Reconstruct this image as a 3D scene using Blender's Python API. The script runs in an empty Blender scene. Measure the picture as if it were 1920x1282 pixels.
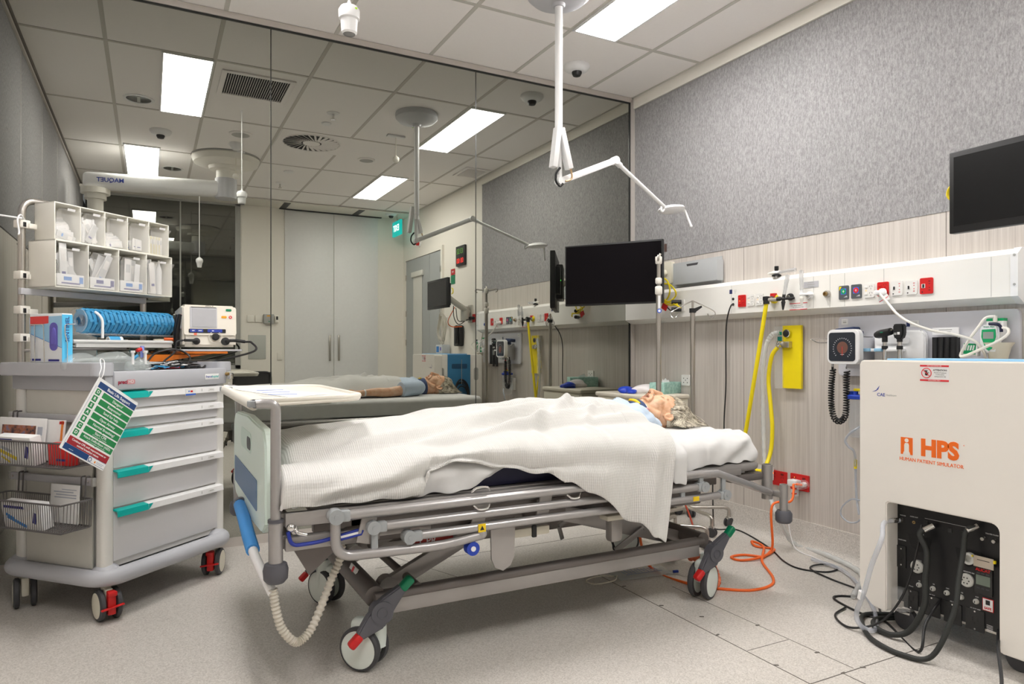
import bpy, bmesh, math, random
from mathutils import Vector, Matrix
random.seed(7)
scn = bpy.context.scene
COL = scn.collection
PI = math.pi
V = Vector
# ---------------------------------------------------------------- camera, exposure, world
EYE, HGT, MIR = 1.09, 2.97, 4.1          # eye height, ceiling height, distance of the mirror wall
FPX, VY, YAW = 1285.0, 657.0, math.radians(27.887)
cam = bpy.data.objects.new('camera', bpy.data.cameras.new('camera'))
COL.objects.link(cam)
cam.location = (0, 0, EYE)
cam.rotation_euler = (PI / 2, 0, -YAW)
cam.data.sensor_width = 36
cam.data.lens = FPX / 1920 * 36
cam.data.shift_y = 16 / 1920
cam.data.clip_start = 0.02
scn.camera = cam
scn.view_settings.view_transform = 'Standard'
scn.view_settings.look = 'None'
scn.view_settings.exposure = 1.10
scn.view_settings.gamma = 1.0
LAMP_POWER = 15.5                        # emission of the ceiling panels
world = bpy.data.worlds.new('world')
scn.world = world
world.use_nodes = True
world.node_tree.nodes['Background'].inputs[0].default_value = (0.9, 0.93, 1, 1)
world.node_tree.nodes['Background'].inputs[1].default_value = 0.15
try:
    scn.cycles.max_bounces = 12; scn.cycles.glossy_bounces = 6; scn.cycles.transparent_max_bounces = 12
except Exception:
    pass

# points measured in the room: where the sight line of image point (u, v) meets a known plane
SA, CA = math.sin(YAW), math.cos(YAW)
def ray(u, v):
    s = (u - 960) / FPX
    return SA + s * CA, CA - s * SA, (VY - v) / FPX
def onx(u, v, x):
    d = ray(u, v); t = x / d[0]; return V((x, d[1] * t, EYE + d[2] * t))
def ony(u, v, y):
    d = ray(u, v); t = y / d[1]; return V((d[0] * t, y, EYE + d[2] * t))
def onz(u, v, z=0.0):
    d = ray(u, v); t = (z - EYE) / d[2]; return V((d[0] * t, d[1] * t, z))
def ronx(u, v, x):                        # the same for things known from the mirror
    d = ray(u, v); t = x / d[0]; return V((x, 2 * MIR - d[1] * t, EYE + d[2] * t))
def rony(u, v, y):
    d = ray(u, v); t = (2 * MIR - y) / d[1]; return V((d[0] * t, y, EYE + d[2] * t))

# ---------------------------------------------------------------- materials
MATS = {}
def mat(name, col, rough=0.5, metal=0.0, var=0.04, scale=30, bump=0.0, **kw):
    if name in MATS: return MATS[name]
    m = bpy.data.materials.new(name); m.use_nodes = True
    nt = m.node_tree; N = nt.nodes; L = nt.links
    p = N['Principled BSDF']
    p.inputs['Roughness'].default_value = rough
    p.inputs['Metallic'].default_value = metal
    for k, v in kw.items():
        p.inputs[k.replace('_', ' ')].default_value = v
    tc = N.new('ShaderNodeTexCoord'); no = N.new('ShaderNodeTexNoise')
    no.inputs['Scale'].default_value = scale; no.inputs['Detail'].default_value = 4
    L.new(tc.outputs['Object'], no.inputs['Vector'])
    mx = N.new('ShaderNodeMix'); mx.data_type = 'RGBA'
    mx.inputs[6].default_value = (*[max(0, c * (1 - var)) for c in col], 1)
    mx.inputs[7].default_value = (*[min(1, c * (1 + var)) for c in col], 1)
    L.new(no.outputs['Fac'], mx.inputs[0]); L.new(mx.outputs[2], p.inputs['Base Color'])
    if bump:
        b = N.new('ShaderNodeBump'); b.inputs['Strength'].default_value = bump; b.inputs['Distance'].default_value = 0.002
        L.new(no.outputs['Fac'], b.inputs['Height']); L.new(b.outputs['Normal'], p.inputs['Normal'])
    MATS[name] = m
    return m
def nodes_of(m):
    nt = m.node_tree; return nt, nt.nodes, nt.links, nt.nodes['Principled BSDF']
def ramp(N, stops):
    r = N.new('ShaderNodeValToRGB'); e = r.color_ramp.elements
    while len(e) < len(stops): e.new(0.5)
    for i, (p, c) in enumerate(stops): e[i].position = p; e[i].color = (*c, 1)
    return r
def pattern(name, stops, scale=(1, 1, 1), nscale=10, detail=4, rough=0.8, bump=0.0, dist=0.002, coord='Object', nrough=0.6):
    """noise stretched along the axes, through a colour ramp"""
    m = bpy.data.materials.new(name); m.use_nodes = True
    nt, N, L, p = nodes_of(m)
    tc = N.new('ShaderNodeTexCoord'); mp = N.new('ShaderNodeMapping'); no = N.new('ShaderNodeTexNoise')
    mp.inputs['Scale'].default_value = scale
    no.inputs['Scale'].default_value = nscale; no.inputs['Detail'].default_value = detail; no.inputs['Roughness'].default_value = nrough
    L.new(tc.outputs[coord], mp.inputs[0]); L.new(mp.outputs[0], no.inputs['Vector'])
    r = ramp(N, stops); L.new(no.outputs['Fac'], r.inputs[0]); L.new(r.outputs[0], p.inputs['Base Color'])
    p.inputs['Roughness'].default_value = rough
    if bump:
        b = N.new('ShaderNodeBump'); b.inputs['Strength'].default_value = bump; b.inputs['Distance'].default_value = dist
        L.new(no.outputs['Fac'], b.inputs['Height']); L.new(b.outputs['Normal'], p.inputs['Normal'])
    MATS[name] = m
    return m
def glass(name, col, alpha, rough=0.1, spec=0.5):
    """thin clear plastic"""
    m = mat(name, col, rough, var=0.02); m.node_tree.nodes['Principled BSDF'].inputs['Alpha'].default_value = alpha
    m.node_tree.nodes['Principled BSDF'].inputs['Specular IOR Level'].default_value = spec
    return m
def emit(name, col, s):
    m = mat(name, col, 0.5); p = m.node_tree.nodes['Principled BSDF']
    p.inputs['Emission Color'].default_value = (*col, 1); p.inputs['Emission Strength'].default_value = s
    return m

CEIL = mat('ceiling_tile', (0.95, 0.915, 0.89), 0.9, var=0.015, scale=60)
GRID = mat('ceiling_grid', (0.60, 0.58, 0.53), 0.6)
CREAM = mat('cream_paint', (0.86, 0.825, 0.755), 0.7, var=0.015)
FABRIC = pattern('grey_felt', [(0.32, (0.205, 0.20, 0.205)), (0.5, (0.315, 0.308, 0.312)), (0.68, (0.425, 0.415, 0.42))], (1, 1, 0.40), 125, 4, 0.95, 0.3, 0.003, nrough=0.75)
WOOD = pattern('streaked_laminate', [(0.30, (0.44, 0.395, 0.36)), (0.5, (0.585, 0.54, 0.495)), (0.66, (0.67, 0.625, 0.58))], (1, 1, 0.012), 75, 6, 0.5, nrough=0.8)
FLOOR = pattern('speckled_vinyl', [(0.32, (0.40, 0.37, 0.335)), (0.5, (0.60, 0.565, 0.52)), (0.7, (0.76, 0.725, 0.68))], (1, 1, 1), 190, 3, 0.42, nrough=0.8)
SEAM = mat('floor_seam', (0.13, 0.115, 0.1), 0.8)
ALU = mat('aluminium_frame', (0.62, 0.58, 0.54), 0.45, 0.3)
WHITE = mat('white_plastic', (0.86, 0.86, 0.86), 0.35, var=0.02)
WARM = mat('warm_white_plastic', (0.85, 0.82, 0.75), 0.4, var=0.02)
IVORY = mat('ivory_plastic', (0.78, 0.74, 0.62), 0.45, var=0.02)
BLACK = mat('black_plastic', (0.012, 0.012, 0.013), 0.4)
DGREY = mat('dark_grey_rubber', (0.055, 0.055, 0.06), 0.55)
STEEL = mat('brushed_steel', (0.52, 0.49, 0.45), 0.28, 0.9, scale=200)
CHROME = mat('chrome', (0.75, 0.74, 0.72), 0.12, 1.0)
RED = mat('red_plastic', (0.62, 0.012, 0.012), 0.4)
YELLOW = mat('yellow_plastic', (0.90, 0.72, 0.005), 0.4)
ORANGE = mat('orange_cable', (0.95, 0.16, 0.02), 0.45)
BLUE = mat('blue_plastic', (0.012, 0.05, 0.42), 0.4)
NAVY = mat('navy_vinyl', (0.012, 0.013, 0.05), 0.5)
GREEN = mat('green_plastic', (0.0, 0.20, 0.09), 0.4)
TEAL = mat('teal_film', (0.0, 0.46, 0.42), 0.4)
PAPER = mat('paper', (0.84, 0.84, 0.83), 0.8)
CLEAR = glass('clear_plastic', (0.85, 0.86, 0.86), 0.22, 0.08)
SCREEN = mat('dark_screen', (0.005, 0.004, 0.005), 0.16, Specular_IOR_Level=0.10)
GREY = mat('mid_grey_paint', (0.42, 0.42, 0.40), 0.5)
LGREY = mat('light_grey_plastic', (0.55, 0.55, 0.58), 0.4)

# ---------------------------------------------------------------- mesh builder
def basis(x, z=None, y=None):
    x = V(x).normalized()
    if y is not None:
        y = V(y); y = (y - x * y.dot(x)).normalized(); z = x.cross(y)
    else:
        z = V(z if z is not None else (0, 0, 1)); z = (z - x * z.dot(x)).normalized(); y = z.cross(x)
    return Matrix((x, y, z)).transposed()
def catmull(pts, k=6, closed=False):
    P = [V(p) for p in pts]; n = len(P)
    if n < 3: return P
    out = []
    rng = range(n) if closed else range(n - 1)
    for i in rng:
        if closed: a, b, c, d = P[i - 1], P[i], P[(i + 1) % n], P[(i + 2) % n]
        else:
            b, c = P[i], P[i + 1]
            a = P[i - 1] if i else b * 2 - c
            d = P[i + 2] if i + 2 < n else c * 2 - b
        for j in range(k):
            t = j / k
            out.append(0.5 * ((2 * b) + (c - a) * t + (2 * a - 5 * b + 4 * c - d) * t * t + (3 * b - a - 3 * c + d) * t ** 3))
    if not closed: out.append(P[-1])
    return out
def fillet(pts, r, k=5):
    """polyline with rounded corners"""
    P = [V(p) for p in pts]; out = [P[0]]
    for i in range(1, len(P) - 1):
        a, b, c = P[i - 1], P[i], P[i + 1]
        rr = min(r, (a - b).length * 0.49, (c - b).length * 0.49)
        p, q = b + (a - b).normalized() * rr, b + (c - b).normalized() * rr
        for j in range(k + 1):
            t = j / k; out.append(p * (1 - t) ** 2 + b * 2 * t * (1 - t) + q * t * t)
    out.append(P[-1]); return out
def rrect(w, h, r, k=4):
    pts = []
    for cx, cy, a0 in ((w / 2 - r, h / 2 - r, 0), (-w / 2 + r, h / 2 - r, PI / 2), (-w / 2 + r, -h / 2 + r, PI), (w / 2 - r, -h / 2 + r, 1.5 * PI)):
        for j in range(k + 1):
            a = a0 + PI / 2 * j / k; pts.append((cx + r * math.cos(a), cy + r * math.sin(a)))
    return pts
class MB:
    def __init__(s, m=None):
        s.bm = bmesh.new(); s.mats = []; s.cur = 0
        if m: s.m(m)
    def m(s, m):
        if m not in s.mats: s.mats.append(m)
        s.cur = s.mats.index(m); return s
    def put(s, t):
        for f in t.faces: f.material_index = s.cur; f.smooth = True
        me = bpy.data.meshes.new('t'); t.to_mesh(me); t.free(); s.bm.from_mesh(me); bpy.data.meshes.remove(me)
        return s
    def box(s, c, size, R=None, b=0.0, seg=2):
        t = bmesh.new(); bmesh.ops.create_cube(t, size=1)
        bmesh.ops.scale(t, vec=V(size), verts=t.verts)
        if b > 0: bmesh.ops.bevel(t, geom=t.edges[:], offset=min(b, min(size) * 0.49), segments=seg, affect='EDGES', profile=0.5)
        M = Matrix.Translation(V(c)) @ (R.to_4x4() if R else Matrix())
        bmesh.ops.transform(t, matrix=M, verts=t.verts); return s.put(t)
    def span(s, lo, hi, b=0.0, seg=2):
        lo, hi = V(lo), V(hi)
        return s.box((lo + hi) / 2, [abs(q) for q in hi - lo], None, b, seg)
    def lathe(s, prof, o, ax=(0, 0, 1), n=24):
        o = V(o); z = V(ax).normalized(); x = z.orthogonal().normalized(); y = z.cross(x)
        t = bmesh.new(); rings = []
        for r, h in prof:
            if r < 1e-6: rings.append([t.verts.new(o + z * h)])
            else: rings.append([t.verts.new(o + z * h + (x * math.cos(2 * PI * i / n) + y * math.sin(2 * PI * i / n)) * r) for i in range(n)])
        for A, B in zip(rings, rings[1:]):
            for i in range(n):
                j = (i + 1) % n
                if len(A) == 1 and len(B) == 1: continue
                if len(A) == 1: t.faces.new((A[0], B[j], B[i]))
                elif len(B) == 1: t.faces.new((A[i], A[j], B[0]))
                else: t.faces.new((A[i], A[j], B[j], B[i]))
        bmesh.ops.recalc_face_normals(t, faces=t.faces[:]); return s.put(t)
    def cyl(s, p0, p1, r, r2=None, n=20):
        p0, p1 = V(p0), V(p1); h = (p1 - p0).length; r2 = r if r2 is None else r2
        return s.lathe([(0, 0), (r, 0), (r2, h), (0, h)], p0, p1 - p0, n)
    def tube(s, pts, r, n=10, closed=False, k=1):
        P = catmull(pts, k, closed) if k > 1 else [V(p) for p in pts]
        t = bmesh.new(); rings = []; m = len(P); prev = None
        for i, p in enumerate(P):
            if closed: d = P[(i + 1) % m] - P[i - 1]
            else: d = P[min(i + 1, m - 1)] - P[max(i - 1, 0)]
            if d.length < 1e-9: d = V((0, 0, 1))
            d.normalize()
            if prev is None: x = d.orthogonal().normalized()
            else:
                x = prev - d * prev.dot(d)
                x = x.normalized() if x.length > 1e-6 else d.orthogonal().normalized()
            prev = x; y = d.cross(x); rr = r(i / (m - 1)) if callable(r) else r
            rings.append([t.verts.new(p + (x * math.cos(2 * PI * j / n) + y * math.sin(2 * PI * j / n)) * rr) for j in range(n)])
        prs = list(zip(rings, rings[1:])) + ([(rings[-1], rings[0])] if closed else [])
        for A, B in prs:
            for j in range(n): t.faces.new((A[j], A[(j + 1) % n], B[(j + 1) % n], B[j]))
        if not closed: t.faces.new(rings[0][::-1]); t.faces.new(rings[-1])
        return s.put(t)
    def ell(s, c, rad, R=None, seg=20):
        t = bmesh.new(); bmesh.ops.create_uvsphere(t, u_segments=seg, v_segments=seg // 2 + 2, radius=1)
        M = Matrix.Translation(V(c)) @ (R.to_4x4() if R else Matrix()) @ Matrix.Diagonal((*rad, 1))
        bmesh.ops.transform(t, matrix=M, verts=t.verts); return s.put(t)
    def prism(s, poly, o, xd, yd, th, b=0.0):
        """outline in the plane (xd, yd) at o, thickness th along xd x yd"""
        o, xd, yd = V(o), V(xd).normalized(), V(yd).normalized(); z = xd.cross(yd)
        t = bmesh.new()
        A = [t.verts.new(o + xd * a + yd * c) for a, c in poly]
        f = t.faces.new(A)
        ret = bmesh.ops.extrude_face_region(t, geom=[f])
        vs = [g for g in ret['geom'] if isinstance(g, bmesh.types.BMVert)]
        bmesh.ops.translate(t, vec=z * th, verts=vs)
        bmesh.ops.recalc_face_normals(t, faces=t.faces[:])
        if b: bmesh.ops.bevel(t, geom=[e for e in t.edges], offset=b, segments=2, affect='EDGES')
        return s.put(t)
    def plate(s, c, n, up, w, h, th, r=0.0):
        """rounded plate centred at c, lying in the plane of normal n, back face at c"""
        n = V(n).normalized(); up = V(up); up = (up - n * up.dot(n)).normalized(); xd = up.cross(n)
        poly = rrect(w, h, r) if r else [(-w / 2, -h / 2), (w / 2, -h / 2), (w / 2, h / 2), (-w / 2, h / 2)]
        return s.prism(poly, c, xd, up, th)
    def text(s, txt, c, n, up, size, th=0.0004, align='CENTER', bold=0.0, sx=1.0):
        cu = bpy.data.curves.new('t', 'FONT'); cu.body = txt; cu.size = size; cu.align_x = align; cu.align_y = 'CENTER'
        cu.extrude = th; cu.offset = bold * size; cu.resolution_u = 3
        ob = bpy.data.objects.new('t', cu); COL.objects.link(ob)
        dg = bpy.context.evaluated_depsgraph_get(); me = bpy.data.meshes.new_from_object(ob.evaluated_get(dg))
        bpy.data.objects.remove(ob); bpy.data.curves.remove(cu)
        n = V(n).normalized(); up = V(up); up = (up - n * up.dot(n)).normalized(); xd = up.cross(n)
        M = Matrix.Translation(V(c)) @ Matrix((xd, up, n)).transposed().to_4x4() @ Matrix.Diagonal((sx, 1, 1, 1))
        t = bmesh.new(); t.from_mesh(me); bpy.data.meshes.remove(me)
        bmesh.ops.transform(t, matrix=M, verts=t.verts); return s.put(t)
    def grid(s, rows, closed=False):
        t = bmesh.new(); vs = [[t.verts.new(p) for p in r] for r in rows]
        for a, b in zip(vs, vs[1:]):
            for i in range(len(a) - 1): t.faces.new((a[i], a[i + 1], b[i + 1], b[i]))
        return s.put(t)
    def build(s, name, parent=None, local=False, label=None, mods=None, angle=38, **tags):
        me = bpy.data.meshes.new(name)
        if parent is None and not local:
            vs = [v.co for v in s.bm.verts]
            lo = V([min(v[i] for v in vs) for i in range(3)]); hi = V([max(v[i] for v in vs) for i in range(3)])
            org = V(((lo.x + hi.x) / 2, (lo.y + hi.y) / 2, lo.z))
            bmesh.ops.translate(s.bm, vec=-org, verts=s.bm.verts)
        elif parent is not None and not local:
            bmesh.ops.transform(s.bm, matrix=wm(parent).inverted(), verts=s.bm.verts)
        s.bm.to_mesh(me); s.bm.free()
        for m in s.mats: me.materials.append(m)
        me.set_sharp_from_angle(angle=math.radians(angle))
        ob = bpy.data.objects.new(name, me); COL.objects.link(ob)
        if parent is not None: ob.parent = parent
        elif not local: ob.location = org
        if label: ob['label'] = label
        if mods:
            for typ, kw in mods:
                md = ob.modifiers.new(typ.lower(), typ)
                for k, v in kw.items(): setattr(md, k, v)
        for k, v in tags.items(): ob[k] = v
        return ob
def _split(mb):
    """one builder per separate piece: islands whose boxes touch stay together"""
    bm = mb.bm; bm.verts.ensure_lookup_table(); bm.verts.index_update(); seen = [False] * len(bm.verts); isl = []
    for v in bm.verts:
        if seen[v.index]: continue
        st = [v]; seen[v.index] = True; comp = []
        while st:
            w = st.pop(); comp.append(w.index)
            for e in w.link_edges:
                q = e.other_vert(w)
                if not seen[q.index]: seen[q.index] = True; st.append(q)
        lo = [min(bm.verts[i].co[k] for i in comp) - .0008 for k in range(3)]; hi = [max(bm.verts[i].co[k] for i in comp) + .0008 for k in range(3)]
        isl.append([set(comp), lo, hi])
    ch = True
    while ch:
        ch = False
        for i in range(len(isl)):
            for j in range(i + 1, len(isl)):
                a, c = isl[i], isl[j]
                if all(a[1][k] <= c[2][k] and c[1][k] <= a[2][k] for k in range(3)):
                    a[0] |= c[0]; a[1] = [min(p, q) for p, q in zip(a[1], c[1])]; a[2] = [max(p, q) for p, q in zip(a[2], c[2])]; isl.pop(j); ch = True; break
            if ch: break
    out = []
    for comp, lo, hi in isl:
        n = MB(); n.bm.free(); n.bm = bm.copy(); n.mats = list(mb.mats); n.bm.verts.ensure_lookup_table(); n.bm.verts.index_update()
        bmesh.ops.delete(n.bm, geom=[v for v in n.bm.verts if v.index not in comp], context='VERTS'); out.append(n)
    bm.free(); return out
def build_each(mb, name, parent, **k): return [p_.build(name, parent, **k) for p_ in _split(mb)]
def wm(o):
    M = o.matrix_basis.copy()
    while o.parent: o = o.parent; M = o.matrix_basis @ M
    return M
def thing(name, label, cat, loc, rz=0.0, group=None):
    o = bpy.data.objects.new(name, None); COL.objects.link(o)
    o.empty_display_size = 0.05; o.location = loc; o.rotation_euler = (0, 0, rz)
    o['label'] = label; o['category'] = cat
    if group: o['group'] = group
    return o
def struct(mb, name, **k): return mb.build(name, kind='structure', **k)
def single(mb, name, label, cat, group=None, **k):
    o = mb.build(name, **k); o['label'] = label; o['category'] = cat
    if group: o['group'] = group
    return o
def dup(o, loc=None, rz=None, label=None, group=None, parent=None):
    r = o.copy(); COL.objects.link(r)
    if parent is not None: r.parent = parent
    if loc is not None: r.location = loc
    if rz is not None: r.rotation_euler = (0, 0, rz)
    if label: r['label'] = label
    if group: r['group'] = group
    for ch in list(o.children): dup(ch, parent=r)
    return r

# ---------------------------------------------------------------- the room
XR, XL, YB = 3.2, -0.68, -1.15
b = MB(FLOOR); b.span((XL - .1, YB - .1, -0.05), (XR + .1, MIR + .1, 0))
b.m(SEAM)
def seam(p, q, w=0.0035, z=0.0008):
    p, q = V((*p, 0)), V((*q, 0)); d = q - p
    b.box((p + q) / 2 + V((0, 0, z / 2)), (d.length, w, z), basis(d))
seam((1.93, 2.9), (1.905, 1.2)); seam((2.135, 2.45), (2.135, 1.53), 0.0022); seam((1.92, 1.8), (2.13, 1.797), 0.002)
seam((1.3, 1.53), (2.6, 1.517)); seam((2.07, 1.52), (2.06, 0.9)); seam((1.42, 2.75), (1.10, 3.6), 0.0018); seam((1.0, 3.35), (2.4, 3.35), 0.002)
for p in [(1.94, 2.559), (1.935, 2.291), (1.925, 1.954), (1.919, 1.671), (2.133, 1.948), (2.131, 1.672), (2.17, 1.519), (2.074, 1.524), (2.0, 2.118)]:
    b.box((p[0], p[1], 0.0006), (0.018, 0.008, 0.0012), Matrix.Rotation(random.uniform(-.6, .6), 3, 'Z'))
struct(b, 'floor')

b = MB(CEIL); b.span((XL - .1, YB - .1, HGT), (XR + .1, MIR + .1, HGT + 0.06))
b.m(GRID)
for x in (-0.235, 0.375, 0.98, 1.58, 2.185, 2.79, 3.185): b.span((x - .012, YB, HGT - .003), (x + .012, MIR, HGT + .001))
for y in (3.385, 2.17, 0.98, -0.14): b.span((XL, y - .012, HGT - .0035), (XR, y + .012, HGT + .001))
struct(b, 'ceiling')
b = MB(mat('bulkhead_paint', (0.75, 0.72, 0.65), 0.8)); b.span((XL, YB, HGT - .02), (XR, -0.72, HGT - .006)); b.m(BLACK)
b.span((1.50, -1.13, HGT - .024), (1.58, -0.75, HGT - .018)); b.span((2.45, -1.13, HGT - .024), (2.53, -0.75, HGT - .018))
b.span((1.5, YB + .004, HGT - .032), (2.87, YB + .03, HGT - .018))
struct(b, 'trim_1')

# wall with the medical services: felt above, laminate below, cream end by the door
b = MB(FABRIC); b.span((XR, 1.46, 1.722), (XR + .06, MIR, 2.885))
b.m(WOOD); b.span((XR + .003, 1.46, 0), (XR + .06, MIR, 1.722))
b.m(CREAM); b.span((XR + .02, YB, 0), (XR + .1, MIR, HGT)); b.span((XR - .002, YB, 0), (XR + .06, 1.46, HGT))
b.span((XR - .012, 1.46, 2.888), (XR + .06, MIR, HGT))
b.m(SEAM); b.span((XR + .0022, 1.83, 0.12), (XR + .01, 1.832, 1.722)); b.span((XR + .0022, 3.03, 0.12), (XR + .01, 3.032, 1.722))
struct(b, 'wall_right')
b = MB(CREAM)      # partition of felt leaves over laminate
b.span((XL - .1, YB, 0), (XL - .02, MIR, HGT))
b.m(FABRIC)
ys = [MIR, 3.2, 2.28, 1.36, 0.44, -0.48, YB]
for y1, y0 in zip(ys, ys[1:]):
    b.m(FABRIC).span((XL - .03, y0 + .004, 1.735), (XL, y1 - .004, 2.90), 0.002); b.m(WOOD).span((XL - .03, y0 + .004, 0.02), (XL - .002, y1 - .004, 1.728))
b.m(ALU)
for y in ys[1:-1]: b.span((XL - .03, y - .004, 0.02), (XL + .001, y + .004, 2.9))
b.span((XL - .03, YB, 2.9), (XL + .012, MIR, HGT)); b.m(SEAM).span((XL + .012, YB, 2.92), (XL + .02, MIR, 2.945))
struct(b, 'wall_left')
b = MB(CREAM); b.span((1.02, YB - .08, 0), (XR, YB, HGT)); b.span((XL, YB - .08, 0), (1.02, YB, 0.86)); b.span((XL, YB - .08, 2.96), (1.02, YB, HGT))
b.m(WOOD).span((XR - .25, YB, 0), (XR, YB + .004, 0.55))
struct(b, 'wall_back')
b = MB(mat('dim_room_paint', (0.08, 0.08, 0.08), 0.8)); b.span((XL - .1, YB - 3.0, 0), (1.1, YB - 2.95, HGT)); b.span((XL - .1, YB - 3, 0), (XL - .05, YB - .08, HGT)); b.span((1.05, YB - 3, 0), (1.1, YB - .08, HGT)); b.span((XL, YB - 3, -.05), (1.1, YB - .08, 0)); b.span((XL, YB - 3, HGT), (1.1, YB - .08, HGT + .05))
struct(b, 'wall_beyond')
# observation glass: partly silvered
def mirror_mat(name, tint, base):
    m = bpy.data.materials.new(name); m.use_nodes = True
    nt, N, L, p = nodes_of(m); N.remove(p)
    g = N.new('ShaderNodeBsdfGlossy'); g.inputs['Color'].default_value = (*tint, 1); g.inputs['Roughness'].default_value = 0.0
    tc = N.new('ShaderNodeTexCoord'); no = N.new('ShaderNodeTexNoise'); no.inputs['Scale'].default_value = 0.6
    L.new(tc.outputs['Object'], no.inputs['Vector'])
    d = N.new('ShaderNodeBsdfDiffuse'); d.inputs['Color'].default_value = (*base, 1)
    a = N.new('ShaderNodeAddShader'); L.new(g.outputs[0], a.inputs[0]); L.new(d.outputs[0], a.inputs[1])
    L.new(a.outputs[0], N['Material Output'].inputs['Surface']); MATS[name] = m; return m
MIRROR = mirror_mat('one_way_mirror', (0.44, 0.445, 0.405), (0.004, 0.004, 0.004))
WINGLASS = mirror_mat('dark_window_glass', (0.19, 0.195, 0.175), (0.012, 0.012, 0.011))
EDGE = mat('glass_edge', (0.02, 0.022, 0.02), 0.3)
jx = [XL, 0.613, 1.90, 3.155]
for i in range(3):
    b = MB(MIRROR); b.span((jx[i] + .003, MIR, 0.05), (jx[i + 1] - .003, MIR + .01, HGT - .035))
    struct(b, 'window_%d' % (i + 1))
b = MB(EDGE)
for x in jx[1:3]: b.span((x - .003, MIR - .0005, 0.05), (x + .003, MIR + .012, HGT - .035))
b.span((XL, MIR - .004, HGT - .047), (3.165, MIR + .01, HGT - .036)); b.span((3.153, MIR - .004, 0.05), (3.165, MIR + .01, HGT - .036))
b.m(ALU).span((3.165, MIR - .012, 0.0), (XR, MIR + .02, HGT - .02)); b.span((XL, MIR - .012, HGT - .036), (3.175, MIR + .02, HGT - .003)); b.span((XL, MIR - .008, 0), (3.165, MIR + .02, 0.05))
b.m(CREAM).span((XL - .1, MIR + .02, 0), (XR + .1, MIR + .1, HGT))
struct(b, 'wall_front')
# coved vinyl skirting
prof = [(0, 0), (-0.055, 0), (-0.04, 0.004), (-0.02, 0.018), (-0.009, 0.04), (-0.006, 0.148), (0.004, 0.148), (0.004, 0)]
b = MB(FLOOR); b.prism([(p[0], p[1]) for p in prof], (XR, MIR, 0), (1, 0, 0), (0, 0, 1), MIR - YB)
struct(b, 'baseboard_right')
b = MB(FLOOR); b.prism([(-p[0], p[1]) for p in prof], (1.0, YB, 0), (0, 1, 0), (0, 0, 1), XR - 1.0 - .06)
struct(b, 'baseboard_back')
b = MB(FLOOR); b.prism([(-p[0], p[1]) for p in prof], (XL, MIR, 0), (1, 0, 0), (0, 0, 1), MIR - YB)
struct(b, 'baseboard_left')

# observation window at the back
b = MB(WINGLASS).span((XL + .02, YB - .02, 0.90), (0.97, YB - .01, 2.93))
w4 = struct(b, 'window_4')
b = MB(mat('window_frame_grey', (0.42, 0.42, 0.40), .5)); b.span((0.965, YB - .03, 0.86), (1.025, YB + .02, 2.96)); b.span((XL, YB - .03, 0.85), (1.025, YB + .02, 0.905)); b.span((XL, YB - .03, 2.925), (1.025, YB + .02, 2.965)); b.span((.33, YB - .025, .9), (.345, YB + .0, 2.93))
b.build('window_frame', w4)
# cupboard doors at the back
DOORP = mat('pale_grey_laminate', (0.80, 0.80, 0.795), 0.45)
for i, (x0, x1, hx) in enumerate(((1.57, 2.205, 2.15), (2.212, 2.82, 2.27))):
    d = struct(MB(DOORP).span((x0, YB, 0.02), (x1, YB + .018, 2.93), 0.001), 'door_%d' % (i + 2))
    h = MB(STEEL); h.span((hx - .012, YB + .04, 0.95), (hx + .012, YB + .055, 1.30), .002); h.span((hx - .006, YB + .016, 1.0), (hx + .006, YB + .045, 1.012)); h.span((hx - .006, YB + .016, 1.24), (hx + .006, YB + .045, 1.252))
    h.build('door_handle', d)
# door in the side wall
DG = mat('grey_door_paint', (0.40, 0.42, 0.42), 0.5)
b = MB(DG); b.span((XR - .02, -0.97, 0.01), (XR, -0.08, 2.33)); b.span((XR - .02, -0.072, 0.01), (XR, 0.32, 2.33))
d1 = struct(b, 'door_1')
b = MB(mat('door_blind', (0.70, 0.69, 0.64), .7)); b.span((XR - .03, -0.66, 0.95), (XR - .024, -0.33, 2.1)); b.span((XR - .05, -0.70, 2.08), (XR - .018, -0.28, 2.15), .005); b.build('blind', d1)
b = MB(CREAM); b.span((XR - .03, -1.03, 0), (XR, -0.975, 2.335)); b.span((XR - .03, .325, 0), (XR, .375, 2.335)); b.span((XR - .03, -1.03, 2.335), (XR, .375, 2.385)); b.build('door_frame', d1)
b = MB(STEEL)
for z in (0.3, 1.2, 1.6, 2.1): b.span((XR - .03, .30, z - .04), (XR - .018, .335, z + .04)); b.span((XR - .03, -.985, z - .04), (XR - .018, -.955, z + .04))
build_each(b, 'hinge', d1)

# ---------------------------------------------------------------- ceiling fittings
LIGHT = bpy.data.materials.new('lit_diffuser'); LIGHT.use_nodes = True
nt, N, L, p = nodes_of(LIGHT); p.inputs['Base Color'].default_value = (.9, .9, .9, 1)
tc = N.new('ShaderNodeTexCoord'); no = N.new('ShaderNodeTexNoise'); no.inputs['Scale'].default_value = 2; L.new(tc.outputs['Object'], no.inputs['Vector'])
r_ = ramp(N, [(0, (1, .968, .94)), (1, (1, .975, .955))]); L.new(no.outputs['Fac'], r_.inputs[0]); L.new(r_.outputs[0], p.inputs['Emission Color'])
p.inputs['Emission Strength'].default_value = LAMP_POWER
lab = ['lit ceiling panel light above the bed near the boom lamp, the only one seen directly',
       'lit ceiling panel light seen in the mirror right, farther one past the grey ceiling disc',
       'lit ceiling panel light seen in the mirror left, nearer one beside the slotted air grille',
       'lit ceiling panel light seen in the mirror left, behind the long white boom arm']
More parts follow.
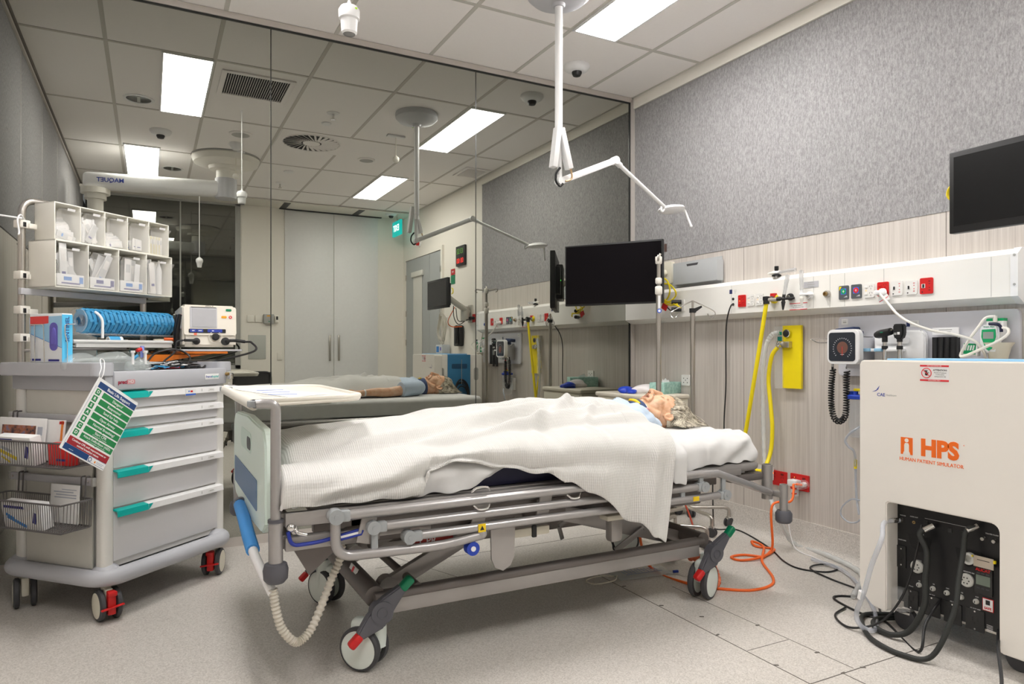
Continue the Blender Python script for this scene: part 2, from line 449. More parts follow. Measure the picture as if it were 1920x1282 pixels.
for (x0, x1, y0, y1), lb in zip(((2.203, 2.487, 2.19, 3.37), (2.203, 2.487, -0.12, 1.06), (0.08, 0.365, 2.19, 3.37), (-0.2, 0.08, -0.1, 1.06)), lab):
    t = thing('ceiling_light', lb, 'ceiling light', ((x0 + x1) / 2, (y0 + y1) / 2, HGT), 0, 'ceiling panel lights')
    MB(LIGHT).span((x0, y0, HGT - .010), (x1, y1, HGT - .004)).build('diffuser', t)
    f = MB(WHITE)
    for a in ((x0 - .012, y0 - .012, x0, y1 + .012), (x1, y0 - .012, x1 + .012, y1 + .012), (x0, y0 - .012, x1, y0), (x0, y1, x1, y1 + .012)): f.span((a[0], a[1], HGT - .012), (a[2], a[3], HGT))
    f.build('frame', t)
SLOT = mat('vent_slot', (0.03, 0.03, 0.028), .8)
def grille(x0, x1, y0, y1, n, lb):
    t = thing('air_grille', lb, 'air vent', ((x0 + x1) / 2, (y0 + y1) / 2, HGT))
    MB(SLOT).span((x0 + .03, y0 + .03, HGT - .004), (x1 - .03, y1 - .03, HGT - .001)).build('opening', t)
    f = MB(CEIL)
    for a in ((x0, y0, x0 + .035, y1), (x1 - .035, y0, x1, y1), (x0 + .035, y0, x1 - .035, y0 + .035), (x0 + .035, y1 - .035, x1 - .035, y1)): f.span((a[0], a[1], HGT - .012), (a[2], a[3], HGT - .001), .002)
    f.build('frame', t)
    f = MB(CEIL)
    for i in range(n):
        x = x0 + .04 + (x1 - x0 - .08) * (i + .5) / n
        f.box((x, (y0 + y1) / 2, HGT - .008), (.003, y1 - y0 - .07, .012), Matrix.Rotation(.35, 3, 'Y'))
    f.build('blades', t)
grille(0.43, 0.91, 2.78, 3.26, 26, 'square slotted ceiling air grille with dark gaps, in the mirror beside the left panel light')
grille(2.87, 3.15, 1.42, 1.79, 22, 'small square ceiling air grille in the mirror just above the grey felt wall')
t = thing('swirl_diffuser', 'round ceiling air diffuser with swirling blades, seen in the mirror', 'air vent', (1.295, 1.88, HGT))
MB(CEIL).box((1.295, 1.88, HGT - .002), (.59, .59, .006)).build('face_plate', t)
MB(SLOT).cyl((1.295, 1.88, HGT - .007), (1.295, 1.88, HGT - .004), .245, n=40).build('opening', t)
f = MB(CEIL)
for i in range(28):
    a = 2 * PI * i / 28
    f.box((1.295 + .165 * math.cos(a), 1.88 + .165 * math.sin(a), HGT - .010), (.16, .022, .003), Matrix.Rotation(a + .25, 3, 'Z') @ Matrix.Rotation(.5, 3, 'X'))
f.cyl((1.295, 1.88, HGT - .014), (1.295, 1.88, HGT - .006), .075, n=28)
f.tube([(1.295 + .25 * math.cos(a), 1.88 + .25 * math.sin(a), HGT - .006) for a in [2 * PI * i / 40 for i in range(40)]], .008, 6, True)
f.build('blades', t)
def disc(x, y, r, name, lb, cat, m=CEIL, h=.012, inner=None, group=None):
    b = MB(m); b.lathe([(r, 0), (r, -h * .5), (r * .85, -h), (0, -h)], (x, y, HGT), n=28)
    if inner: b.m(inner); b.lathe([(r * .78, -h - .001), (r * .7, -h - .002), (0, -h - .002)], (x, y, HGT), n=24)
    return single(b, name, lb, cat, group)
disc(0.70, 1.84, .095, 'ceiling_speaker', 'round flush ceiling speaker, grey face, in the mirror above the hanging pull cord', 'speaker', inner=GREY)
disc(1.89, 1.56, .085, 'ceiling_speaker', 'small round flush ceiling speaker in the mirror between swirl vent and far panel light', 'speaker', inner=GREY)
disc(1.295, 2.47, .04, 'ceiling_sensor', 'small round white ceiling sensor in the mirror just past the sprinkler near swirl vent', 'sensor', WHITE)
disc(1.29, 0.75, .05, 'ceiling_sensor', 'small round white ceiling sensor in the mirror beyond the swirl vent', 'sensor', WHITE)
for x, y, lb in ((1.288, 2.74, 'chrome fire sprinkler on the ceiling in the mirror, nearest one before the swirl vent'), (1.297, 0.18, 'chrome fire sprinkler on the ceiling in the mirror, far one near the cupboards')):
    b = MB(WHITE); b.lathe([(.05, 0), (.05, -.004), (.03, -.01), (0, -.01)], (x, y, HGT)); b.m(CHROME).cyl((x, y, HGT - .05), (x, y, HGT - .008), .008); b.cyl((x, y, HGT - .054), (x, y, HGT - .05), .02)
    single(b, 'fire_sprinkler', lb, 'sprinkler')
b = MB(WHITE); b.lathe([(.06, 0), (.06, -.02), (.035, -.055), (.03, -.06), (0, -.06)], (0.696, 1.53, HGT)); b.m(GREY).lathe([(.045, -.03), (.04, -.045)], (0.696, 1.53, HGT))
single(b, 'smoke_detector', 'white smoke detector on the ceiling in the mirror beside the flush round speaker', 'smoke detector')
for x, y, ln, lb in ((1.905, 2.43, .19, 'short ceiling pull switch with small knob, in the mirror beside the grey ceiling disc'), (0.72, 1.28, .22, 'short ceiling pull switch with small knob, in the mirror in front of the pendant cover')):
    t = thing('pull_switch', lb, 'pull switch', (x, y, HGT))
    MB(WHITE).box((x, y, HGT - .01), (.16, .05, .018), b=.006).build('base_plate', t)
    MB(IVORY).cyl((x, y, HGT - ln), (x, y, HGT - .01), .003, n=6).build('cord', t)
    MB(WARM).ell((x, y, HGT - ln - .02), (.03, .03, .03)).build('knob', t)
for x, y, lb in ((2.495, 3.80, 'white security dome camera on the ceiling near the mirror, seen directly behind the lamp pole'), (0.085, 1.62, 'white security dome camera seen in the mirror between the two left panel lights'), (2.92, -0.85, 'far white security dome camera seen in the mirror by the exit sign')):
    t = thing('dome_camera', lb, 'security camera', (x, y, HGT), 0, 'ceiling dome cameras')
    MB(WHITE).lathe([(.085, 0), (.086, -.012), (.075, -.03), (.05, -.042), (0, -.042)], (x, y, HGT), n=32).build('housing', t)
    MB(BLACK).lathe([(.033, -.040), (.033, -.052), (.025, -.068), (0, -.075)], (x, y, HGT)).build('dome', t)
for x, y, lb in ((-0.07, 2.37, 'recessed reflector downlight in the mirror beside the left panel light'), (0.21, 0.3, 'recessed twin reflector downlight in the mirror above the boom arm')):
    b = MB(WHITE); b.lathe([(.105, 0), (.105, -.006), (.085, -.006), (.085, -.001)], (x, y, HGT), n=32); b.m(CHROME).lathe([(.085, -.003), (.05, -.0015), (0, -.001)], (x, y, HGT), n=24)
    b.m(GREY).box((x, y, HGT - .004), (.02, .12, .004))
    single(b, 'recessed_downlight', lb, 'downlight')
# hanging pull-cord alarm, close to the camera
t = thing('pull_cord_alarm', 'white bell-shaped pull-cord handle hanging from the ceiling at upper left', 'pull cord', (0.64, 2.47, HGT))
MB(WHITE).cyl((.64, 2.47, 2.33), (.64, 2.47, HGT), .0035, n=8).build('cord', t)
MB(WHITE).lathe([(.022, 0), (.028, .006), (.031, .05), (.037, .055), (.038, .085), (.03, .098), (.008, .106), (.005, .12), (0, .12)], (.64, 2.47, 2.235), n=28).m(mat('green_led', (.5, .9, .02), .4)).box((.655, 2.436, 2.318), (.010, .004, .005)).build('pull_handle', t)
# ---------------------------------------------------------------- boom lamp over the bed
t = thing('examination_lamp', 'white ceiling-mounted examination lamp with jointed arm over the bed', 'examination lamp', (1.878, 3.03, HGT))
MB(LGREY).lathe([(.165, 0), (.168, -.012), (.166, -.04), (.14, -.065), (.06, -.08), (.035, -.085), (.03, -.1), (0, -.1)], (1.878, 3.03, HGT), n=44).build('ceiling_cover', t)
g = MB(mat('green_led', (.5, .9, .02), .4)).ell((1.90, 2.88, HGT - .062), (.006, .004, .004)); g.build('indicator', t)
MB(WHITE).cyl((1.878, 3.03, 2.17), (1.878, 3.03, HGT - .08), .020).cyl((1.878, 3.03, 2.13), (1.878, 3.03, 2.2), .017).build('pole', t)
el, kn, ae = V((1.878, 3.02, 1.965)), V((2.313, 3.135, 2.157)), V((2.775, 3.255, 1.962))
f = MB(WHITE)
for dx, tilt in ((-.028, .13), (.028, -.26)):
    f.box((1.868 + dx, 3.0, 2.13), (.03, .045, .21), Matrix.Rotation(-tilt * -1, 3, 'Y'), b=.004)
f.cyl((1.878, 3.02, 1.955), (1.872, 3.02, 2.2), .013)
f.build('spring_housing', t)
MB(BLACK).tube([(1.868, 3.0, 2.03), (1.845, 3.0, 2.0), (1.842, 3.0, 1.96), (1.865, 3.0, 1.935), (1.885, 3.0, 1.95)], .006, 8, k=5).build('cable', t)
MB(mat('copper_tube', (.55, .38, .22), .4, .6)).tube([(1.93, 3.0, 2.04), (1.94, 3.0, 1.995), (1.93, 3.0, 1.975), (1.90, 3.0, 1.965)], .005, 8, k=5).build('linkage', t)
R = basis(kn - el)
a = MB(WHITE); a.box((el + kn) / 2, ((kn - el).length + .03, .028, .034), R, b=.005); a.cyl(kn + V((0, -.02, 0)), kn + V((0, .02, 0)), .022); a.cyl(el + V((0, -.02, 0)), el + V((0, .02, 0)), .02)
a.build('arm', t)
a = MB(WHITE); a.tube([kn, kn + (ae - kn) * .08, ae], .012, 12); a.cyl(kn + (ae - kn) * .02, kn + (ae - kn) * .1, .017); a.build('arm', t)
hd = V((2.845, 3.275, 1.956))
a = MB(WHITE).tube([ae, ae + V((-.02, -.0, .008)), ae + V((-.035, -.01, -.01)), ae + V((-.03, -.01, -.03)), hd + V((-.07, -.02, -.004))], .007, 8, k=6); a.build('yoke', t)
ax = V((-.08, .05, 1)).normalized()
a = MB(WHITE).lathe([(0, -.018), (.05, -.018), (.078, -.006), (.085, .004), (.075, .016), (.04, .026), (0, .028)], hd, ax, 36); a.build('lamp_head', t)
a = MB(WHITE); a.cyl(hd + V((.08, -.03, .0)), hd + V((.055, -.02, .002)), .01); a.tube([hd + V((.08, -.03, 0)), hd + V((.105, -.06, -.10))], .008, 10); a.ell(hd + V((.105, -.06, -.10)), (.009,) * 3)
a.build('handle', t)

# ---------------------------------------------------------------- ceiling pendant seen only in the mirror
t = thing('ceiling_pendant', 'big white ceiling pendant with long horizontal boom arm, seen in the mirror upper left', 'ceiling pendant', (0.66, 1.0, HGT))
p = MB(WARM); p.lathe([(.30, 0), (.31, -.02), (.29, -.07), (.20, -.10), (.16, -.10), (.15, -.13), (.09, -.14), (.09, -.30), (0, -.30)], (.66, 1.0, HGT), n=48); p.m(GREY).lathe([(.312, -.012), (.314, -.004), (.312, 0)], (.66, 1.0, HGT), n=48); p.build('ceiling_cover', t)
A0, A1 = V((.66, 1.0, 2.655)), V((-.46, .80, 2.655)); R = basis(A1 - A0)
p = MB(WHITE); p.box((A0 + A1) / 2, ((A1 - A0).length + .15, .15, .15), R, b=.045, seg=4); p.build('boom_arm', t)
p = MB(LGREY); p.cyl(A0 + V((0, 0, -.09)), A0 + V((0, 0, .10)), .10, n=28); p.build('joint', t)
p = MB(mat('logo_blue', (.02, .05, .35), .5)); nn = R @ V((0, 0, 0)); side = V((A1 - A0).cross(V((0, 0, 1)))).normalized()
for sgn in (1, -1):
    if (side * sgn).y > 0: p.text('MAQUET', A1 + (A0 - A1) * .14 + side * sgn * .0762 + V((0, 0, .0)), side * sgn, (0, 0, 1), .055, bold=.02)
p.build('logo', t)
p = MB(WARM); c = A1 + (A0 - A1).normalized() * .02; p.cyl(c + V((0, 0, -.12)), c + V((0, 0, -.07)), .12, n=32); p.cyl(c + V((0, 0, -.17)), c + V((0, 0, -.12)), .09, n=32); p.cyl(c + V((0, 0, -.40)), c + V((0, 0, -.17)), .065, n=28); p.box(c + V((0, 0, -.055)), (.24, .10, .03), R, b=.01)
p.build('down_tube', t)
t = thing('pull_cord_alarm', 'pull-cord handle hanging far behind, reflected dark in the observation window', 'pull cord', (0.5, -.3, HGT))
MB(WHITE).cyl((.5, -.3, 2.13), (.5, -.3, HGT), .0035, n=8).build('cord', t)
MB(WHITE).lathe([(.022, 0), (.031, .05), (.038, .06), (.038, .085), (.03, .098), (0, .12)], (.5, -.3, 2.03), n=20).build('pull_handle', t)

# ---------------------------------------------------------------- services trunking on the wall
UX = 3.12
TRUNK = mat('trunking_white', (0.86, 0.845, 0.80), 0.38, var=0.01)
t = thing('bedhead_service_panel', 'long white wall trunking with gas outlets and sockets above the bed head', 'medical service panel', (3.16, 2.8, 1.285))
b = MB(TRUNK); pr = [(0, 0), (-.03, 0), (-.08, .028), (-.08, .20), (-.05, .225), (0, .225)]
b.prism(pr, (XR, MIR - .002, 1.285), (1, 0, 0), (0, 0, 1), MIR - 1.52); b.build('housing', t)
b = MB(WHITE); b.prism([(p_[0] - .004 if p_[0] < -.02 else p_[0], p_[1]) for p_ in [(0, -.003), (-.032, -.003), (-.082, .027), (-.082, .201), (-.051, .228), (0, .228)]], (XR, 1.525, 1.285), (1, 0, 0), (0, 0, 1), .028)
b.build('end_cap', t)
b = MB(GREY)
for y in (1.60, 2.075, 2.285, 2.37, 2.47, 3.05): b.span((UX - .0006, y - .0008, 1.315), (UX + .002, y + .0008, 1.483))
for z in (1.48, 1.36): b.lathe([(.005, 0), (.005, .003), (0, .003)], (UX - .005, 1.51, z), (-1, 0, 0))
build_each(b, 'seam_line', t)
NX = (-1, 0, 0); UPZ = (0, 0, 1)
def quad(u0, v0, u1, v1, x=UX):
    """plate on plane x covering the image rectangle u0..u1, v0..v1 (centre, width, height)"""
    c = onx((u0 + u1) / 2, (v0 + v1) / 2, x)
    w = abs(onx(u0, (v0 + v1) / 2, x).y - onx(u1, (v0 + v1) / 2, x).y); um = (u0 + u1) / 2
    h = abs(onx(um, v0, x).z - onx(um, v1, x).z); return c, w, h
SOCK = mat('socket_white', (.82, .81, .78), .35)
def outlet(u0, v0, u1, v1, m, name='power_outlet', kind='au', lb=None, x=UX, parent=None):
    c, w, h = quad(u0, v0, u1, v1, x); h *= .92
    b = MB(m); b.plate(c, NX, UPZ, w, h, .006, min(w, h) * .1)
    o = b.build(name, parent if parent is not None else t); 
    if lb: o['label'] = lb
    f = c + V((-.006, 0, 0)); d = MB(BLACK)
    if kind == 'au':                     # two three-pin holes and rockers
        for s in (-1, 1):
            q = f + V((0, -w * .2, s * h * .23))
            for k in (-1, 1): d.box(q + V((0, k * .006, .004)), (.001, .0016, .007), Matrix.Rotation(k * .5, 3, 'X'))
            d.box(q + V((0, 0, -.008)), (.001, .0016, .007))
            d.m(m).box(f + V((-.001, w * .26, s * h * .25)), (.004, w * .26, h * .14), b=.001).m(BLACK)
        d.m(emit('amber_neon', (1, .35, .02), 1.2)).box(f + V((-.001, w * .27, 0)), (.002, .004, .003))
    elif kind == 'rcd':
        d.m(SOCK).box(f + V((0, w * .22, 0)), (.003, w * .28, h * .26), b=.001); d.m(BLACK).box(f + V((-.001, w * .2, 0)), (.004, w * .14, h * .22))
        d.m(RED if m is not RED else BLACK)
        for s in (-1, 1): d.box(f + V((0, -w * .25, s * h * .12)), (.001, .004, .004)); d.box(f + V((0, -w * .25, s * h * .28)), (.001, .008, .003))
        d.m(BLACK).box(f + V((0, w * .3, -h * .38)), (.001, .006, .005))
    elif kind in ('grn', 'rd'):
        cc = mat('label_green', (0, .35, .12), .5) if kind == 'grn' else mat('label_red', (.7, .02, .03), .5)
        if kind == 'grn': d.m(YELLOW).prism([(0, 0), (.014, 0), (0, -.02)], f + V((-.0004, w * .44, h * .44)), (0, -1, 0), UPZ, -.001)
        d.m(mat('label_blue', (.05, .15, .7), .5)).box(f + V((0, 0, h * .08)), (.001, w * .55, w * .55))
        d.m(cc).cyl(f + V((.001, 0, h * .08)), f + V((-.0012, 0, h * .08)), w * .25)
        d.m(WHITE).box(f + V((-.0013, 0, h * .08)), (.001, .003, .012)); d.box(f + V((-.0013, 0, h * .08)), (.001, .010, .003))
        d.m(LGREY).prism([(0, 0), (w * .4, 0), (w * .35, h * .13)], f + V((-.0004, 0, -h * .36)), (0, -1, 0), UPZ, -.001)
    d.build('markings', o)
    return o
DPL = mat('charcoal_plate', (.09, .10, .11), .4)
outlet(1385, 552, 1399, 576, RED, lb='red outlet', kind='au')
outlet(1402.5, 551, 1415.6, 574, SOCK); outlet(1419, 549.5, 1432, 573, SOCK)
outlet(1574, 534.5, 1592, 562.5, DPL, 'call_button_plate', 'grn', 'charcoal plate with green button'); outlet(1597, 532, 1616, 560.5, DPL, 'call_button_plate', 'rd', 'charcoal plate with red button')
outlet(1621, 530, 1640, 559, SOCK); outlet(1646, 527.5, 1667, 556, RED, lb='red outlet')
outlet(1672, 525, 1693, 555, SOCK, 'safety_switch', 'rcd'); outlet(1699, 524, 1720.5, 553, SOCK, 'safety_switch', 'rcd'); outlet(1726, 519.5, 1750, 552, RED, 'safety_switch', 'rcd', 'red safety switch')
outlet(1274, 561, 1284, 584, SOCK, 'data_outlet', 'none')
j = MB(BLACK)
for u, v in ((1375, 560.5), (1375, 570.5), (1278, 566), (1278.5, 578)): p = onx(u, v, UX); j.cyl(p, p + V((-.004, 0, 0)), .008)
j.m(mat('label_blue', (.05, .15, .7), .5)); c, w, h = quad(1368, 543, 1373, 551); j.m(mat('badge_navy', (.02, .03, .12), .5)).plate(c, NX, UPZ, w, h, .001)
j.m(GREY)
for k in range(3): p = onx(1378.5, 544 + 2.6 * k, UX); j.box(p, (.001, .022 - .005 * k, .002))
build_each(j, 'socket_label', t)
c, w, h = quad(1507, 527.5, 1535, 539); j = MB(LGREY).plate(c, NX, UPZ, w, h, .002, .003); j.m(GREY)
for k in (-1, 0, 1): j.box(c + V((-.0024, 0, k * .011)), (.001, w * (.5 - .1 * abs(k)), .003))
j.build('engraved_plate', t)
def warn(c, n, up, w, h, parent, th=.0012, hand=False):
    """white sticker, red bars top and bottom"""
    n = V(n).normalized(); up = V(up).normalized(); xd = up.cross(n); s = MB(PAPER); s.plate(c, n, up, w, h, th); f = V(c) + n * th
    s.m(mat('sticker_red', (.72, .03, .04), .5))
    for k in (-1, 1): s.plate(f + up * k * h * .44, n, up, w, h * .11, th * .4)
    s.m(WHITE)
    s.text('NOT FOR HUMAN USE', f + up * h * .44 + n * th * .45, n, up, h * .085, .0001); s.text('SIMULATION ONLY', f - up * h * .44 + n * th * .45, n, up, h * .085, .0001)
    if hand:
        q = f - xd * w * .27
        s.m(mat('sticker_red', (.72, .03, .04), .5)); rr = h * .29
        s.tube([q + xd * rr * math.cos(a) + up * rr * math.sin(a) + n * .0006 for a in [2 * PI * i / 32 for i in range(32)]], h * .025, 6, True)
        s.m(BLACK).plate(q - up * h * .06, n, up, h * .17, h * .18, th * .3, h * .05)
        for k, (dx, a) in enumerate(((-.085, .5), (-.05, .2), (-.012, 0), (.03, -.2))): s.box(q + xd * dx * h + up * h * .09 + n * .0003, (h * .03, h * .17, .0008), basis(xd.cross(up).cross(up) * -1 if False else xd, n) @ Matrix.Rotation(a * .6, 3, 'Z'))
        s.box(q + xd * h * .10 - up * h * .0 + n * .0003, (h * .03, h * .12, .0008), basis(xd, n) @ Matrix.Rotation(-.9, 3, 'Z'))
        s.m(mat('sticker_red', (.72, .03, .04), .5)).box(q + n * .0012, (rr * 1.9, h * .035, .001), basis(xd, n) @ Matrix.Rotation(-.75, 3, 'Z'))
        s.m(BLACK).text('ATTENTION!', f + xd * w * .2 + up * h * .18 + n * .0002, n, up, h * .14, .0001, bold=.02)
        for k, tx in enumerate(('This piece of equipment', 'is to be used for', 'training purposes only')): s.text(tx, f + xd * w * .2 + up * h * (.03 - .115 * k) + n * .0002, n, up, h * .075, .0001, bold=.015)
    else:
        s.m(BLACK); s.text('All gases and suction', f + up * h * .12 + n * .0002, n, up, h * .17, .0001, bold=.01); s.text('for training purposes only', f - up * h * .12 + n * .0002, n, up, h * .17, .0001, bold=.01)
    return s.build('warning_sticker', parent)
c, w, h = quad(1480.5, 567.5, 1513.5, 580.8); warn(c, NX, UPZ, w, h, t)
# gas outlets on the trunking
def gas(u, v, m, r=.017, lb=None, core=CHROME):
    p = onx(u, v, UX); g = MB(m); g.lathe([(r, 0), (r, .010), (r * .8, .018), (r * .55, .018)], p, NX, 28); g.m(core).lathe([(r * .6, .008), (r * .55, .026), (r * .3, .026), (r * .3, .012), (0, .012)], p, NX, 20)
    return g.build('gas_outlet', t, label=lb)
BRASS = mat('brass', (.45, .30, .12), .35, .9)
gas(1453, 560, YELLOW, .027, 'yellow gas outlet'); gas(1483, 556.6, BLACK, .020, 'black gas outlet'); gas(1519, 554, WHITE, .021, 'white gas outlet'); gas(1552, 551, STEEL, .019, 'brass gas outlet', BRASS)
# flowmeters: things plugged in, each lifted off by hand
def flowmeter(lb, p, base, tube_dir, body, cone, knob):
    f = thing('flowmeter', lb, 'flowmeter', p, 0, 'gas flowmeters')
    td = V(tube_dir).normalized(); p = V(p)
    bb = MB(body); bb.cyl(V(base), p, .007); bb.ell(p, (.012, .012, .012)); bb.cyl(p, p + td * .025, .009); bb.build('valve_body', f)
    MB(glass('gauge_clear', (.55, .56, .57), .4, .08)).lathe([(.009, .02), (.0095, .05), (.0115, .105), (.012, .128), (.004, .132)], p, td, 16).build('gauge_tube', f)
    s = MB(GREY)
    for k in range(7): s.tube([p + td * (.035 + .012 * k) + V((0, .009, 0)) + td * 0, p + td * (.035 + .012 * k) + V((-.0075, .004, 0)), p + td * (.035 + .012 * k) + V((-.0085, -.003, 0))], .0007, 4)
    s.build('scale_marks', f)
    if cone is not None:
        cd = V(cone).normalized(); MB(BLACK if body is not WHITE else WARM).lathe([(.008, .008), (.012, .02), (.010, .026), (.009, .035), (.006, .05), (.004, .06), (0, .062)], p, cd, 14).build('nozzle', f)
    if knob is not None: kd = V(knob).normalized(); MB(BLACK).lathe([(.006, .008), (.012, .016), (.012, .036), (0, .037)], p, kd, 14).build('knob', f)
    return f
q = onx(1469, 560, UX - .055); flowmeter('black-bodied flowmeter with tilted clear tube, beside the yellow gas hose connector', q, q + V((.05, -.03, .004)), (0, -.22, 1), BLACK, (0, .05, -1), (-.4, 1, .05))
q = onx(1503, 552, UX - .04); flowmeter('white-bodied flowmeter with upright clear tube, in front of the white gas outlet', q, q + V((.03, -.05, 0)), (0, .02, 1), WHITE, (0, 0, -1), None)
q = onx(1456, 511, UX + .02); f3 = flowmeter('flowmeter lying sideways on top of the service trunking', q, q + V((0, 0, -.03)), (0, -1, .03), WHITE, (0, 1, 0), (0, 0, 1))
MB(BLACK).lathe([(.026, 0), (.026, .006), (.012, .014), (0, .014)], (q.x, q.y, 1.511)).build('base', f3)
# yellow hoses and corrugated tube from gas outlet and suction unit
t = thing('oxygen_hose', 'long straight yellow gas hose hanging from the black connector to behind the bed', 'gas hose', onx(1437, 560, UX - .05))
a0 = onx(1437, 568, UX - .06); a1 = onx(1397, 814, 3.06)
MB(YELLOW).tube([a0, a0 + (a1 - a0) * .3 + V((.0, 0, -.01)), a0 + (a1 - a0) * .7 + V((0, 0, -.01)), a1, a1 + V((-.01, .05, -.2))], .0115, 12, k=8).build('hose', t)
MB(BLACK).cyl(a0 + V((0, 0, .035)), a0 + V((.0, 0, -.006)), .017).box(a0 + V((.0, 0, .025)), (.03, .03, .025), b=.004).build('connector', t)
MB(STEEL).cyl(a0 + V((0, -.01, .018)), a0 + V((.04, -.05, .018)), .010).m(RED).box(a0 + V((.045, -.01, .045)), (.02, .03, .02)).build('coupling', t)
t = thing('suction_regulator', 'clear and yellow wall suction regulator pouch with round gauge, below the trunking', 'suction regulator', onx(1487, 729, 3.185))
c, w, h = quad(1466, 609, 1502, 729, 3.19)
c2, w2, h2 = quad(1470, 610, 1505, 728, 3.188)
MB(YELLOW).plate(c2 + V((.0, 0, 0)), NX, UPZ, w2, h2, .014, .003).build('pouch', t)
cc, cw, ch = quad(1457, 612, 1472, 728, 3.186); MB(CLEAR).plate(cc, NX, UPZ, cw, ch, .02, .004).build('clear_sleeve', t)
k = onx(1476, 625, 3.165); MB(BLACK).lathe([(.020, 0), (.020, .012), (.017, .014), (0, .014)], k, NX).m(CHROME).lathe([(.023, 0), (.023, .008), (.020, .009)], k, NX).build('knob', t)
k = onx(1462, 645, 3.15); MB(CHROME).lathe([(.019, -.01), (.019, .012), (.016, .012)], k, (-1, .3, .1)).m(PAPER).lathe([(.016, .006), (0, .006)], k, (-1, .3, .1)).m(BLACK).box(k + V((-.009, .003, 0)), (.002, .003, .014), Matrix.Rotation(.7, 3, 'X')).m(STEEL).box(k + V((.01, -.04, -.003)), (.03, .05, .035), b=.003).build('gauge', t)
c, w, h = quad(1458, 632, 1466, 638, 3.166); MB(mat('label_teal', (0, .18, .16), .5)).plate(c, NX, UPZ, w, h * 1.3, .001).m(GREEN).plate(c + V((0, 0, .03)), NX, UPZ, w, h, .001).build('label', t)
t = thing('suction_hose', 'curved yellow hose looping from the suction gauge down to behind the bed head', 'gas hose', (3.1, 2.85, .6))
pts = [onx(1458, 651, 3.16), onx(1447, 668, 3.15), onx(1441, 710, 3.15), onx(1445, 760, 3.14), onx(1448, 800, 3.13), onx(1446, 840, 3.12), onx(1438, 868, 3.08), onx(1425, 883, 2.98), V((2.78, 2.85, .48))]
MB(YELLOW).tube(pts, .0115, 12, k=8).build('hose', t)
COR = glass('corrugated_clear', (.75, .77, .76), .55, .2)
t = thing('corrugated_tube', 'clear corrugated breathing tube hanging between the two yellow hoses and across the floor', 'breathing tube', (3.1, 2.8, 0))
pts = catmull([onx(1461, 623, 3.16), onx(1447, 628, 3.14), onx(1436, 650, 3.13), onx(1430, 700, 3.13), onx(1431, 760, 3.13), onx(1432, 820, 3.12), onx(1435, 880, 3.10), onx(1447, 940, 3.05), onx(1462, 975, 3.0), onz(1490, 1020, .015), onz(1550, 1040, .015), onz(1614, 1075, .015), V((2.72, 1.95, .015))], 14)
b = MB(COR); n_ = len(pts)
b.tube(pts, lambda s: .0125 + .0015 * math.sin(s * n_ * 1.7), 12).build('tube', t)
# black lead dropping from the jack to behind the bed
b = MB(BLACK).tube([onx(1375, 570.5, UX - .012), onx(1370, 574, UX - .03), onx(1363, 600, 3.14), onx(1361, 640, 3.17), onx(1361, 720, 3.17), onx(1358, 780, 3.17), onx(1355, 850, 3.15), (3.12, 3.2, .35), (3.1, 3.18, .02), (3.05, 3.1, .004), onz(1385, 994, .004), onz(1440, 1025, .004), onz(1470, 1052, .004), onz(1500, 1066, .004), onz(1548, 1072, .004), onz(1571, 1066, .006), onz(1555, 1058, .008), onz(1525, 1060, .008), onz(1522, 1068, .006), onz(1560, 1086, .004), onz(1608, 1104, .004), onz(1640, 1118, .004), (2.62, 1.75, .004)], .0042, 8, k=8)
single(b, 'black_cable', 'thin black cable hanging from the trunking and looping over the floor to the simulator cabinet', 'cable')
b = MB(BLACK).tube([onz(1640, 1093, .004), onz(1612, 1116, .004) , onz(1575, 1117, .004), onz(1563, 1120, .005), onz(1575, 1130, .004), onz(1620, 1152, .004), onz(1660, 1165, .004), (2.45, 1.50, .004), (2.5, 1.5, .1), (2.63, 1.5, .2)], .005, 8, k=8)
single(b, 'black_cable', 'black cable lying in a sharp bend on the floor left of the simulator cabinet', 'cable')

# frosted file holder above the trunking
FROST = glass('frosted_plastic', (.62, .64, .65), .72, .45)
t = thing('wall_file_holder', 'frosted plastic file holder on the wall above the trunking, beside the large screen', 'file holder', onx(1305, 530, 3.16))
c0, w0, h0 = quad(1255, 490, 1352, 534, 3.19)
MB(FROST).plate(c0, NX, UPZ, w0, .17, .004, .004).build('back_plate', t)
b = MB(FROST); c = onx(1303, 510, 3.14); b.plate(c, NX, UPZ, .40, .135, .004, .006); b.span((3.14, c.y - .2, c.z - .07), (3.19, c.y + .2, c.z - .065)); b.span((3.14, c.y - .2, c.z - .068), (3.19, c.y - .196, c.z + .06)); b.span((3.14, c.y + .196, c.z - .068), (3.19, c.y + .2, c.z + .06)); b.build('pocket', t)
MB(DGREY).prism([(-.05, -.007), (.045, -.007), (.055, .008), (-.055, .008)], c + V((-.0045, .02, .052)), (0, -1, 0), UPZ, -.001).build('finger_slot', t)

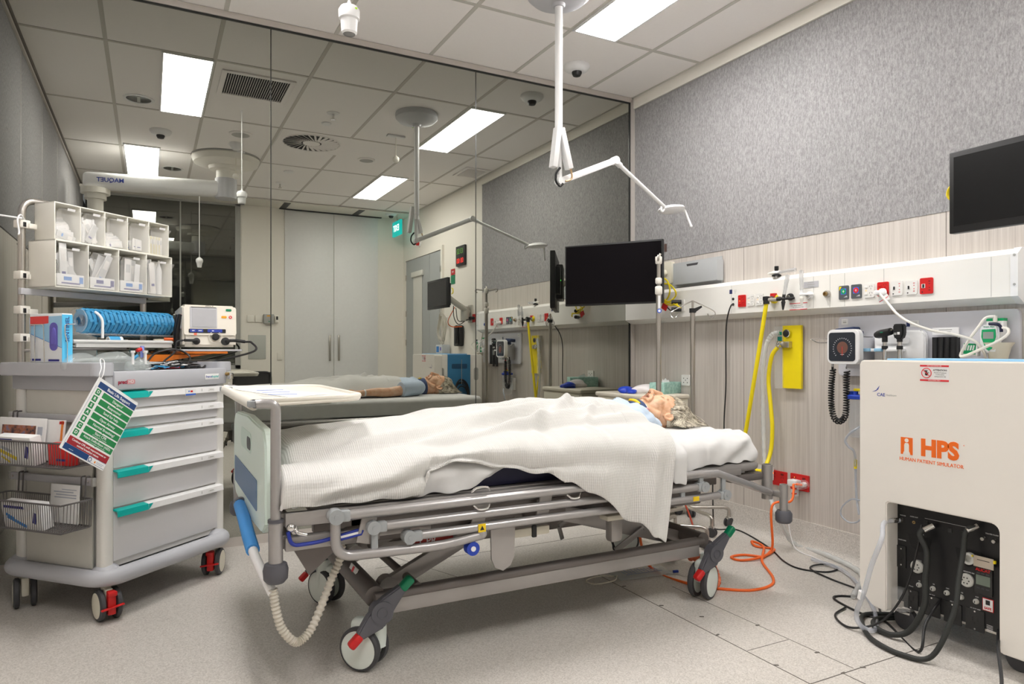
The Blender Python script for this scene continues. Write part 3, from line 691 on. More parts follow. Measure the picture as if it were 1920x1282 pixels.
# ---------------------------------------------------------------- large screen on wall arm
A, B_ = V((2.53, 4.0, 1.60)), V((2.914, 3.436, 1.603)); mid = (A + B_) / 2; xd = (B_ - A).normalized(); nrm = xd.cross(V((0, 0, 1))).normalized()
if nrm.dot(-mid) < 0: nrm = -nrm
t = thing('wall_screen', 'large black flat screen on a wall arm in the corner by the mirror', 'television', (mid.x, mid.y, 1.39))
R = basis(xd, None, y=nrm); 
MB(BLACK).box(mid - nrm * .018, ((B_ - A).length, .036, .412), basis(xd, z=(0, 0, 1)), b=.004).build('housing', t)
MB(SCREEN).plate(mid + nrm * .0002, nrm, UPZ, (B_ - A).length - .018, .39, .0008).build('screen', t)
b = MB(BLACK); b.box(mid - nrm * .06, (.30, .05, .26), basis(xd, z=(0, 0, 1)), b=.01); b.box(A + xd * .12 - nrm * .05 + V((0, 0, 0)), (.1, .04, .2), basis(xd, z=(0, 0, 1)), b=.004); b.m(emit('green_neon', (.1, 1, .1), 2)).box(A + xd * .1 - nrm * .071, (.006, .004, .006)); b.build('back_case', t)
w0 = onx(1252, 512, 3.19)
b = MB(IVORY); b.plate(w0 + V((.01, 0, .0)), NX, UPZ, .12, .15, .03, .01); b.tube([w0 + V((-.02, 0, 0)), mid - nrm * .12, mid - nrm * .08], .022, 12); b.build('wall_arm', t)
b = MB(mat('brown_plastic', (.12, .07, .06), .5)).box(B_ + V((.012, -.012, .145)), (.012, .012, .05)); b.build('side_tab', t)
t = thing('yellow_data_leads', 'tangle of yellow network leads looping from behind the large screen to the trunking', 'cable', onx(1262, 570, 3.1))
for pts in ([(1243, 520), (1252, 528), (1256, 545), (1251, 560), (1240, 568)], [(1240, 532), (1255, 533), (1266, 545), (1266, 556), (1254, 565), (1243, 560)], [(1240, 563), (1256, 568), (1268, 572), (1277, 577)], [(1244, 566), (1256, 572), (1270, 570)]):
    MB(YELLOW).tube([onx(u, v, 3.06 + .015 * (i % 2)) for i, (u, v) in enumerate(pts)], .0055, 8, k=8).build('lead', t)
b = MB(BLACK)
for u, v in ((1267, 566), (1267, 580)): p = onx(u, v, 3.08); b.cyl(p + V((-.02, .02, 0)), p + V((.03, -.02, 0)), .014); 
b.tube([onx(1250, 575, 3.08), onx(1258, 582, 3.08), onx(1266, 580, 3.08)], .004, 6, k=5); b.build('plug', t)
p = onx(1246, 575, 3.07); MB(RED).box(p, (.006, .05, .04), Matrix.Rotation(.5, 3, 'X')).build('tag', t)

# small screen on its arm at the right edge
A, B_ = V((2.745, 1.56, 0)), V((2.75, 0.98, 0)); mid = V((2.7475, 1.27, 1.70)); tl = Matrix.Rotation(0.0, 3, 'Y')
t = thing('arm_monitor', 'black medical monitor on a wall arm, cut off by the right edge of the photo', 'monitor', (2.76, 1.27, 1.54))
MB(BLACK).box((2.765, 1.27, 1.70), (.035, .58, .315), b=.004).build('housing', t)
MB(mat('grey_screen', (.011, .011, .011), .25, Specular_IOR_Level=0.2)).plate((2.7472, 1.27, 1.703), NX, UPZ, .545, .265, .0008).build('screen', t)
b = MB(BLACK).box((2.81, 1.30, 1.69), (.06, .30, .24), b=.008); b.m(emit('green_neon', (.1, 1, .1), 2)).box((2.80, 1.452, 1.66), (.006, .004, .006)); b.build('back_case', t)
b = MB(mat('arm_grey_beige', (.50, .48, .42), .5)); b.plate((3.198, 1.18, 1.50), NX, UPZ, .10, .2, .02, .01); b.tube([(3.17, 1.18, 1.52), (3.0, 1.24, 1.60), (2.85, 1.3, 1.68)], .032, 14); b.cyl((3.12, 1.18, 1.42), (3.12, 1.18, 1.58), .05); b.build('wall_arm', t)
MB(YELLOW).tube([(2.80, 1.56, 1.745), (2.80, 1.585, 1.735), (2.80, 1.595, 1.71), (2.80, 1.585, 1.69), (2.80, 1.56, 1.685)], .006, 8, k=6).build('yellow_lead', t)

# ---------------------------------------------------------------- drip stands
def hook_pts(c, d, s=1):
    return [c, c + d * .05 + V((0, 0, .01)), c + d * .09, c + d * .105 + V((0, 0, -.02)), c + d * .085 + V((0, 0, -.032)), c + d * .07 + V((0, 0, -.018))]
t = thing('drip_stand', 'tall steel drip stand with white collars and double hook, behind the patient\'s head', 'drip stand', (2.51, 2.995, 0), 0, 'drip stands')
b = MB(STEEL); b.cyl((2.51, 2.995, .12), (2.51, 2.995, 1.43), .0145, n=20); b.cyl((2.51, 2.995, 1.40), (2.51, 2.995, 1.60), .0105); b.build('pole', t)
b = MB(WARM); 
for z, r, h in ((1.425, .020, .035), (1.478, .018, .022), (1.59, .018, .025)): b.lathe([(r * .8, -h / 2 - .006), (r, -h / 2), (r, h / 2), (r * .8, h / 2 + .006)], (2.51, 2.995, z), n=18)
build_each(b, 'collar', t)
dv = V((.66, .75, 0)).normalized(); b = MB(STEEL)
for s in (1, -1):
    b.tube([V((2.51, 2.995, 1.60)), V((2.51, 2.995, 1.602)) + dv * s * .06, V((2.51, 2.995, 1.608)) + dv * s * .085, V((2.51, 2.995, 1.595)) + dv * s * .10, V((2.51, 2.995, 1.58)) + dv * s * .085], .006, 8, k=5)
b.m(WARM).box((2.51, 2.995, 1.60), (.03, .03, .03), b=.006); b.tube([(2.51, 2.995, 1.605), (2.515, 2.985, 1.63)], .006); b.build('hook', t)
b = MB(mat('label_blue', (.05, .15, .7), .5)).cyl((2.503, 2.981, 1.31), (2.500, 2.977, 1.31), .012); b.m(WHITE).cyl((2.502, 2.980, 1.31), (2.4995, 2.976, 1.31), .007); b.box((2.504, 2.983, 1.36), (.012, .004, .07), Matrix.Rotation(-.7, 3, 'Z')); b.build('label', t)
def base(t, x, y, n, a0, r=.26, z=.12):
    for i in range(n):
        a = a0 + 2 * PI * i / n; e = V((x + r * math.cos(a), y + r * math.sin(a), 0)); w = e + V((.0, 0, .028))
        l = MB(STEEL).tube(fillet([(x, y, z), (e.x * .9 + x * .1, e.y * .9 + y * .1, z), (e.x, e.y, z - .01), (e.x, e.y, .065)], .03), .011, 10); lo = l.build('leg', t)
        c = MB(CHROME); tg = V((-math.sin(a + .6), math.cos(a + .6), 0)); c.box(w + V((0, 0, .022)), (.03, .026, .03), basis(V((tg.y, -tg.x, 0))), b=.005)
        c.m(DGREY)
        for s in (-1, 1): c.cyl(w + tg * (s * .012 - .006), w + tg * (s * .012 + .006), .028)
        c.build('castor', lo)
base(t, 2.51, 2.995, 5, .5)
t = thing('drip_stand', 'steel drip stand with black clamp knob and bent wire hooks, close to the wall', 'drip stand', (2.95, 3.24, 0), 0, 'drip stands')
b = MB(STEEL); b.cyl((2.988, 3.243, .12), (2.988, 3.243, 1.345), .0155, n=20); b.cyl((2.988, 3.243, 1.34), (2.988, 3.243, 1.40), .007); b.build('pole', t)
b = MB(BLACK); b.cyl((2.988, 3.243, 1.325), (2.988, 3.243, 1.352), .021); b.prism([(0, -.02), (.05, .018), (.045, .028), (0, .01)], (2.99, 3.235, 1.34), (.70, -.6, 0), UPZ, .012); b.build('clamp_knob', t)
dv = V((.70, -.68, 0)).normalized(); b = MB(CHROME); o = V((2.988, 3.243, 1.40))
for s in (1, -1): b.tube([o, o + dv * s * .06 + V((0, 0, -.03)), o + dv * s * .125 + V((0, 0, -.065)), o + dv * s * .135 + V((0, 0, -.085)), o + dv * s * .12 + V((0, 0, -.105)), o + dv * s * .10 + V((0, 0, -.10)), o + dv * s * .088 + V((0, 0, -.082))], .0035, 8, k=6)
b.build('hook', t)
base(t, 2.95, 3.24, 5, -1.75, .25)

# ---------------------------------------------------------------- bedside cabinet
t = thing('bedside_cabinet', 'cream bedside cabinet with locked top drawer, in the corner by the mirror', 'cabinet', (2.96, 3.72, 0))
b = MB(IVORY); b.span((2.80, 3.46, .10), (3.15, 4.0, .772), .006); b.build('body', t)
b = MB(mat('cabinet_top', (.74, .69, .58), .4)).span((2.785, 3.45, .772), (3.155, 4.01, .802), .010, 3); b.build('top', t)
d = MB(IVORY).span((2.788, 3.475, .64), (2.80, 3.985, .76), .003).build('drawer', t); MB(DGREY).cyl((2.786, 3.74, .725), (2.79, 3.74, .725), .010).m(CHROME).cyl((2.785, 3.74, .725), (2.789, 3.74, .725), .006).build('lock', d)
MB(IVORY).span((2.788, 3.475, .12), (2.80, 3.985, .63), .003).build('door', t)
b = MB(DGREY)
for x in (2.84, 3.11):
    for y in (3.51, 3.95): b.cyl((x, y - .012, .028), (x, y + .012, .028), .028); b.m(CHROME).box((x, y, .07), (.03, .03, .07), b=.004).m(DGREY)
build_each(b, 'castor', t)
MINT = pattern('mint_tissue_card', [(.4, (.28, .50, .44)), (.6, (.42, .64, .57))], (1, 1, 1), 60)
t = thing('tissue_box', 'mint green tissue box on the bedside cabinet', 'tissue box', (3.075, 3.60, .802), .35)
b = MB(MINT).span((-.115, -.055, 0), (.115, .055, .075), .002); b.build('carton', t, local=True)
b = MB(PAPER)
for i in range(5): b.prism([(-.03, 0), (.03, .0), (.025 - .01 * (i % 2), .018 + .006 * (i % 3)), (-.02, .012)], (-.01, -.01 + .006 * i, .073), (1, .2 * (i - 2), 0), (0, .15, 1), .001)
b.build('tissue', t, local=True)
t = thing('glove_packet', 'crumpled blue and white packet lying on the bedside cabinet beside the tissue box', 'packet', (2.92, 3.70, .802), -.49)
def blob(mb, rx, ry, rz, c, seed, amp=.18):
    rnd = random.Random(seed); tb = bmesh.new(); bmesh.ops.create_icosphere(tb, subdivisions=4, radius=1)
    ph = [V([rnd.uniform(-4, 4) for _ in range(3)]) for _ in range(6)]
    for v in tb.verts:
        q = v.co.copy(); d = 1 + amp * sum(math.sin(p.dot(q) + 2 * i) for i, p in enumerate(ph)) / 3
        v.co = V((q.x * rx * d, q.y * ry * d, q.z * rz * d)) + V(c)
        if v.co.z < c[2] - rz * .55: v.co.z = c[2] - rz * .55
    return mb.put(tb)
blob(MB(mat('packet_white', (.72, .68, .68), .35)), .105, .06, .035, (.06, 0, .019), 1).build('packet', t, local=True)
blob(MB(mat('packet_blue', (.01, .05, .5), .3)), .055, .05, .03, (-.055, -.005, .0165), 3, .42).build('blue_end', t, local=True)
b = MB(SOCK); c = onx(1287, 712.5, XR + .003); b.plate(c, NX, UPZ, .08, .072, .008, .006); b.m(BLACK)
for dy, dz in ((.018, .012), (-.018, .012), (.018, -.016), (-.018, -.016), (0, .0)): b.box(c + V((-.0085, dy, dz)), (.001, .006, .006), Matrix.Rotation(.6, 3, 'X'))
single(b, 'wall_outlet', 'white wall outlet beside the tissue box', 'power outlet')
for u0, u1, v0, v1, nm, lb in ((1452, 1476, 883, 910, 'a', 'red double power outlet low on the wall, left one partly behind the bed post'), (1484, 1518, 889, 919, 'b', 'red double power outlet low on the wall with orange lead plugged in')):
    c, w, h = quad(u0, v0, u1, v1, XR + .003); w = .118 if nm == 'a' else w
    if nm == 'a': c.y = onx(1476, 896, XR).y + w / 2
    b = MB(RED); b.plate(c, NX, UPZ, w, h, .010, .004); f = c + V((-.0105, 0, 0)); b.m(mat('dark_red', (.2, .004, .004), .5))
    for s in (-1, 1):
        for k in (-1, 1): b.box(f + V((0, s * .03 + k * .007, .006)), (.001, .003, .009), Matrix.Rotation(k * .5, 3, 'X'))
        b.box(f + V((0, s * .03, -.012)), (.001, .003, .009)); b.box(f + V((-.001, s * .03, .025)), (.003, .018, .010))
    b.m(emit('red_neon', (1, .12, .02), 2)).box(f + V((-.002, .03, .025)), (.002, .005, .004))
    single(b, 'wall_outlet', lb, 'power outlet')
b = MB(SOCK); c = onx(1437, 885, XR); b.plate(c, NX, UPZ, .12, .075, .01, .004); b.m(BLACK)
for dy in (.03, 0): b.cyl(c + V((-.01, dy, -.005)), c + V((-.013, dy, -.005)), .012)
single(b, 'wall_outlet', 'white outlet plate with two black sockets low behind the bed head', 'power outlet')
# orange lead with its plug and white tester block
t = thing('orange_extension_lead', 'orange extension lead plugged in the red outlet and looping on the floor beside the bed', 'extension lead', (2.8, 2.5, 0))
p0 = onx(1504, 909, 3.17)
MB(ORANGE).tube([p0, p0 + V((-.03, .03, 0)), onx(1488, 920, 3.12), onx(1482, 940, 3.08), V((2.98, 2.62, .25)), V((2.96, 2.60, .05)), V((2.93, 2.60, .006)), V((2.86, 2.57, .006)), onz(1430, 1044, .006), onz(1395, 1040, .006), onz(1371, 1044, .006), onz(1388, 1050, .006), onz(1425, 1045, .012), onz(1452, 1030, .006), V((2.97, 2.72, .006)), V((3.0, 2.78, .016)), V((2.99, 2.69, .012)), V((2.84, 2.56, .014)), onz(1430, 1055, .006), onz(1449, 1082, .006), onz(1445, 1097, .006), onz(1410, 1106, .006), onz(1356, 1104, .006), V((2.22, 2.42, .006)), V((2.2, 2.7, .02)), V((2.2, 2.8, .25))], .0065, 10, k=8).build('cable', t)
MB(CLEAR).cyl(p0 + V((.03, 0, 0)), p0 + V((-.02, .01, 0)), .026).m(WHITE).cyl(p0 + V((.03, 0, 0)), p0 + V((0, 0, 0)), .014).build('plug', t)
t = thing('power_adapter', 'small white box adapter with red label plugged in the right red wall outlet', 'power adapter', onx(1490, 925, 3.17))
c = onx(1489, 905, 3.165); MB(WHITE).box(c, (.05, .055, .035), b=.004).box(c + V((.01, 0, -.045)), (.035, .02, .06), b=.003).build('housing', t); MB(mat('sticker_red', (.72, .03, .04), .5)).box(c + V((0, 0, -.045)), (.018, .0205, .035)).m(PAPER).box(c + V((0, 0, -.045)), (.0185, .0208, .02)).build('label', t)
b = MB(WHITE).tube([c + V((0, 0, -.07)), (3.12, 2.64, .22), (3.11, 2.60, .05), (3.10, 2.54, .006), (3.08, 2.42, .004), (3.02, 2.25, .004), (2.9, 2.0, .004)], .003, 6, k=8)
single(b, 'white_cable', 'thin white cable trailing from the adapter along the floor by the skirting', 'cable')
# ---------------------------------------------------------------- hospital bed
BEDM = mat('bed_metal_taupe', (0.38, 0.36, 0.345), 0.35, 0.35)
BEDL = mat('bed_rail_silver', (0.42, 0.405, 0.40), 0.27, 0.5)
BEDD = mat('bed_dark_taupe', (0.17, 0.15, 0.14), 0.45, 0.2)
PGREEN = mat('pale_green_plastic', (0.78, 0.90, 0.83), 0.4, var=0.01)
SBLUE = mat('slate_blue_panel', (0.13, 0.22, 0.38), 0.45)
SKY = mat('sky_blue_foam', (0.06, 0.30, 0.72), 0.6)
BUMP = mat('bumper_grey', (0.10, 0.10, 0.115), 0.5)
PIV = mat('pivot_grey', (0.36, 0.38, 0.39), 0.45)
bed = thing('hospital_bed', 'grey tubular hospital bed with lowered side rails and pale green footboard', 'bed', (1.4, 2.68, 0))
YN, YF = 2.19, 3.15           # near and far side of the deck
b = MB(BEDM)
b.tube(fillet([(.37, YN + .02, .565), (.37, YF - .02, .565), (2.425, YF - .02, .575), (2.425, YN + .02, .575), (.372, YN + .02, .563)], .06), .021, 10)
for s in (YN + .012, YF - .012): b.span((.37, s - .012, .543), (2.3, s + .012, .588), .004)
for x in (.6, .95, 1.3, 1.65, 2.0, 2.3): b.span((x - .03, YN + .01, .55), (x + .03, YF - .01, .57))
b.span((.45, YN + .04, .575), (2.36, YF - .04, .592), .004)
b.build('deck_frame', bed)
b = MB(BEDD)
for y in (2.42, 2.92): b.span((.50, y - .02, .46), (2.36, y + .02, .53), .004)
for y in (2.50, 2.86): b.span((.62, y - .025, .385), (1.95, y + .025, .445), .004)
b.span((1.36, 2.36, .40), (1.50, 2.95, .50), .01); b.span((.62, 2.40, .45), (.72, 2.95, .52), .01); b.span((1.0, 2.45, .43), (1.3, 2.9, .5), .02)
b.span((2.0, 2.36, .44), (2.12, 2.95, .54), .008); b.span((1.70, 2.33, .40), (2.20, 2.40, .50), .01)
build_each(b, 'underframe', bed)
b = MB(BEDM); b.box((.52, 2.21, .49), (.30, .035, .045), b=.006); b.span((.36, 2.22, .47), (.40, 3.12, .515), .006); b.box((.72, 2.26, .485), (.3, .03, .04), b=.006); b.m(BEDD).prism([(0, 0), (.16, .0), (.05, -.09)], (.40, 2.25, .465), (1, 0, 0), UPZ, .02)
b.build('foot_crossbar', bed)
def rail_set(yo, s):
    """lowered folding side rail; yo outer plane, s = +1 far side, -1 near side"""
    r = MB(BEDL).tube([(.527, yo, .571), (2.02, yo, .576), (2.12, yo, .572), (2.47, yo + (.03 if s < 0 else -.03), .452)] if s < 0 else [(.527, yo, .571), (2.12, yo, .576), (2.47, yo, .452)], .0165, 14); a = r.build('side_rail', bed)
    q = MB(PIV).cyl((.515, yo - .020, .571), (.515, yo + .020, .571), .024).cyl((.515, yo - .022, .571), (.515, yo + .022, .571), .008).box((.545, yo, .571), (.03, .036, .036), b=.006).build('pivot', a)
    for x0, x1, z in ((.644, 2.035, .523), (.765, 2.158, .4775)):
        a = MB(BEDL).tube([(x0, yo, z), (x1, yo, z)], .0155, 14).build('side_rail', bed)
        q = MB(PIV)
        for x in (x0 - .01, x1 + .005): q.cyl((x, yo - .02, z), (x, yo + .02, z), .022); q.cyl((x, yo - .022, z), (x, yo + .022, z), .007); 
        q.box((x0 + .02, yo, z), (.03, .034, .034), b=.006); q.box((x1 - .02, yo, z), (.02, .034, .034), b=.006)
        build_each(q, 'pivot', a)
    MB(BEDL).tube(fillet([(.515, yo, .56), (.515, yo, .443), (.88, yo, .432), (1.02, yo, .450)], .075, 8), .0165, 14).ell((1.02, yo, .455), (.02,) * 3).build('lower_rail', bed)
    q = MB(PIV)
    for x, z0, z1 in ((.640, .445, .515), (.757, .445, .465), (2.03, .53, .57), (2.155, .48, .56), (1.93, .48, .515)): q.box((x, yo, (z0 + z1) / 2), (.022, .012, z1 - z0 + .01), b=.003)
    build_each(q, 'rail_strut', bed)
    q = MB(BEDM)
    for x in (.62, 1.02, 1.28, 1.62): q.box((x, yo + .012 * -s, .525), (.05, .008, .11), Matrix.Rotation(.25, 3, 'Y'), b=.002)
    q.prism([(-.05, .07), (.05, .07), (.045, -.07), (.03, -.10), (0, -.115), (-.03, -.10), (-.045, -.07)], (1.115, yo - s * .02, .42), (1, 0, 0), UPZ, -s * -.008)
    build_each(q, 'rail_bracket', bed)
rail_set(2.155, -1); rail_set(3.185, 1)
b = MB(BLUE).cyl((.985, 2.145, .408), (.985, 2.175, .408), .024).m(WHITE).cyl((.985, 2.143, .408), (.985, 2.15, .408), .009).m(BEDM).box((.985, 2.18, .43), (.02, .01, .06)); b.build('release_knob', bed)
c = V((1.015, 2.139, .478)); b = MB(mat('sticker_yellow', (.9, .62, .01), .5)).box(c, (.028, .003, .028)).m(BLACK).prism([(-.008, -.007), (.008, -.007), (0, .008)], c + V((0, -.0018, 0)), (1, 0, 0), UPZ, .0003); b.build('sticker', bed)
MB(mat('sticker_yellow', (.9, .62, .01), .5)).box((1.99, 2.139, .480), (.03, .003, .018)).build('sticker', bed)
b = MB(mat('cpr_red', (.36, .03, .02), .5)).box((.845, 2.172, .453), (.15, .006, .036)).m(WHITE).text('CPR', (.828, 2.1685, .449), (0, -1, 0), UPZ, .034, .0004); b.build('cpr_label', bed)
b = MB(CHROME)
for x in (1.02, 1.40): b.tube([(x - .035, 2.16, .60), (x - .02, 2.15, .615), (x + .02, 2.15, .615), (x + .035, 2.16, .60)], .004, 8, k=5); b.tube([(x - .03, 2.152, .555), (x - .015, 2.14, .543), (x + .015, 2.14, .543), (x + .03, 2.152, .555)], .004, 8, k=5)
b.tube(fillet([(.40, 2.19, .545), (.40, 2.17, .53), (.43, 2.17, .52)], .01), .006); b.ell((.385, 2.18, .545), (.014,) * 3)
build_each(b, 'strap_loop', bed)
b = MB(mat('deep_blue_rod', (.01, .03, .30), .35)); b.tube(fillet([(.375, 2.175, .535), (.385, 2.175, .49), (.47, 2.17, .493), (.66, 2.175, .525)], .03), .006, 8); b.tube([(.52, 2.165, .507), (.525, 2.165, .492), (.60, 2.165, .502), (.605, 2.165, .515)], .004, 8); b.m(PAPER).box((.565, 2.166, .502), (.07, .003, .012), Matrix.Rotation(-.12, 3, 'Y')); b.build('backrest_release', bed)
b = MB(IVORY); b.box((1.235, 2.235, .414), (.21, .02, .032), b=.006); b.m(BLACK)
for x in (1.17, 1.27): b.box((x, 2.223, .416), (.018, .012, .045), b=.003)
b.build('cable_tray', bed)
b = MB(IVORY).box((1.68, 2.26, .42), (.14, .06, .022), b=.006).m(BEDM).box((1.67, 2.27, .365), (.06, .05, .10), b=.015); b.build('actuator_cover', bed)
# lift arms
def beam(mb, p, q, y, w, th): p, q = V((p[0], y, p[1])), V((q[0], y, q[1])); return mb.box((p + q) / 2, ((q - p).length, th, w), basis(q - p, z=(0, 0, 1)), b=.004)
for y in (2.44, 2.90):
    b = MB(BEDM); beam(b, (.76, .22), (1.17, .405), y, .062, .03); b.cyl((.77, y - .025, .23), (.77, y + .025, .23), .035); b.build('lift_arm', bed)
    b = MB(BEDM); beam(b, (1.50, .42), (2.16, .225), y, .065, .03); b.m(CHROME).cyl((1.93, y - .024, .30), (1.93, y + .024, .30), .012); b.build('lift_arm', bed)
    b = MB(BEDM); beam(b, (1.93, .30), (1.78, .225), y - .03, .028, .01); beam(b, (1.78, .225), (1.80, .16), y - .03, .022, .01); b.build('lift_link', bed)
# base
b = MB(BEDM)
for y in (2.30, 2.99):
    b.span((.70, y - .022, .185), (2.14, y + .022, .235), .004)
    b.m(BEDD).prism(rrect(.05, .03, .012), (.68, y, .246), (0, 1, 0), (0, 0, 1), 1.49); b.m(BEDM)
build_each(b, 'base_rail', bed)
b = MB(BEDD); b.cyl((.685, 2.30, .245), (.685, 3.0, .245), .036, n=20); b.cyl((.84, 2.30, .255), (.84, 2.98, .255), .015); b.cyl((2.18, 2.30, .245), (2.18, 3.0, .245), .034, n=20); b.cyl((2.02, 2.3, .25), (2.02, 2.98, .25), .012)
b.m(PAPER).box((.668, 2.52, .277), (.004, .09, .03), Matrix.Rotation(.45, 3, 'Y')).m(mat('sticker_red', (.72, .03, .04), .5)).box((.667, 2.52, .278), (.004, .02, .024), Matrix.Rotation(.45, 3, 'Y'))
build_each(b, 'base_crossbar', bed)
MINTW = mat('wheel_mint', (.76, .82, .77), .4)
def bed_castor(hub, wc, ax, lever=1):
    ax = V(ax).normalized(); wc = V(wc); hub = V(hub); c = MB(MINTW)
    c.box(wc + V((0, 0, .045)), (.055, .09, .10), basis(ax), b=.02, seg=3); c.cyl(V((hub.x, hub.y, .075)), V((hub.x, hub.y, .19)), .031, n=28); o = c.build('castor', bed)
    w = MB(DGREY)
    for s in (1, -1):
        p = wc + ax * s * .030
        w.m(DGREY).lathe([(.058, -.012), (.073, -.012), (.0755, -.004), (.0755, .006), (.070, .013), (.064, .014)], p, ax * s, 36)
        w.m(MINTW).lathe([(.066, .0125), (.05, .0145), (0, .0155)], p, ax * s, 36); w.lathe([(.06, -.011), (0, -.011)], p, ax * s, 24)
    w.build('wheel', o)
    if lever:
        d = V((.73, 0, .68)).normalized() if lever == 1 else V((-.75, -.1, -.66)).normalized(); z = d.cross(V((0, 1, 0))).normalized(); R = basis(d, z=(0, 0, 1) if lever == 1 else (0, 0, 1))
        l = MB(BUMP); o2 = V((hub.x, hub.y - .045 if lever == 1 else hub.y, .205)); l.cyl(o2 + V((0, -.016, 0)), o2 + V((0, .025, 0)), .038, n=28); l.lathe([(.019, .0155), (.019, .019), (.016, .019), (.016, .0155)], o2, (0, -1, 0), 28); l.cyl(o2 + z * -.03 + d * -.01 + V((0, -.010, .015)), o2 + z * -.03 + d * -.01 + V((0, .02, .015)), .024)
        if lever == 1:
            l.prism([(-.105, -.013), (-.045, -.030), (.03, -.034), (.105, -.014), (.105, .014), (.045, .026), (-.03, .044), (-.105, .013)], o2 + V((0, -.012, 0)), d, z * -1, .030, .005)
            lo = l.build('brake_pedal', o)
            MB(GREEN).box(o2 + d * .095, (.05, .03, .03), R, b=.008).build('release_end', lo) if False else None
            MB(GREEN).box(o2 + d * .122, (.052, .034, .030), R, b=.009, seg=3).build('green_pedal_end', o); MB(RED).box(o2 - d * .122, (.05, .034, .028), R, b=.009, seg=3).build('red_pedal_end', o)
        else:
            l.tube([o2 + V((0, -.0, .03)), o2 + d * .05, o2 + d * .095], .014, 10); l.build('brake_pedal', o)
            MB(RED).box(o2 + d * .115, (.04, .03, .022), R, b=.007).build('red_pedal_end', o)
bed_castor((.695, 2.305, 0), (.655, 2.325, .0755), (-.72, -.69, 0), 1)
bed_castor((2.185, 2.28, 0), (2.165, 2.285, .0755), (.41, -.91, 0), 1)
bed_castor((.665, 3.0, 0), (.680, 3.005, .0755), (-.88, -.47, 0), 2)
bed_castor((2.20, 2.99, 0), (2.27, 2.99, .0755), (-.5, -.87, 0), 0)
# footboard, posts, tray
def outline():
    pts = []
    for y, z in ((2.275, .535), (2.275, .79), (2.32, .835), (2.55, .842), (2.72, .85), (2.89, .842), (3.10, .835), (3.165, .79), (3.165, .535), (3.10, .49), (2.72, .475), (2.34, .495)): pts.append((y, z))
    P = fillet([V((p[0], p[1], 0)) for p in pts] + [V((*pts[0], 0))], .03, 3)[:-1]; return [(p.x, p.y) for p in P]
fb = MB(PGREEN).prism(outline(), (.322, 0, 0), (0, 1, 0), (0, 0, 1), .032, .006).build('footboard', bed)
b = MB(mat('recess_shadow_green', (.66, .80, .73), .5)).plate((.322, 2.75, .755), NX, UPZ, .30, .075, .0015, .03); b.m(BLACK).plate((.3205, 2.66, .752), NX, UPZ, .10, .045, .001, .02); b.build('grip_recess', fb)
MB(SBLUE).plate((.3215, 2.78, .598), NX, UPZ, .66, .105, .002, .012).build('name_panel', fb)
for y, s in ((2.20, 1), (3.185, -1)):
    b = MB(BEDL).tube(fillet([(.343, y, .47), (.343, y, .925), (.30, y + .0 * s, .928), (.285, y + .0 * s, .926)], .05, 8), .0155, 16); b.cyl((.343, y, .42), (.343, y, .565), .0215); po = b.build('end_post', bed)
    MB(BUMP).lathe([(0, 0), (.026, 0), (.036, .012), (.038, .04), (.033, .058), (.022, .062), (0, .062)], (.343, y, .378), n=28).build('corner_bumper', po)
    MB(BUMP).cyl((.343, y, .562), (.343, y, .572), .0235).build('collar', po)
    MB(PIV).box((.29, y + s * .03, .926), (.05, .03, .02), b=.004).m(BUMP).cyl((.286, y + s * .025, .926), (.286, y + s * .052, .926), .013).build('tray_hinge', po)
for x, y, z0, z1, r in ((2.475, 2.205, .42, .575, .024), (2.475, 3.165, .42, .575, .024)):
    b = MB(BEDM); s = -1 if y < 2.6 else 1
    b.lathe([(0, 0), (r, 0), (r, z1 - z0), (r * .8, z1 - z0), (r * .8, z1 - z0 - .03), (0, z1 - z0 - .03)], (x, y, z0), n=24); b.box((x + .015, y + s * .035, .45), (.03, .07, .03), b=.005)
    b.lathe([(0, 0), (.018, 0), (.018, .12), (.014, .12), (.014, .10), (0, .10)], (x + .02, y + s * .075, .375), n=20); so = b.build('head_socket', bed)
    MB(BUMP).lathe([(0, 0), (.028, 0), (.036, .01), (.036, .042), (.028, .054), (0, .054)], (x + .02, y + s * .075, .325), n=26).build('corner_bumper', so)
b = MB(BEDD).span((2.40, 2.25, .50), (2.46, 3.1, .545), .01).box((2.35, 2.22, .525), (.20, .04, .035), b=.01); b.build('head_crossbar', bed)
tray = thing('chart_tray', 'cream moulded tray flap folded out level over the bed foot', 'tray', (.48, 2.72, .905))
P = [(-.20, -.46), (.15, -.33), (.20, -.28), (.20, .40), (.16, .46), (-.20, .46)]
P = [(p.x, p.y) for p in fillet([V((*p, 0)) for p in P] + [V((*P[0], 0))], .05, 5)[:-1]]
TRAYM = mat('tray_cream', (.86, .82, .73), .4, var=.01)
MB(TRAYM).prism([(x + .48, y + 2.72) for x, y in P], (0, 0, .912), (1, 0, 0), (0, 1, 0), .016, .005).build('tray_panel', tray)
rim = [V((x * .975 + .48, y * .985 + 2.72, .929)) for x, y in P]
MB(TRAYM).tube(rim, .009, 8, True).cyl((.285, 2.25, .922), (.285, 3.18, .922), .018).build('rim', tray)
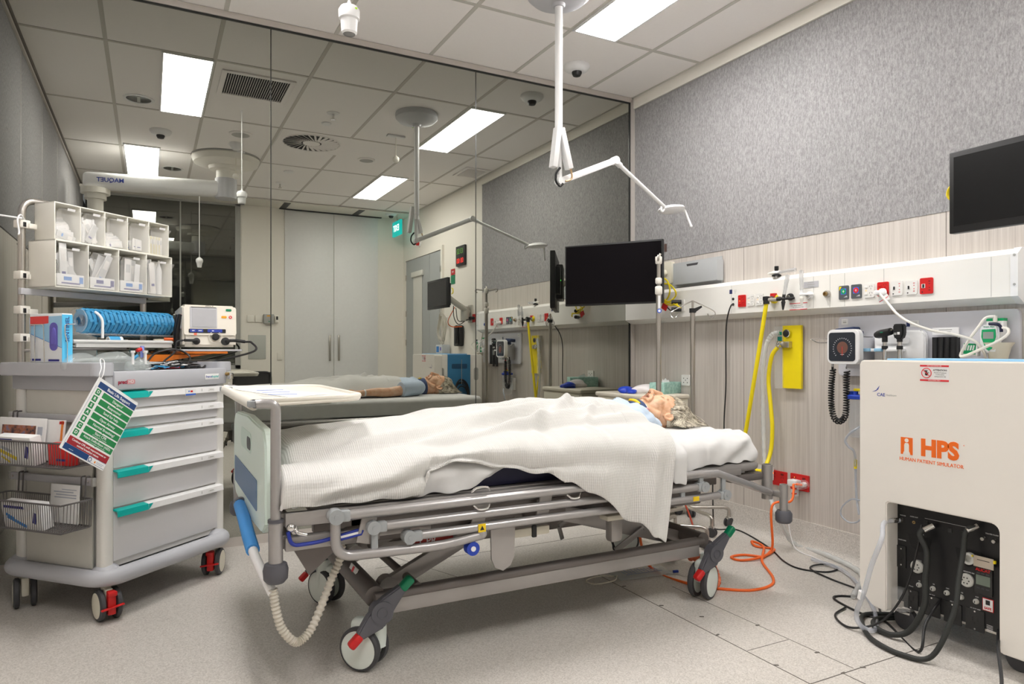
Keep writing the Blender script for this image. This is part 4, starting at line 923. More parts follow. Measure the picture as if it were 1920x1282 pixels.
# paper chart on the tray
b = MB(PAPER).prism([(0, 0), (.16, .10), (.02, .62), (-.11, .60)], (.42, 2.44, .929), (1, 0, 0), (0, 1, 0), .0012)
b.m(mat('print_blue', (.05, .15, .6), .6))
for k in range(3): b.box((.40 + .055 * 0 + .03, 2.60 + .15 * k, .9306), (.10, .012, .0008), Matrix.Rotation(-.1, 3, 'Z'))
b.m(mat('print_grey', (.45, .48, .55), .7))
for k in range(12): b.box((.40, 2.48 + .045 * k, .9304), (.11, .0022, .0006))
single(b, 'paper_chart', 'white paper chart with blue stripes lying on the cream tray', 'paper')
b = MB(SKY).tube([(.305, 2.80, .500), (.300, 2.62, .488), (.298, 2.48, .462), (.300, 2.38, .436)], .022, 12, k=6); b.build('handset_sleeve', bed)
b = MB(BUMP).cyl((.31, 2.80, .50), (.31, 2.83, .50), .026); b.build('handset_clip', bed)
b = MB(WHITE).tube([(.300, 2.42, .446), (.302, 2.34, .424), (.320, 2.24, .380), (.335, 2.20, .345)], .0155, 10, k=5); b.build('handset_cable', bed)
pts = catmull([(.335, 2.20, .36), (.343, 2.20, .30), (.36, 2.205, .235), (.395, 2.21, .185), (.42, 2.215, .178), (.455, 2.225, .205), (.495, 2.25, .27), (.53, 2.27, .34), (.56, 2.28, .40), (.57, 2.29, .47)], 26)
L_ = len(pts); b = MB(mat('coiled_cream', (.62, .58, .50), .5)).tube(pts, lambda s: .0125 + .0022 * math.sin(s * L_ * 1.25), 12); b.build('coiled_cable', bed)

# ---------------------------------------------------------------- mattress, sheet, blanket
single(MB(NAVY).span((.39, 2.240, .592), (2.365, 3.115, .708), .02, 3), 'mattress', 'dark navy foam mattress showing between blanket and bed rail', 'mattress')
def lerp(tab, x):
    if x <= tab[0][0]: return tab[0][1]
    for (a, p), (c, q) in zip(tab, tab[1:]):
        if x <= c:
            t_ = (x - a) / (c - a); t_ = t_ * t_ * (3 - 2 * t_); return p + (q - p) * t_
    return tab[-1][1]
SHEETM = pattern('white_cotton', [(.3, (.66, .655, .645)), (.7, (.72, .715, .705))], (1, 1, 1), 12, 4, .85, .15, .004)
def sn(x, y, s): return math.sin(x * s[0] + y * s[1] + s[2])
rows = []
NXs = 220
for i in range(NXs + 1):
    x = .39 + (2.398 - .39) * i / NXs
    zt = .716; zh = lerp([(.39, .60), (.98, .598), (1.06, .635), (1.16, .672), (1.38, .69), (1.5, .62), (1.84, .60), (1.87, .555), (1.93, .54), (1.97, .585), (2.08, .60), (2.40, .598)], x)
    yo = lerp([(.4, 2.205), (.95, 2.198), (1.2, 2.205), (1.8, 2.190), (1.87, 2.13), (1.93, 2.128), (1.98, 2.175), (2.15, 2.195), (2.4, 2.21)], x)
    row = []
    fold = .008 * math.sin(x * 46) * (1 if .8 < x < 1.15 else .35) 
    for j in range(15):                 # hang, from hem up
        f = j / 14; zb = max(.655, zh + .01); diag = .006 * math.sin(x * 30 - f * 4) * (1 if .8 < x < 1.2 else .5)
        if f <= .5: y_ = yo + fold * (1 - f) + diag; z = zh + (zb - zh) * f * 2
        else: th_ = (f - .5) * PI; y_ = yo + (2.275 - yo) * (1 - math.cos(th_)) + diag * (2 - 2 * f); z = zb + (zt - zb) * math.sin(th_)
        row.append(V((x, y_, z + (.004 * math.sin(x * 60) if j == 0 else 0))))
    ny = 70
    for j in range(1, ny):
        f = j / ny; y = 2.275 + (3.120 - 2.275) * f; z = zt - .010 * math.exp(-(1 - f) * 60)
        hw = max(0, (x - 1.8) / .6)
        z += .0035 * hw * (sn(x, y, (9, 14, 0)) + .6 * sn(x, y, (-16, 23, 1))) * .4 + .012 * math.exp(-((y - 2.30 - .10 * (x - 1.9)) / .014) ** 2) * hw + .010 * math.exp(-((y - 2.45 + .55 * (x - 2.1)) / .014) ** 2) * hw + .007 * math.exp(-((y - 2.62 + .75 * (x - 2.2)) / .012) ** 2) * hw
        row.append(V((x, y, max(z, .7105))))
    for j in range(8): row.append(V((x, 3.132 + .002 * j, .70 - .105 * j / 7)))
    rows.append(row)
# head end drop
last = rows[-1]
for k in range(1, 7):
    rows.append([V((2.398 + .012 * math.sin(min(1, k / 3) * PI / 2) - (.006 if p.z < .70 else 0), min(max(p.y, 2.196), 3.14), max(min(p.z, .716) - .115 * (k / 6) ** 1.3 * (1 if p.z > .7 else (p.z - .59) / .12), .597))) for p in last])
for row in rows:
    for p in row:                      # the corner by the camera bunches up
        d_ = math.hypot(p.x - 2.37, (p.y - 2.23) * .8)
        if d_ < .25 and p.z > .60: p.z += .003 * (1 - d_ / .25) * (1 + math.sin(p.x * 40 + p.y * 30)); 
        if p.x > 2.1 and p.z < .70 and p.y < 2.3: p.y -= .008 + .012 * math.sin((p.x * .9 - p.z * 1.6) * 34) * min(1, (p.x - 2.1) * 6)
sh = MB(SHEETM).grid(rows)
single(sh, 'bed_sheet', 'smooth white cotton sheet over the mattress, bare at the head end', 'bed sheet', mods=[('SOLIDIFY', dict(thickness=.002, offset=1)), ('SUBSURF', dict(levels=1, render_levels=1))], angle=180)

BLK = bpy.data.materials.new('white_waffle_blanket'); BLK.use_nodes = True
nt, N, L, p = nodes_of(BLK); p.inputs['Roughness'].default_value = .95
p.inputs['Sheen Weight'].default_value = .15
tc = N.new('ShaderNodeTexCoord'); uv = tc.outputs['UV']
w1 = N.new('ShaderNodeTexWave'); w1.inputs['Scale'].default_value = 45; w1.inputs['Distortion'].default_value = .6; w1.bands_direction = 'X'; L.new(uv, w1.inputs['Vector'])
w2 = N.new('ShaderNodeTexWave'); w2.inputs['Scale'].default_value = 30; w2.inputs['Distortion'].default_value = .6; w2.bands_direction = 'Y'; L.new(uv, w2.inputs['Vector'])
no = N.new('ShaderNodeTexNoise'); no.inputs['Scale'].default_value = 5; L.new(uv, no.inputs['Vector'])
mm = N.new('ShaderNodeMath'); mm.operation = 'MULTIPLY_ADD'; mm.inputs[1].default_value = .45; L.new(w2.outputs['Fac'], mm.inputs[0]); L.new(w1.outputs['Fac'], mm.inputs[2])
bp = N.new('ShaderNodeBump'); bp.inputs['Strength'].default_value = .35; bp.inputs['Distance'].default_value = .004; L.new(mm.outputs[0], bp.inputs['Height']); L.new(bp.outputs['Normal'], p.inputs['Normal'])
rr = ramp(N, [(.0, (.655, .64, .615)), (.5, (.69, .68, .655)), (1, (.71, .70, .68))]); L.new(w1.outputs['Fac'], rr.inputs[0]); L.new(rr.outputs[0], p.inputs['Base Color'])
MATS['blk'] = BLK
HC = [(.37, .755), (.45, .785), (.57, .800), (.78, .812), (.93, .820), (1.08, .848), (1.22, .850), (1.30, .842), (1.40, .866), (1.47, .878), (1.58, .866), (1.70, .868), (1.85, .868), (2.0, .86)]
def top_z(x, y):
    hc = lerp(HC, x) - .722
    wn = lerp([(.4, .36), (.9, .40), (1.3, .46), (2.0, .46)], x); wf = lerp([(.4, .36), (1.0, .38), (1.2, .34), (1.35, .25), (2.0, .25)], x)
    d = (y - 2.665); w = wn if d < 0 else wf
    s = max(0, 1 - (abs(d) / w) ** 2.6) ** 1.0
    leg = 0
    if x < 1.25: leg = -.012 * math.exp(-(d / .05) ** 2) * lerp([(.4, 0), (.6, 1), (1.1, 1), (1.25, 0)], x)
    z = .722 + hc * s + leg * s
    if x > 1.15 and x < 2: z = max(z, .722 + .085 * max(0, 1 - ((y - 2.385) / .12) ** 2) * lerp([(1.15, 0), (1.35, .9), (2, 1)], x))
    # broad folds running from the foot corner toward the hips
    for (a, x0, y0, wd, amp, l0, l1) in ((.10, .55, 2.36, .032, .026, .05, .85), (.26, .72, 2.28, .028, .024, -.02, .95), (.02, .95, 2.32, .030, .022, 0, .9), (.62, 1.30, 2.30, .018, .020, 0, .45), (.16, 1.20, 2.32, .024, .024, 0, .62), (-.40, 1.36, 2.62, .016, .014, -.2, .45), (-.30, 1.50, 2.60, .012, .010, -.1, .3), (.42, .48, 2.42, .045, .020, -.1, .6), (.80, 1.55, 2.30, .016, .014, 0, .35), (.30, .9, 2.52, .03, .012, 0, .5)):
        u_ = (x - x0) * math.cos(a) + (y - y0) * math.sin(a); v_ = -(x - x0) * math.sin(a) + (y - y0) * math.cos(a)
        if l0 - .1 < u_ < l1 + .1:
            e = lerp([(l0 - .1, 0), (l0 + .08, 1), (l1 - .1, 1), (l1 + .1, 0)], u_); z += amp * e * (math.exp(-(v_ / wd) ** 2) - .45 * math.exp(-((v_ + 1.6 * wd) / wd) ** 2))
    return max(z, .7245)
zh_t = [(.36, .603), (.78, .600), (.815, .603), (.832, .680), (.95, .705), (1.10, .672), (1.28, .640), (1.37, .605), (1.45, .56), (1.66, .425), (1.74, .365), (1.79, .335), (1.86, .335)]
yo_t = [(.36, 2.19), (.80, 2.186), (.86, 2.198), (1.10, 2.19), (1.35, 2.150), (1.45, 2.120), (1.6, 2.115), (1.8, 2.10), (1.9, 2.12)]
rows = []; uvs = []
NB = 260
for i in range(NB + 1):
    s = i / NB; row = []; uvr = []
    def xs(vf): return .368 + s * ((1.845 + .03 * math.exp(-((vf - .22) / .1) ** 2) - .10 * max(0, vf - .55) - .055 * max(0, 1 - vf / .16)) - .368)
    x = xs(0); zh = lerp(zh_t, x); yo = lerp(yo_t, x)
    footdrop = max(0, 1 - (x - .368) / .05) ** 2 * .09
    cuff = .005 if s > .925 else 0
    for j in range(26):
        f = j / 25; vf = .2 * f; xx = xs(vf); zt = top_z(xx, 2.30); zb = max(.662, zh + .01); hang = max(0, .60 - zh) * 4
        fc_ = lerp([(.45, .30), (.62, .50), (.85, .78), (1.2, .70), (1.5, .78), (1.7, .70)], x); roll = (.020 * math.exp(-((f - fc_) / .13) ** 2) - .012 * math.exp(-((f - fc_ + .26) / .09) ** 2)) * lerp([(.40, 0), (.55, 1), (1.3, 1), (1.7, .5), (1.8, 0)], x)
        wav = .012 * math.sin(x * 34 + f * 3) + .008 * math.sin(x * 61 - f * 4)
        if f <= .5: yy = yo - .006 - wav * (1 - f) * (.35 + .8 * min(1, hang)) - .008 * math.sin(PI * f * 2) * (.6 + .4 * math.sin(xx * 9)); z = zh + (zb - zh) * f * 2
        else: th_ = (f - .5) * PI; yy = yo - .006 - wav * (1 - f) * (.35 + .8 * min(1, hang)) * 1.0 + (2.30 - yo + .006) * (1 - math.cos(th_)); z = zb + (zt - zb) * math.sin(th_)
        yy -= roll
        if s > .925: yy -= .012 * min(1, (s - .925) / .012)
        row.append(V((xx - .0 , yy, z + .003 * math.sin(x * 50) * (1 - f)))); uvr.append((xx, z - .9))
    nt_ = 90
    yend = 3.135 if False else None
    ye = lerp([(.37, 3.125), (1.15, 3.125), (1.33, 2.90), (2.0, 2.88)], x)
    for j in range(1, nt_ + 1):
        f = j / nt_; vf = .2 + .6 * f; xx = xs(vf); y = 2.30 + (ye - 2.30) * f; z = top_z(xx, y) + cuff * (1 if f < .85 else 0)
        row.append(V((xx, y, z - footdrop))); uvr.append((xx, y - 2.2))
    zl = lerp([(.37, .56), (1.15, .56), (1.33, .728), (2, .728)], x)
    for j in range(1, 13):
        f = j / 12; xx = xs(.8 + .2 * f); p0 = row[25 + nt_]
        row.append(V((xx, p0.y + .014 * math.sin(f * PI / 2) + .004 * math.sin(xx * 40) * f, p0.z + (zl - p0.z) * f))); uvr.append((xx, p0.y - 2.2 + .1 * f))
    rows.append(row); uvs.append(uvr)
foot = [[V((.368 - .012 * math.sin(min(1, k / 3) * PI / 2), p.y, p.z + (min(p.z, .60) - p.z) * (k / 5) ** 1.4)) for p in rows[0]] for k in (5, 4, 3, 2, 1)]
rows = foot + rows; uvs = [[(u_ - .02 * k, v_) for u_, v_ in uvs[0]] for k in (5, 4, 3, 2, 1)] + uvs
bl = MB(BLK).grid(rows)
o = single(bl, 'blanket', 'white waffle-weave blanket covering the patient, one corner hanging over the rail', 'blanket', angle=180)
me = o.data; uvl = me.uv_layers.new(name='UVMap'); nc = len(rows[0]); flat = [q for r_ in uvs for q in r_]
for lp in me.loops: uvl.data[lp.index].uv = flat[lp.vertex_index]
for typ, kw in (('SOLIDIFY', dict(thickness=.004, offset=1)), ('SUBSURF', dict(levels=1, render_levels=1))):
    md = o.modifiers.new(typ.lower(), typ)
    for k, v in kw.items(): setattr(md, k, v)

# ---------------------------------------------------------------- the patient
def remesh(mb, name, parent, m, voxel, smooth=3, cut=None, **k):
    me = bpy.data.meshes.new('tmp'); mb.bm.to_mesh(me); mb.bm.free()
    ob = bpy.data.objects.new('tmp', me); COL.objects.link(ob)
    a = ob.modifiers.new('r', 'REMESH'); a.mode = 'VOXEL'; a.voxel_size = voxel; a.use_smooth_shade = True
    c = ob.modifiers.new('s', 'SMOOTH'); c.iterations = smooth; c.factor = .5
    dg = bpy.context.evaluated_depsgraph_get(); me2 = bpy.data.meshes.new_from_object(ob.evaluated_get(dg)); bpy.data.objects.remove(ob)
    out = MB(m); t_ = bmesh.new(); t_.from_mesh(me2); bpy.data.meshes.remove(me2)
    if cut: bmesh.ops.delete(t_, geom=[v for v in t_.verts if cut(v.co)], context='VERTS')
    out.put(t_); return out.build(name, parent, angle=180, **k)
HCN = V((2.215, 2.632, .797)); TILT = Matrix.Rotation(math.radians(-4), 3, 'Y')
def HP(a, l, c): return HCN + TILT @ V((a, l, c))            # toward crown, sideways, toward face
RT = TILT
SKIN = pattern('elderly_skin', [(.3, (.66, .33, .18)), (.5, (.80, .48, .30)), (.72, (.86, .60, .42))], (1, 1, 1), 24, 4, .5, .12, .002)
SKIN.node_tree.nodes['Principled BSDF'].inputs['Subsurface Weight'].default_value = .08
SKIN.node_tree.nodes['Principled BSDF'].inputs['Subsurface Radius'].default_value = (.01, .004, .002)
pt = thing('patient', 'elderly woman with grey hair lying on her back under the blanket, mouth open, neck collar', 'person', (1.5, 2.66, .72))
b = MB(SKIN)
E = lambda c, r, R=None: b.ell(c, r, R, 24)
E(HP(.018, 0, -.014), (.104, .076, .084), RT); E(HP(-.030, 0, .015), (.085, .062, .064), RT); E(HP(-.075, 0, .012), (.050, .050, .052), RT); E(HP(-.112, 0, .045), (.022, .022, .020), RT)
E(HP(.030, 0, .022), (.060, .064, .050), RT)
for s in (1, -1):
    b.tube([HP(-.112, s * .015, .038), HP(-.090, s * .043, .008), HP(-.055, s * .060, -.015)], .018, 12, k=4)
    E(HP(-.036, s * .034, .043), (.036, .026, .022), RT)
    b.tube([HP(.014, s * .010, .074), HP(.018, s * .030, .068), HP(.010, s * .050, .054)], .0055, 10, k=4)
    E(HP(-.005, s * .029, .0600), (.0110, .0150, .0120), RT)
    E(HP(-.053, s * .011, .089), (.010, .008, .010), RT)
    b.tube([HP(.006, s * .078, -.014), HP(.002, s * .086, -.032), HP(-.016, s * .087, -.038), HP(-.038, s * .079, -.028), HP(-.042, s * .074, -.012)], .0060, 8, k=5)
    E(HP(-.018, s * .076, -.022), (.022, .006, .014), RT)
    b.tube([HP(-.058, s * .020, .080), HP(-.080, s * .031, .066), HP(-.098, s * .027, .057)], .0075, 10, k=4)
b.tube([HP(.018, 0, .078), HP(-.005, 0, .086), HP(-.028, 0, .094), HP(-.046, 0, .1005)], lambda s: .0085 + .0035 * s, 12, k=4); E(HP(-.049, 0, .1005), (.0115, .012, .012), RT)
b.tube([HP(-.077, -.023, .068), HP(-.070, -.010, .080), HP(-.069, 0, .083), HP(-.070, .010, .080), HP(-.077, .023, .068)], .0062, 10, k=4)
b.tube([HP(-.088, -.022, .066), HP(-.098, -.010, .070), HP(-.100, 0, .071), HP(-.098, .010, .070), HP(-.088, .022, .066)], .0062, 10, k=4)
b.tube([HP(-.05, 0, -.035), (2.06, 2.64, .775), (1.98, 2.655, .785)], lambda s: .054 + .01 * s, 20, k=4)
# trunk and limbs
E((1.86, 2.66, .786), (.17, .175, .068)); E((1.72, 2.66, .786), (.25, .160, .064)); E((1.42, 2.66, .780), (.16, .165, .060)); E((1.58, 2.66, .78), (.2, .15, .06))
for s in (1, -1):
    Y = 2.66
    E((1.955, Y + s * .165, .782), (.062, .062, .056))
    b.tube([(1.42, Y + s * .09, .778), (1.2, Y + s * .09, .776), (.98, Y + s * .085, .768), (.80, Y + s * .085, .770), (.60, Y + s * .08, .762)], lambda q: .060 - .026 * min(1, q * 1.05), 16, k=5)
    E((.52, Y + s * .085, .758), (.085, .036, .030)); E((.60, Y + s * .08, .755), (.04, .03, .03))
    w1_ = V((1.455, 2.962, .760)) if s > 0 else V((1.45, 2.41, .765)); e1_ = V((1.675, 2.925, .758)) if s > 0 else V((1.67, 2.40, .765)); s1_ = V((1.93, Y + s * .19, .778))
    b.tube([s1_, (s1_ + e1_) / 2, e1_, (e1_ + w1_) / 2 + V((0, 0, .004)), w1_], lambda q: lerp([(0, .046), (.35, .040), (.5, .036), (.62, .037), (1, .024)], q), 16, k=6)
    # hand: palm, four unequal fingers, thumb from the side of the palm
    pc = w1_ + V((-.055, 0, -.002)); E(pc, (.050, .038, .017)); b.tube([w1_, pc], .023, 10)
    for k, (dy, ln) in enumerate(((.030, .066), (.011, .078), (-.009, .074), (-.028, .058))):
        dy *= s; f0 = pc + V((-.040, dy, .004)); f1 = f0 + V((-ln * .45, dy * .12, .008)); f2 = f0 + V((-ln * .78, dy * .16, -.002)); f3 = f0 + V((-ln * .98, dy * .16, -.018))
        b.tube([f0 + V((.02, 0, 0)), f0, f1, f2, f3], lambda q: .0092 - .0022 * q, 10, k=4); b.ell(f3, (.0072,) * 3)
    th = pc + V((.018, -s * .032, .006)); b.tube([th + V((.01, s * .01, 0)), th, th + V((-.028, -s * .018, .014)), th + V((-.055, -s * .022, .012))], lambda q: .012 - .003 * q, 10, k=4); b.ell(th + V((-.055, -s * .022, .012)), (.009,) * 3)
remesh(b, 'body', pt, SKIN, .0030, 5)
MB(mat('mouth_dark', (.10, .012, .012), .4)).ell(HP(-.084, 0, .0700), (.0085, .017, .007), RT).build('mouth', pt)
b = MB(mat('lip_pink', (.60, .27, .20), .5))
b.tube([HP(-.078, -.021, .0735), HP(-.072, -.010, .0845), HP(-.071, 0, .0875), HP(-.072, .010, .0845), HP(-.078, .021, .0735)], .0026, 8, k=4)
b.tube([HP(-.086, -.020, .0715), HP(-.096, -.010, .0755), HP(-.098, 0, .0765), HP(-.096, .010, .0755), HP(-.086, .020, .0715)], .0026, 8, k=4); b.build('lips', pt)
b = MB(mat('lash_nostril_shade', (.16, .09, .06), .6))
for s in (1, -1):
    b.tube([HP(-.006, s * .018, .0700), HP(-.011, s * .025, .0712), HP(-.012, s * .032, .0704), HP(-.009, s * .041, .0655)], .0010, 6, k=4)
    b.ell(HP(-.0605, s * .006, .0945), (.0018, .0032, .0040), RT)  # nostrils: dark ellipsoids, the shade of the hollows put into the colour
b.build('eyelash_nostril_shade', pt)
HAIRM = pattern('grey_blond_hair', [(.3, (.17, .15, .12)), (.46, (.46, .41, .32)), (.62, (.80, .74, .61))], (1, 1, 1), 45, 3, .55)
b = MB(HAIRM)
t_ = bmesh.new(); bmesh.ops.create_uvsphere(t_, u_segments=40, v_segments=26, radius=1)
for v in t_.verts: q = v.co.copy(); v.co = HP(.022 + q.x * .104, q.y * .084, -.018 + q.z * .094)
bmesh.ops.delete(t_, geom=[v for v in t_.verts if ((TILT.inverted() @ (v.co - HCN)).x < .030 + .5 * max(0, (TILT.inverted() @ (v.co - HCN)).z) * 1.0 - (.055 if (TILT.inverted() @ (v.co - HCN)).z < -.03 else 0))], context='VERTS')
b.put(t_)
rnd = random.Random(11)
for k in range(900):
    th = rnd.uniform(-2.3, 2.3); s_ = 1 if th > 0 else -1; A_ = abs(th)
    l0 = math.sin(th); c0 = math.cos(th); a0_ = .066 * max(0, c0) - .012 * (A_ > 1.2) + rnd.uniform(-.004, .055)
    k_ = math.sqrt(max(.1, 1 - ((a0_ - .022) / .108) ** 2)); st = HP(a0_, l0 * .080 * k_, -.018 + c0 * .088 * k_ + rnd.uniform(0, .004))
    ex = 2.29 + .12 * rnd.random() ** 1.5; ey = 2.632 + l0 * rnd.uniform(.05, .115) - .025 * rnd.random()
    if A_ < 1.35:
        p1 = HP(.095 + rnd.uniform(-.012, .018), l0 * .078, -.015 + .040 * c0 + rnd.uniform(-.01, .012)); p2 = V((max(p1.x + .012, ex - .035), (p1.y + ey) / 2, .748 + .02 * rnd.random()))
    else:
        ex = 2.23 + .16 * rnd.random(); ey = 2.632 + s_ * rnd.uniform(.075, .135) - .01
        p1 = HP(.018 + .06 * rnd.random(), s_ * (.088 + .012 * rnd.random()), -.035 + rnd.uniform(-.012, .01)); p2 = V((ex - .04 * rnd.random(), (p1.y + ey) / 2 + s_ * .008, .738))
    end = V((ex + .012, ey, .7215 + .006 * rnd.random()))
    b.tube([st, (st + p1) / 2 + V((.004, l0 * .007, .006)), p1, p2, V((ex, ey, .727 + .004 * rnd.random())), end], lambda q: .0024 * (1 - .7 * q), 5, k=4)
b.build('hair', pt)
# neck collar
b = MB(mat('collar_navy', (.03, .06, .16), .7)); cN = V((2.072, 2.637, .780))
b.lathe([(.060, -.034), (.071, -.030), (.074, .0), (.072, .022), (.062, .027)], cN, (1, 0, .12), 36)
b.m(mat('strap_pink', (.80, .35, .36), .7)).box(cN + V((.006, -.069, .022)), (.020, .012, .036), Matrix.Rotation(.35, 3, 'X') @ Matrix.Rotation(.3, 3, 'Y'), b=.003)
b.m(mat('strap_yellow', (.92, .62, .02), .6)).tube([cN + V((-.018, -.045, .056)), cN + V((-.020, -.02, .069)), cN + V((-.022, .02, .070))], .009, 8, k=4); b.box(cN + V((.022, -.066, .018)), (.006, .008, .02), b=.002); b.box(cN + V((-.028, -.062, .03)), (.012, .008, .010), b=.002)
b.m(WHITE).tube([cN + V((.022, -.040, .052)), cN + V((.024, -.055, .034)), cN + V((.026, -.063, .010))], .004, 8, k=4)
b.build('neck_collar', pt)
# hospital gown
GOWN = bpy.data.materials.new('pale_blue_gown'); GOWN.use_nodes = True
nt, N, L, p = nodes_of(GOWN); p.inputs['Roughness'].default_value = .9
tc = N.new('ShaderNodeTexCoord'); w1 = N.new('ShaderNodeTexWave'); w1.inputs['Scale'].default_value = 70; w1.inputs['Distortion'].default_value = 1.5; L.new(tc.outputs['Object'], w1.inputs['Vector'])
rr = ramp(N, [(0, (.42, .55, .72)), (1, (.68, .76, .85))]); L.new(w1.outputs['Fac'], rr.inputs[0]); L.new(rr.outputs[0], p.inputs['Base Color'])
b = MB(GOWN)
b.ell((1.86, 2.66, .790), (.185, .185, .074), None, 28); b.ell((1.72, 2.66, .788), (.26, .172, .072), None, 28); b.ell((1.55, 2.66, .782), (.15, .165, .066), None, 28)
b.tube([(1.96, 2.655, .79), (2.01, 2.645, .782)], lambda q: .082 - .012 * q, 20)
for s in (1, -1):
    b.ell((1.95, 2.66 + s * .168, .784), (.075, .072, .064))
    b.tube([(1.93, 2.66 + s * .19, .782), (1.86, 2.66 + s * .225, .778), (1.79, 2.66 + s * .245, .774)], lambda q: .058 + .006 * q, 18, k=4)
# loose bunched sleeve folds on the near shoulder
b.tube([(2.02, 2.50, .775), (1.99, 2.455, .768), (1.93, 2.43, .762)], .040, 14, k=4); b.ell((2.035, 2.492, .757), (.062, .045, .034), Matrix.Rotation(.25, 3, 'Y')); b.tube([(2.02, 2.53, .80), (2.07, 2.50, .765), (2.085, 2.475, .738)], .014, 10, k=4); b.tube([(1.93, 2.50, .835), (1.99, 2.53, .835), (2.02, 2.57, .826)], .016, 10, k=4); b.tube([(1.85, 2.55, .848), (1.92, 2.60, .852), (1.97, 2.66, .846)], .012, 10, k=4)
remesh(b, 'gown', pt, GOWN, .005, 3)
MB(WHITE).lathe([(.027, -.007), (.028, 0), (.027, .007)], (1.475, 2.96, .760), (1, -.15, 0), 24).build('wristband', pt)
# urine bag and bits on the floor under the bed
t = thing('drainage_bag', 'clear printed drainage bag lying on the floor under the bed with tubing', 'drainage bag', (2.12, 2.66, 0), -.12)
bg = MB(glass('bag_film', (.62, .66, .68), .5, .12)); g = []
for i in range(9):
    g.append([V((-.15 + .3 * i / 8, -.065 + .13 * j / 6, .006 + .010 * math.sin(PI * i / 8) * math.sin(PI * j / 6) + .002 * math.sin(i * 2 + j))) for j in range(7)])
bg.grid(g); bg.build('bag', t, local=True)
b = MB(mat('print_ink_blue', (.03, .08, .30), .6))
for i in range(11): b.box((-.10 + .018 * i, .0, .0205 - .0004 * abs(i - 5)), (.003, .04 + .015 * (i % 2), .0006))
b.box((0, -.03, .017), (.20, .004, .0006)); b.build('printed_scale', t, local=True)
MB(IVORY).tube([(-.15, 0, .008), (-.22, .03, .006), (-.30, .0, .005), (-.28, -.06, .005), (-.18, -.05, .005), (-.14, -.01, .012)], .003, 8, k=6).build('drain_tube', t, local=True)
MB(BLUE).cyl((.15, -.05, .010), (.175, -.055, .010), .007).build('valve', t, local=True)
b = MB(mat('translucent_orange', (.85, .22, .10), .4)); pts = catmull([V((2.285, 2.50, .10)), V((2.30, 2.40, .12)), V((2.29, 2.33, .06)), V((2.26, 2.31, .03)), V((2.2, 2.36, .02))], 12)
b.tube(pts, lambda s: .016 + .002 * math.sin(s * 120), 10)
single(b, 'orange_corrugated_tube', 'short orange corrugated tube lying behind the bed wheel at the head end', 'tube')
b = MB(mat('rust_red_cable', (.55, .07, .03), .45)).tube([(2.55, 3.0, .55), (2.62, 2.98, .35), (2.66, 2.90, .15), (2.60, 2.78, .01), (2.42, 2.62, .006), (2.33, 2.5, .006)], .005, 8, k=8)
single(b, 'red_cable', 'dull red cable dropping from the bed head to the floor past the stand castors', 'cable')
# ---------------------------------------------------------------- drug trolley
CX, CY, CR = -0.097, 3.625, math.radians(42.85)
CARTW = mat('trolley_body_white', (.78, .77, .73), .45, var=.01)
CARTG = mat('trolley_bumper_grey', (.50, .51, .545), .42, var=.01)
DRW = mat('drawer_front_grey', (.72, .715, .73), .45, var=.01)
HND = mat('drawer_handle_white', (.88, .88, .88), .35)
crt = thing('emergency_trolley', 'pale grey emergency trolley with five drawers, teal handle tips and red wheel brakes', 'medical trolley', (CX, CY, 0), CR)
LOC = dict(local=True)
b = MB(CARTW); b.span((-.30, -.245, .20), (.31, .235, .93)); b.build('carcass', crt, **LOC)
b = MB(CARTW)
for x, y in ((-.305, -.235), (.315, -.235), (-.305, .225), (.315, .225)): b.prism(rrect(.055, .055, .022, 6), (x, y, .19), (1, 0, 0), (0, 1, 0), .74)
build_each(b, 'corner_profile', crt, **LOC)
MB(mat('side_panel_grey', (.62, .61, .56), .5)).span((-.325, -.19, .20), (-.318, .185, .925)).build('side_panel', crt, **LOC)
zs = [.925, .845, .765, .603, .443, .222]
for k in range(5):
    z1, z0 = zs[k], zs[k + 1]; teal = k != 1
    d = MB(DRW).span((-.282, -.256, z0 + .004), (.30, -.24, z1 - .004), .0015).build('drawer', crt, **LOC)
    h = MB(HND); pr = [(0, 0), (-.028, -.006), (-.030, -.030), (-.026, -.032), (-.022, -.010), (0, -.006)]
    xm = -.135 if teal else -.285
    h.prism([(p[0] - .256, p[1] + z1 - .003) for p in pr], (xm, 0, 0), (0, 1, 0), (0, 0, 1), .305 - xm)
    if teal:
        h.m(TEAL).prism([(p[0] - .2562, p[1] + z1 - .003) for p in pr], (-.285, 0, 0), (0, 1, 0), (0, 0, 1), .150)
        h.m(HND).prism([(0, 0), (.016, 0), (.0, -.026)], (-.135, -.2868, z1 - .010), (1, 0, 0), (0, 0, 1), .001) if False else h.m(TEAL).prism([(0, 0), (.022, 0), (0, -.024)], (-.1352, -.2866, z1 - .009), (1, 0, 0), (0, 0, 1), .001)
    hh = h.build('handle', d, **LOC); 
    lb = MB(PAPER).box((.225, -.2868, z1 - .020), (.038, .001, .010)).m(GREY).box((.225, -.2874, z1 - .020), (.024, .0005, .003)).m(GREY).box((.165, -.2865, z1 - .020), (.002, .001, .012)).build('label', d, **LOC)
b = MB(PAPER).box((.095, -.2875, .898), (.062, .001, .030)).m(mat('print_blue', (.05, .15, .6), .6)).box((.095, -.288, .888), (.060, .001, .008)).m(RED).box((.10, -.288, .902), (.014, .001, .008)).m(mat('print_blue', (.05, .15, .6), .6)).ell((.085, -.288, .903), (.004, .001, .004)); b.build('sticker', crt, **LOC)
